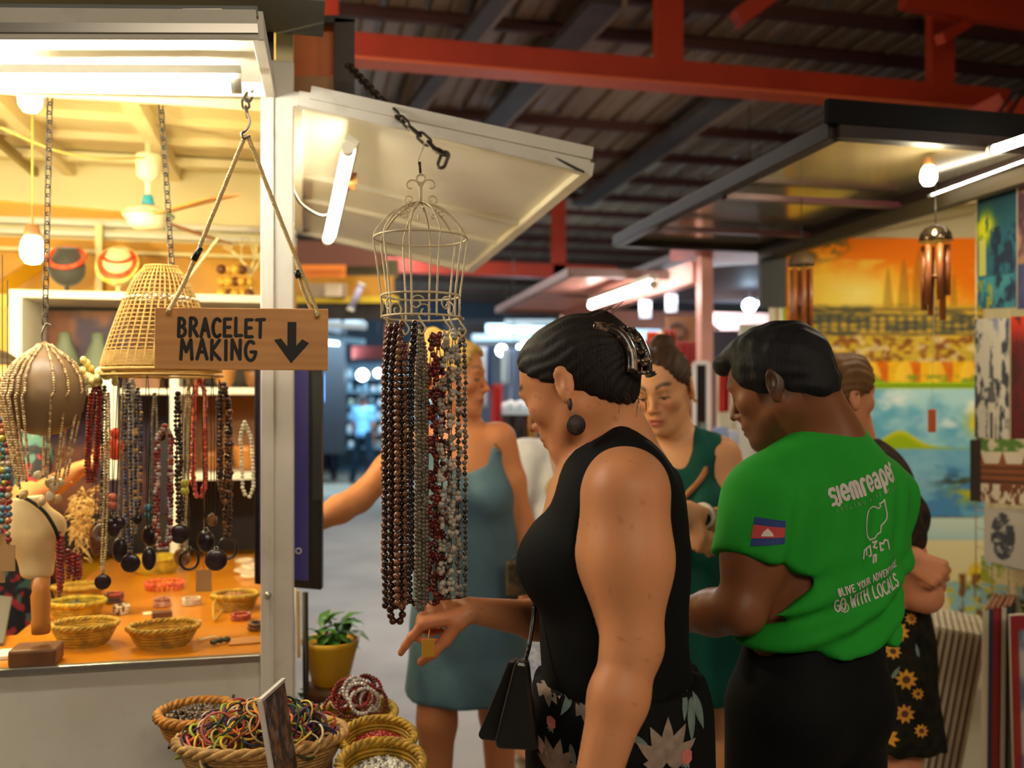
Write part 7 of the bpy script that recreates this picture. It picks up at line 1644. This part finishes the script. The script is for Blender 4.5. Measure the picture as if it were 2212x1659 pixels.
# trousers and belt
F = Field((lo2.x,lo2.y,.05), (hi2.x,hi2.y,1.06), .0095)
F.cone(wa2 - UP*.01, hp2, .142, .150, .03, (mf,.80), grow=.008)
for y in (-1,1): F.chain([hp2 + ms*.082*y - UP*.02, Vector((hp2.x,hp2.y,.48)) + ms*.10*y, Vector((hp2.x,hp2.y,.07)) + ms*.11*y], [.104,.085,.07], .03)
for y in (-1,1): F.ell(hp2 - mf*.055 + ms*.066*y - UP*.01, (.080,.080,.085), k=.05)
F.cut(Vector((0,0,.08)), (0,0,-1), .004); F.cut(wa2 - UP*.018, (0,0,1), .006); folds(F, (hp2.x,hp2.y), .003, 5, 41)
M_trous = fabric('black_twill', (9,9,11), .8); finish(F, 'trousers', M_trous, w2)
for y in (-1,1): b = MB(); a = Vector((hp2.x,hp2.y,0)) + ms*.11*y; b.ball(a + mf*.05 + UP*.035, .05, 14, 8, (.8,.8,.7)); b.ball(a + mf*.14 + UP*.03, .045, 14, 8, (1,1,.65)); b.build('shoe', M_black, w2)
# ------------------------------------------------------------------ the woman in the teal dress
p = V3(1500,1300,2.70); w3 = thing('person', 'smiling woman in a dark teal sleeveless dress with a tan bag strap', 'person', (p.x,p.y,0)); gf = (-CR*.36 - CF*.93).normalized(); gs = UP.cross(gf)
nb3 = V3(1460,948,2.68); ch3 = V3(1492,1080,2.68); wa3 = V3(1502,1210,2.68); hp3 = V3(1510,1340,2.68)
sL3 = nb3 + gs*.165 - UP*.035; sR3 = nb3 - gs*.165 - UP*.035
sL3 = V3(1562,985,2.64); eL3 = V3(1590,1135,2.60); rL3 = V3(1508,1112,2.36); eR3 = sR3 - UP*.26 - gs*.03; rR3 = V3(1455,1150,2.40)
hc3 = V3(1430,836,2.66); HB3 = basis(-CR*.44 - CF*.90, 17, 4)
lo3 = Vector((min(sR3.x,rR3.x)-.14, min(rL3.y,rR3.y)-.16, 0)); hi3 = Vector((eL3.x+.14, nb3.y+.2, 1.70))
def torso3(F, g=0.0):
    F.cone(ch3 + UP*.04, wa3, .128, .110, .05, (gf,.72), grow=g); F.cone(wa3, hp3, .112, .150, .05, (gf,.76), grow=g); F.cone(sR3 + gs*.03, sL3 - gs*.03, .048, .048, .05, grow=g)
    F.cone(ch3 + UP*.10, ch3, .08, .125, .05, (gf,.7), grow=g); F.cone(nb3 - UP*.01, ch3 + UP*.07, .045, .08, .04, (gf,.7), grow=g)
    for y in (-1,1): F.ell(ch3 + gf*.075 + gs*.062*y - UP*.01, (.055,.055,.052), k=.05, grow=g)
F = Field(lo3, hi3, .011, [(hc3 - Vector((.14,)*3), hc3 + Vector((.14,)*3), .0042)]); torso3(F)
F.chain([sL3, sL3.lerp(eL3,.5), eL3], [.052,.045,.036], .03); F.chain([eL3, eL3.lerp(rL3,.4), rL3], [.036,.034,.024], .02); F.chain([sR3, eR3], [.05,.036], .03); F.chain([eR3, rR3], [.036,.024], .02)
H3 = head(F, hc3, HB3, 1.0, nb3 + UP*.02, (.046,.050)); hand(F, rL3, -CR*.9 - CF*.2 + UP*.1, UP*.5 - CF*.85, UP, .95, ((25,25,15),)*4, (.8,.15,.5,15)); hand(F, rR3, CR*.6 - CF*.5 - UP*.1, UP*.4 - CF*.8, UP, .95, ((35,35,25),)*4, (.8,.15,.5,15))
def standing_legs(F, h, s, f, dz=.46, r=(.078,.052,.035)): legs(F, h + s*.08, h - s*.08, Vector((h.x,h.y,dz)) + s*.08, Vector((h.x,h.y,dz)) - s*.08, Vector((h.x,h.y,.08)) + s*.085, Vector((h.x,h.y,.08)) - s*.085, f, r)
standing_legs(F, hp3, gs, gf)
finish(F, 'body', M_skin, w3, lambda V: paint_face(V, H3, (206,146,104), (176,84,76), (46,32,26), blush=(200,120,92), brow_w=1.1)); eyes(H3, w3, (60,40,28))
F = hair_field(H3, .0042); hair_cap(F, H3, .006, 0, .090, -.005, .5, .080, -.03); F.ell(H3.L(-.062,0,.112), [.036,.038,.030], H3.R, .02); strands(F, H3, .0013, seed=5); finish(F, 'hair', hairm('hair_brown', (40,26,18), (86,58,38)), w3)
F = Field((lo3.x,lo3.y,.60), (hi3.x,hi3.y,1.48), .009); torso3(F, .009); F.cone(wa3, Vector((hp3.x,hp3.y,.60)), .125, .190, .05, (gf,.76), grow=.008)
for q, y in ((sL3,1),(sR3,-1)): F.ell(q + gs*.040*y - UP*.045, (.07,.085,.11), [list(gs), list(gf), [0,0,1]], .008, '-')
F.cone(nb3 + UP*.10 + gf*.03, nb3 + gf*.05 - UP*.02, .062, .050, .012, mode='-'); F.cone(nb3 + gf*.06, ch3 + gf*.14 + UP*.055, .050, .016, .012, mode='-')
F.cut(Vector((0,0,.635)), (0,0,-1), .004); folds(F, (hp3.x,hp3.y), .004, 9, 51); M_teal = fabric('teal_crepe', (10,76,66), .7); finish(F, 'dress', M_teal, w3)
tw = MB(); tw.tube(hard([nb3 + gs*.085 - gf*.01 + UP*.012, ch3 + gs*.055 + gf*.085 + UP*.09, ch3 + gs*.005 + gf*.125 + UP*.02, ch3 - gs*.06 + gf*.13 - UP*.06], 6), .009, 6); tw.build('bag_strap', mat('tan_leather', (166,106,58), .5), w3)
wc = rL3.lerp(eL3, .10); wd = (eL3 - rL3).normalized(); MB().torus(wc, .028, .007, nrm=wd, n=24, m=8).build('watch_band', mat('white_rubber', (216,206,200), .5), w3); MB().lathe([(0,0),(.016,0),(.016,.006),(0,.007)], wc + (-CF*.026 - UP*.004), 20, (-CF).to_track_quat('Z','Y')).build('watch_case', mat('watch_face', (30,28,30), .2), w3)
b = MB(); b.ball(H3.L(-.010,.088,-.05), .006, 10, 7); b.build('ear_stud', mat('gold_stud', (220,180,110), .3, .8), w3)
# ------------------------------------------------------------------ the short haired woman behind the man
p = V3(1950,1300,2.58); w4 = thing('person', 'short haired woman with folded arms in a dark sunflower print skirt', 'person', (p.x,p.y,0)); hf = (CR*.90 + CF*.42).normalized(); hs = UP.cross(hf)
nb4 = V3(1842,955,2.60); ch4 = V3(1868,1090,2.60); wa4 = V3(1900,1250,2.60); hp4 = V3(1906,1400,2.60)
sR4 = nb4 - hs*.16 - UP*.04; sL4 = nb4 + hs*.16 - UP*.04; sR4 = V3(1895,1030,2.46)
eR4 = V3(2000,1288,2.44); rR4 = V3(1925,1265,2.62); eL4 = V3(2010,1262,2.80); rL4 = V3(1958,1205,2.385)
hc4 = V3(1812,852,2.57); HB4 = basis(CR*.93 + CF*.36, 2, 0)
lo4 = Vector((nb4.x-.30, min(sR4.y,eR4.y)-.18, 0)); hi4 = Vector((eL4.x+.18, eL4.y+.18, 1.70))
def torso4(F, g=0.0):
    F.cone(ch4 + UP*.04, wa4, .135, .125, .05, (hf,.76), grow=g); F.cone(wa4, hp4, .114, .122, .05, (hf,.74), grow=g); F.cone(sR4, Vector((2*nb4.x-sR4.x,2*nb4.y-sR4.y,sR4.z)), .05, .05, .05, grow=g)
    F.cone(nb4 - UP*.01, ch4 + UP*.05, .048, .10, .05, (hf,.75), grow=g)
    for y in (-1,1): F.ell(ch4 + hf*.08 + hs*.065*y - UP*.03, (.058,.058,.055), k=.05, grow=g)
F = Field(lo4, hi4, .011, [(hc4 - Vector((.14,)*3), hc4 + Vector((.14,)*3), .0042), (rL4 - Vector((.06,.10,.09)), rL4 + Vector((.14,.10,.05)), .0045)]); torso4(F)
F.chain([sR4, sR4.lerp(eR4,.5), eR4], [.055,.047,.040], .03); F.chain([eR4, rR4], [.042,.030], .02); F.chain([sL4, eL4], [.052,.040], .03); F.chain([eL4, rL4], [.040,.028], .02)
H4 = head(F, hc4, HB4, .96, nb4 + UP*.02, (.048,.052)); hand(F, rL4, (CR*.80 - UP*.42 - CF*.35), (-CF*.9 + UP*.30), UP*.85 + CR*.3, 1.0, ((50,60,30),(54,60,30),(58,62,30),(60,64,30)), (.45,.15,.65,25)); hand(F, rR4, -CR*.9 + CF*.2, -CF, UP, .95, ((25,25,15),)*4)
legs(F, hp4 + hs*.05, hp4 - hs*.05, Vector((hp4.x+.01,hp4.y,.46)) + hs*.055, Vector((hp4.x+.01,hp4.y,.46)) - hs*.055, Vector((hp4.x+.01,hp4.y,.08)) + hs*.06, Vector((hp4.x+.01,hp4.y,.08)) - hs*.06, hf, (.066,.050,.035))
finish(F, 'body', M_skin, w4, lambda V: paint_face(V, H4, (196,128,92), (160,84,74), (90,62,42), blush=(190,106,84))); eyes(H4, w4, (70,80,80))
F = hair_field(H4, .0042); hair_cap(F, H4, .010, .004, .078, -.016, .42, .080, -.026); F.cone(H4.L(.04,-.02,.088), H4.L(.092,.0,.072), .030, .020, .02); strands(F, H4, .0016, seed=8); F.warp(lambda X, Y, Z: .0016*vnoise(X*120, Y*120, Z*70, 14)); finish(F, 'hair', hairm('hair_light_brown', (78,50,28), (140,98,54)), w4)
F = Field((lo4.x,lo4.y,.98), (hi4.x,hi4.y,1.45), .010); torso4(F, .010); F.chain([sR4, sR4.lerp(eR4,.5)], [.066,.064], .04); F.cone(nb4 + UP*.1, nb4 + UP*.01, .06, .06, .01, mode='-'); F.cut(wa4 - UP*.04, (0,0,-1), .004); finish(F, 'top', fabric('brown_black_top', (30,24,20), .85, ((90,58,32), 40, .35)), w4)
F = Field((lo4.x,lo4.y,.45), (hi4.x,hi4.y,1.12), .010); F.cone(wa4, hp4, .116, .128, .03, (hf,.76), grow=.010); F.cone(hp4, Vector((hp4.x+.03,hp4.y,.45)), .130, .155, .05, (hf,.78), grow=.010)
F.cut(Vector((0,0,.52)), (0,0,-1), .004); F.cut(wa4 - UP*.02, (0,0,1), .004); folds(F, (hp4.x,hp4.y), .005, 11, 61); sk4 = finish(F, 'skirt', fabric('sunflower_skirt', (12,11,9), .85, ((40,36,18), 30, .6)), w4)
scatter_print(bvh_of(sk4), w4, [(1948,1368,'sun',22,10),(1934,1410,'sun',18,30),(1960,1470,'sun',24,50),(1921,1415,'leaf',30,70),(1958,1545,'sun',22,15),(1925,1520,'leaf',34,95),(1922,1600,'sun',26,35),(1985,1420,'leaf',30,100),(1985,1500,'sun',14,20),(1930,1470,'leaf',34,60),(1992,1580,'sun',16,0),(1915,1345,'leaf',26,120),(1975,1340,'sun',14,45),(1900,1540,'sun',20,22)], 2.35, 2.45/2000)
# ------------------------------------------------------------------ the blond woman in the blue slip dress
p = V3(1010,1420,2.80); w5 = thing('person', 'blond woman in a blue grey slip dress reaching towards the stall', 'person', (p.x,p.y,0)); lf_ = (CR*.22 - CF*.975).normalized(); ls_ = UP.cross(lf_)
nb5 = V3(996,918,2.82); ch5 = V3(1003,1065,2.80); wa5 = V3(1008,1200,2.80); hp5 = V3(1010,1340,2.80)
sL5 = V3(1082,948,2.82); sR5 = V3(902,952,2.80); eR5 = V3(775,1078,2.74); rR5 = V3(668,1135,2.62); eL5 = V3(1128,1130,2.84); rL5 = V3(1136,1268,2.76)
hc5 = V3(976,812,2.80); HB5 = basis(CR*.97 - CF*.22, 3, 0)
lo5 = Vector((rR5.x-.22, min(rR5.y, nb5.y)-.26, 0)); hi5 = Vector((eL5.x+.16, nb5.y+.24, 1.72))
def torso5(F, g=0.0):
    F.cone(ch5 + UP*.03, wa5, .130, .122, .05, (lf_,.74), grow=g); F.cone(wa5, hp5, .124, .150, .05, (lf_,.80), grow=g); F.cone(sR5 + ls_*.02, sL5 - ls_*.02, .046, .046, .05, grow=g)
    F.cone(ch5 + UP*.10, ch5, .085, .130, .05, (lf_,.7), grow=g); F.cone(nb5 - UP*.01, ch5 + UP*.07, .044, .085, .05, (lf_,.7), grow=g)
    for y in (-1,1): F.ell(ch5 + lf_*.080 + ls_*.062*y - UP*.01, (.055,.055,.055), k=.05, grow=g)
F = Field(lo5, hi5, .011, [(hc5 - Vector((.14,)*3), hc5 + Vector((.14,)*3), .0045)]); torso5(F)
F.chain([sR5, sR5.lerp(eR5,.5), eR5], [.048,.043,.038], .03); F.chain([eR5, eR5.lerp(rR5,.4), rR5], [.040,.040,.027], .02); F.chain([sL5, sL5.lerp(eL5,.5), eL5], [.047,.040,.035], .03); F.chain([eL5, rL5], [.035,.025], .02)
H5 = head(F, hc5, HB5, .98, nb5 + UP*.02, (.046,.050)); hand(F, rR5, (rR5 - eR5), UP, -CF, .95, ((15,20,10),)*4); hand(F, rL5, Vector((-.05,0,-1)), CR, -CF, .95, ((25,40,30),)*4)
legs(F, hp5 + ls_*.08 - UP*.02, hp5 - ls_*.09 - UP*.02, V3(1076,1540,2.85), V3(944,1560,2.72), Vector((V3(1085,1500,2.95).x, V3(1085,1500,2.95).y, .08)), Vector((V3(935,1500,2.72).x, V3(935,1500,2.72).y, .08)), lf_, (.082,.055,.036))
finish(F, 'body', M_skin, w5, lambda V: paint_face(V, H5, (206,134,88), (176,96,84), (130,94,60), blush=(196,104,74))); eyes(H5, w5, (90,110,120))
F = hair_field(H5, .0045, .2); hair_cap(F, H5, .009, .004, .080, -.004, .5, .078, -.026); F.ell(H5.L(-.095,0,.085), [.045,.045,.040], H5.R, .02); F.cone(H5.L(.0,0,.11), H5.L(-.07,0,.115), .02, .03, .03); strands(F, H5, .0022, seed=11); F.warp(lambda X, Y, Z: .003*vnoise(X*70, Y*70, Z*70, 15)); finish(F, 'hair', hairm('hair_blond', (206,170,96), (150,112,56)), w5)
F = Field((lo5.x,lo5.y,.58), (hi5.x,hi5.y,1.44), .009); torso5(F, .010); F.cone(wa5 + UP*.05, Vector((hp5.x,hp5.y,.58)), .132, .188, .05, (lf_,.80), grow=.008)
for q, y in ((sL5,1),(sR5,-1)): F.ell(q + ls_*.060*y - UP*.05, (.068,.10,.15), [list(ls_), list(lf_), [0,0,1]], .008, '-')
F.cut(ch5 + UP*.14, (0,0,1), .004); F.ell(ch5 + UP*.20 + lf_*.10, (.086,.17,.13), [list(ls_), list(lf_), [0,0,1]], .010, '-'); F.cone(nb5 - lf_*.10, ch5 - lf_*.10 + UP*.10, .12, .09, .02, mode='-'); F.cut(Vector((0,0,.635)), (-ls_.x*.12,-ls_.y*.12,-1), .004); folds(F, (hp5.x,hp5.y), .0045, 8, 71); finish(F, 'slip_dress', fabric('blue_satin', (92,122,140), .5, ((66,94,116), 9, .5)), w5)
b = MB()
for y in (-1,1): b.tube(hard([ch5 + UP*.125 + ls_*.092*y + lf_*.085, nb5 + ls_*.085*y - UP*.040 + lf_*.055, nb5 + ls_*.085*y - UP*.010 + lf_*.005, nb5 + ls_*.08*y - UP*.03 - lf_*.06], 5), .004, 6)
b.build('straps', mat('dark_strap', (96,72,40), .6), w5)
MB().torus(rL5 + Vector((0,0,.02)), .029, .007, nrm=(0,0.1,1), n=22).build('bracelet', mat('pale_band', (190,186,176), .4), w5)
hb = thing('clutch', 'dark patterned clutch hanging from the blond woman’s hand'.replace('’s',"'s"), 'bag', P(1116,1262,2.62)); q = MB(); q.box(P(1116,1248,2.64), (.06,.03,.10)); q.build('body', mat('clutch_dark', (40,34,28), .5, var=((120,90,50), 60, .6)), hb, .008); MB().torus(P(1120,1215,2.64), .02, .003, nrm=CF, n=18).build('loop', M_black, hb)
# ------------------------------------------------------------------ the vendor inside the stall and the people far off
def simple(label, c, f, H_, skin, hairc, topc, legc, arm_px=None, dress=False, r=.014, hr=True, stance=.1, tmat=None):
    """a whole standing figure in everyday clothes; c: the floor point, H_: height"""
    c = Vector(c); f = Vector((f.x,f.y,0)).normalized(); s = UP.cross(f); k = H_/1.68; root = thing('person', label, 'person', c); Z = lambda z: c + UP*z*k
    nb, ch, wa, hp = Z(1.40), Z(1.24), Z(1.06), Z(.92); F = Field(c - Vector((.55,.55,0)), c + Vector((.55,.55,1.75*k)), r)
    arms = arm_px or [[nb + s*.17*k - UP*.05*k, nb + s*.21*k - UP*.33*k, nb + s*.20*k - UP*.57*k + f*.06*k], [nb - s*.17*k - UP*.05*k, nb - s*.21*k - UP*.33*k, nb - s*.20*k - UP*.57*k + f*.06*k]]
    def tor(F, g=0): F.cone(ch, wa, .135*k, .120*k, .05, (f,.72), grow=g); F.cone(wa, hp, .12*k, .15*k, .05, (f,.78), grow=g); F.cone(arms[0][0], arms[1][0], .05*k, .05*k, .05, grow=g); F.cone(nb, ch, .05*k, .10*k, .05, (f,.75), grow=g)
    tor(F)
    for a in arms:
        F.chain(a, [.05*k,.040*k,.027*k], .03); d = (a[2]-a[1]); hand(F, a[2], d, s if a is arms[0] else -s, f, k, ((20,30,20),)*4)
    H = head(F, Z(1.545) + f*.01, basis(f, 6), .97*k, nb + UP*.02, (.046*k,.05*k)); legs(F, hp + s*.08*k, hp - s*.08*k, Z(.48) + s*(.08+stance*.4)*k, Z(.48) - s*(.08+stance*.4)*k, Z(.08) + s*(.08+stance)*k, Z(.08) - s*(.08+stance)*k, f, (.08*k,.055*k,.036*k))
    finish(F, 'body', M_skin, root, lambda V: paint_face(V, H, skin, (150,80,70), (40,30,26)))
    F = hair_field(H, .008); hair_cap(F, H, .010, .004, .078, -.02, .4, .078, -.028); finish(F, 'hair', hairm('hair_%d_%d_%d' % hairc, hairc, tuple(min(255,q+40) for q in hairc)), root)
    F = Field(c - Vector((.5,.5,0)), c + Vector((.5,.5,1.5*k)), .012); tor(F, .014)
    for a in arms: F.chain([a[0], a[0].lerp(a[1],.6)], [.064*k,.058*k], .04)
    F.cone(nb + UP*.1, nb + UP*.015, .06*k, .06*k, .01, mode='-'); F.cut(hp - UP*.06*k, (0,0,-1), .004); F.cut(nb + UP*.02, (0,0,1), .004); folds(F, (c.x,c.y), .004, 6, 5); finish(F, 'shirt', tmat or fabric('shirt_%d_%d_%d' % topc, topc), root)
    F = Field(c - Vector((.5,.5,0)), c + Vector((.5,.5,1.2*k)), .014)
    if dress: F.cone(wa, hp, .13*k, .17*k, .03, (f,.8)); F.cone(hp, Z(.2), .17*k, .25*k, .04, (f,.9)); F.cut(Z(.25), (0,0,-1), .004); folds(F, (c.x,c.y), .008, 12, 6)
    else:
        F.cone(wa - UP*.04, hp, .125*k, .16*k, .03, (f,.8))
        for y in (-1,1): F.chain([hp + s*.08*y*k, Z(.48) + s*(.08+stance*.4)*y*k, Z(.06) + s*(.08+stance)*y*k], [.095*k,.07*k,.058*k], .03)
    F.cut(wa + UP*.0, (0,0,1), .004); finish(F, 'skirt' if dress else 'trousers', (fabric('legs_%d_%d_%d' % legc, legc) if isinstance(legc, tuple) else legc), root)
    return root, H
vp = V3(-12,1200,3.0); vc = Vector((vp.x,vp.y,0)); va = [[V3(60,985,2.80),V3(58,1085,2.66),V3(165,1018,2.62)],[V3(-90,985,3.0),V3(-110,1100,2.9),V3(-60,1180,2.75)]]
M_vend = mat('floral_dress', (26,26,34), .85, var=((160,40,50), 26, .9, 1, .56, .60), var2=((70,110,104), 21, .8, 1, .57, .62))
vend, VH = simple('stall keeper in a dark floral dress reaching over the counter at the picture edge', vc, (CR*.6 - CF*.6), 1.66, (206,138,84), (52,36,24), (26,26,34), M_vend, va, True, .013, tmat=M_vend)
bp = PZ(785,1046,0); simple('distant person in a pale blue shirt standing with legs apart', bp, CF*.8 + CR*.3, 1.66, (150,100,80), (30,28,34), (120,180,226), (20,40,56), None, False, .02, stance=.16)
bp = PZ(703,1040,0); simple('distant person in a pale pink shirt half hidden by the monitor', bp, -CR*.5 + CF*.8, 1.62, (150,100,84), (34,30,36), (196,150,160), (26,28,40), None, False, .02)
M_ging = mat('gingham', (150,160,206), .85, var=((214,216,236), 60, .7, 1, .45, .55)); gp = V3(1205,1100,3.9); gc_ = Vector((gp.x,gp.y,0))
simple('woman in a white blouse and lavender gingham skirt behind the woman in black', gc_, -CF*.8 + CR*.5, 1.56, (206,150,116), (70,50,36), (226,226,232), M_ging, None, True, .014)
sb_ = thing('straw_bag', 'small round straw bag against the gingham skirt', 'bag', P(1212,1058,3.70)); MB().lathe([(0,-.03),(.055,-.028),(.062,0),(.055,.028),(0,.03)], P(1212,1058,3.70), 26, CF.to_track_quat('Z','Y')).build('body', mat('straw', (206,166,100), .7, wave=((160,116,60), 60, .6, 2, 'X')), sb_); MB().tube(hard([P(1200,1030,3.70), P(1190,980,3.76), P(1196,950,3.84)], 4), .005, 6).build('strap', mat('tan_leather'), sb_)
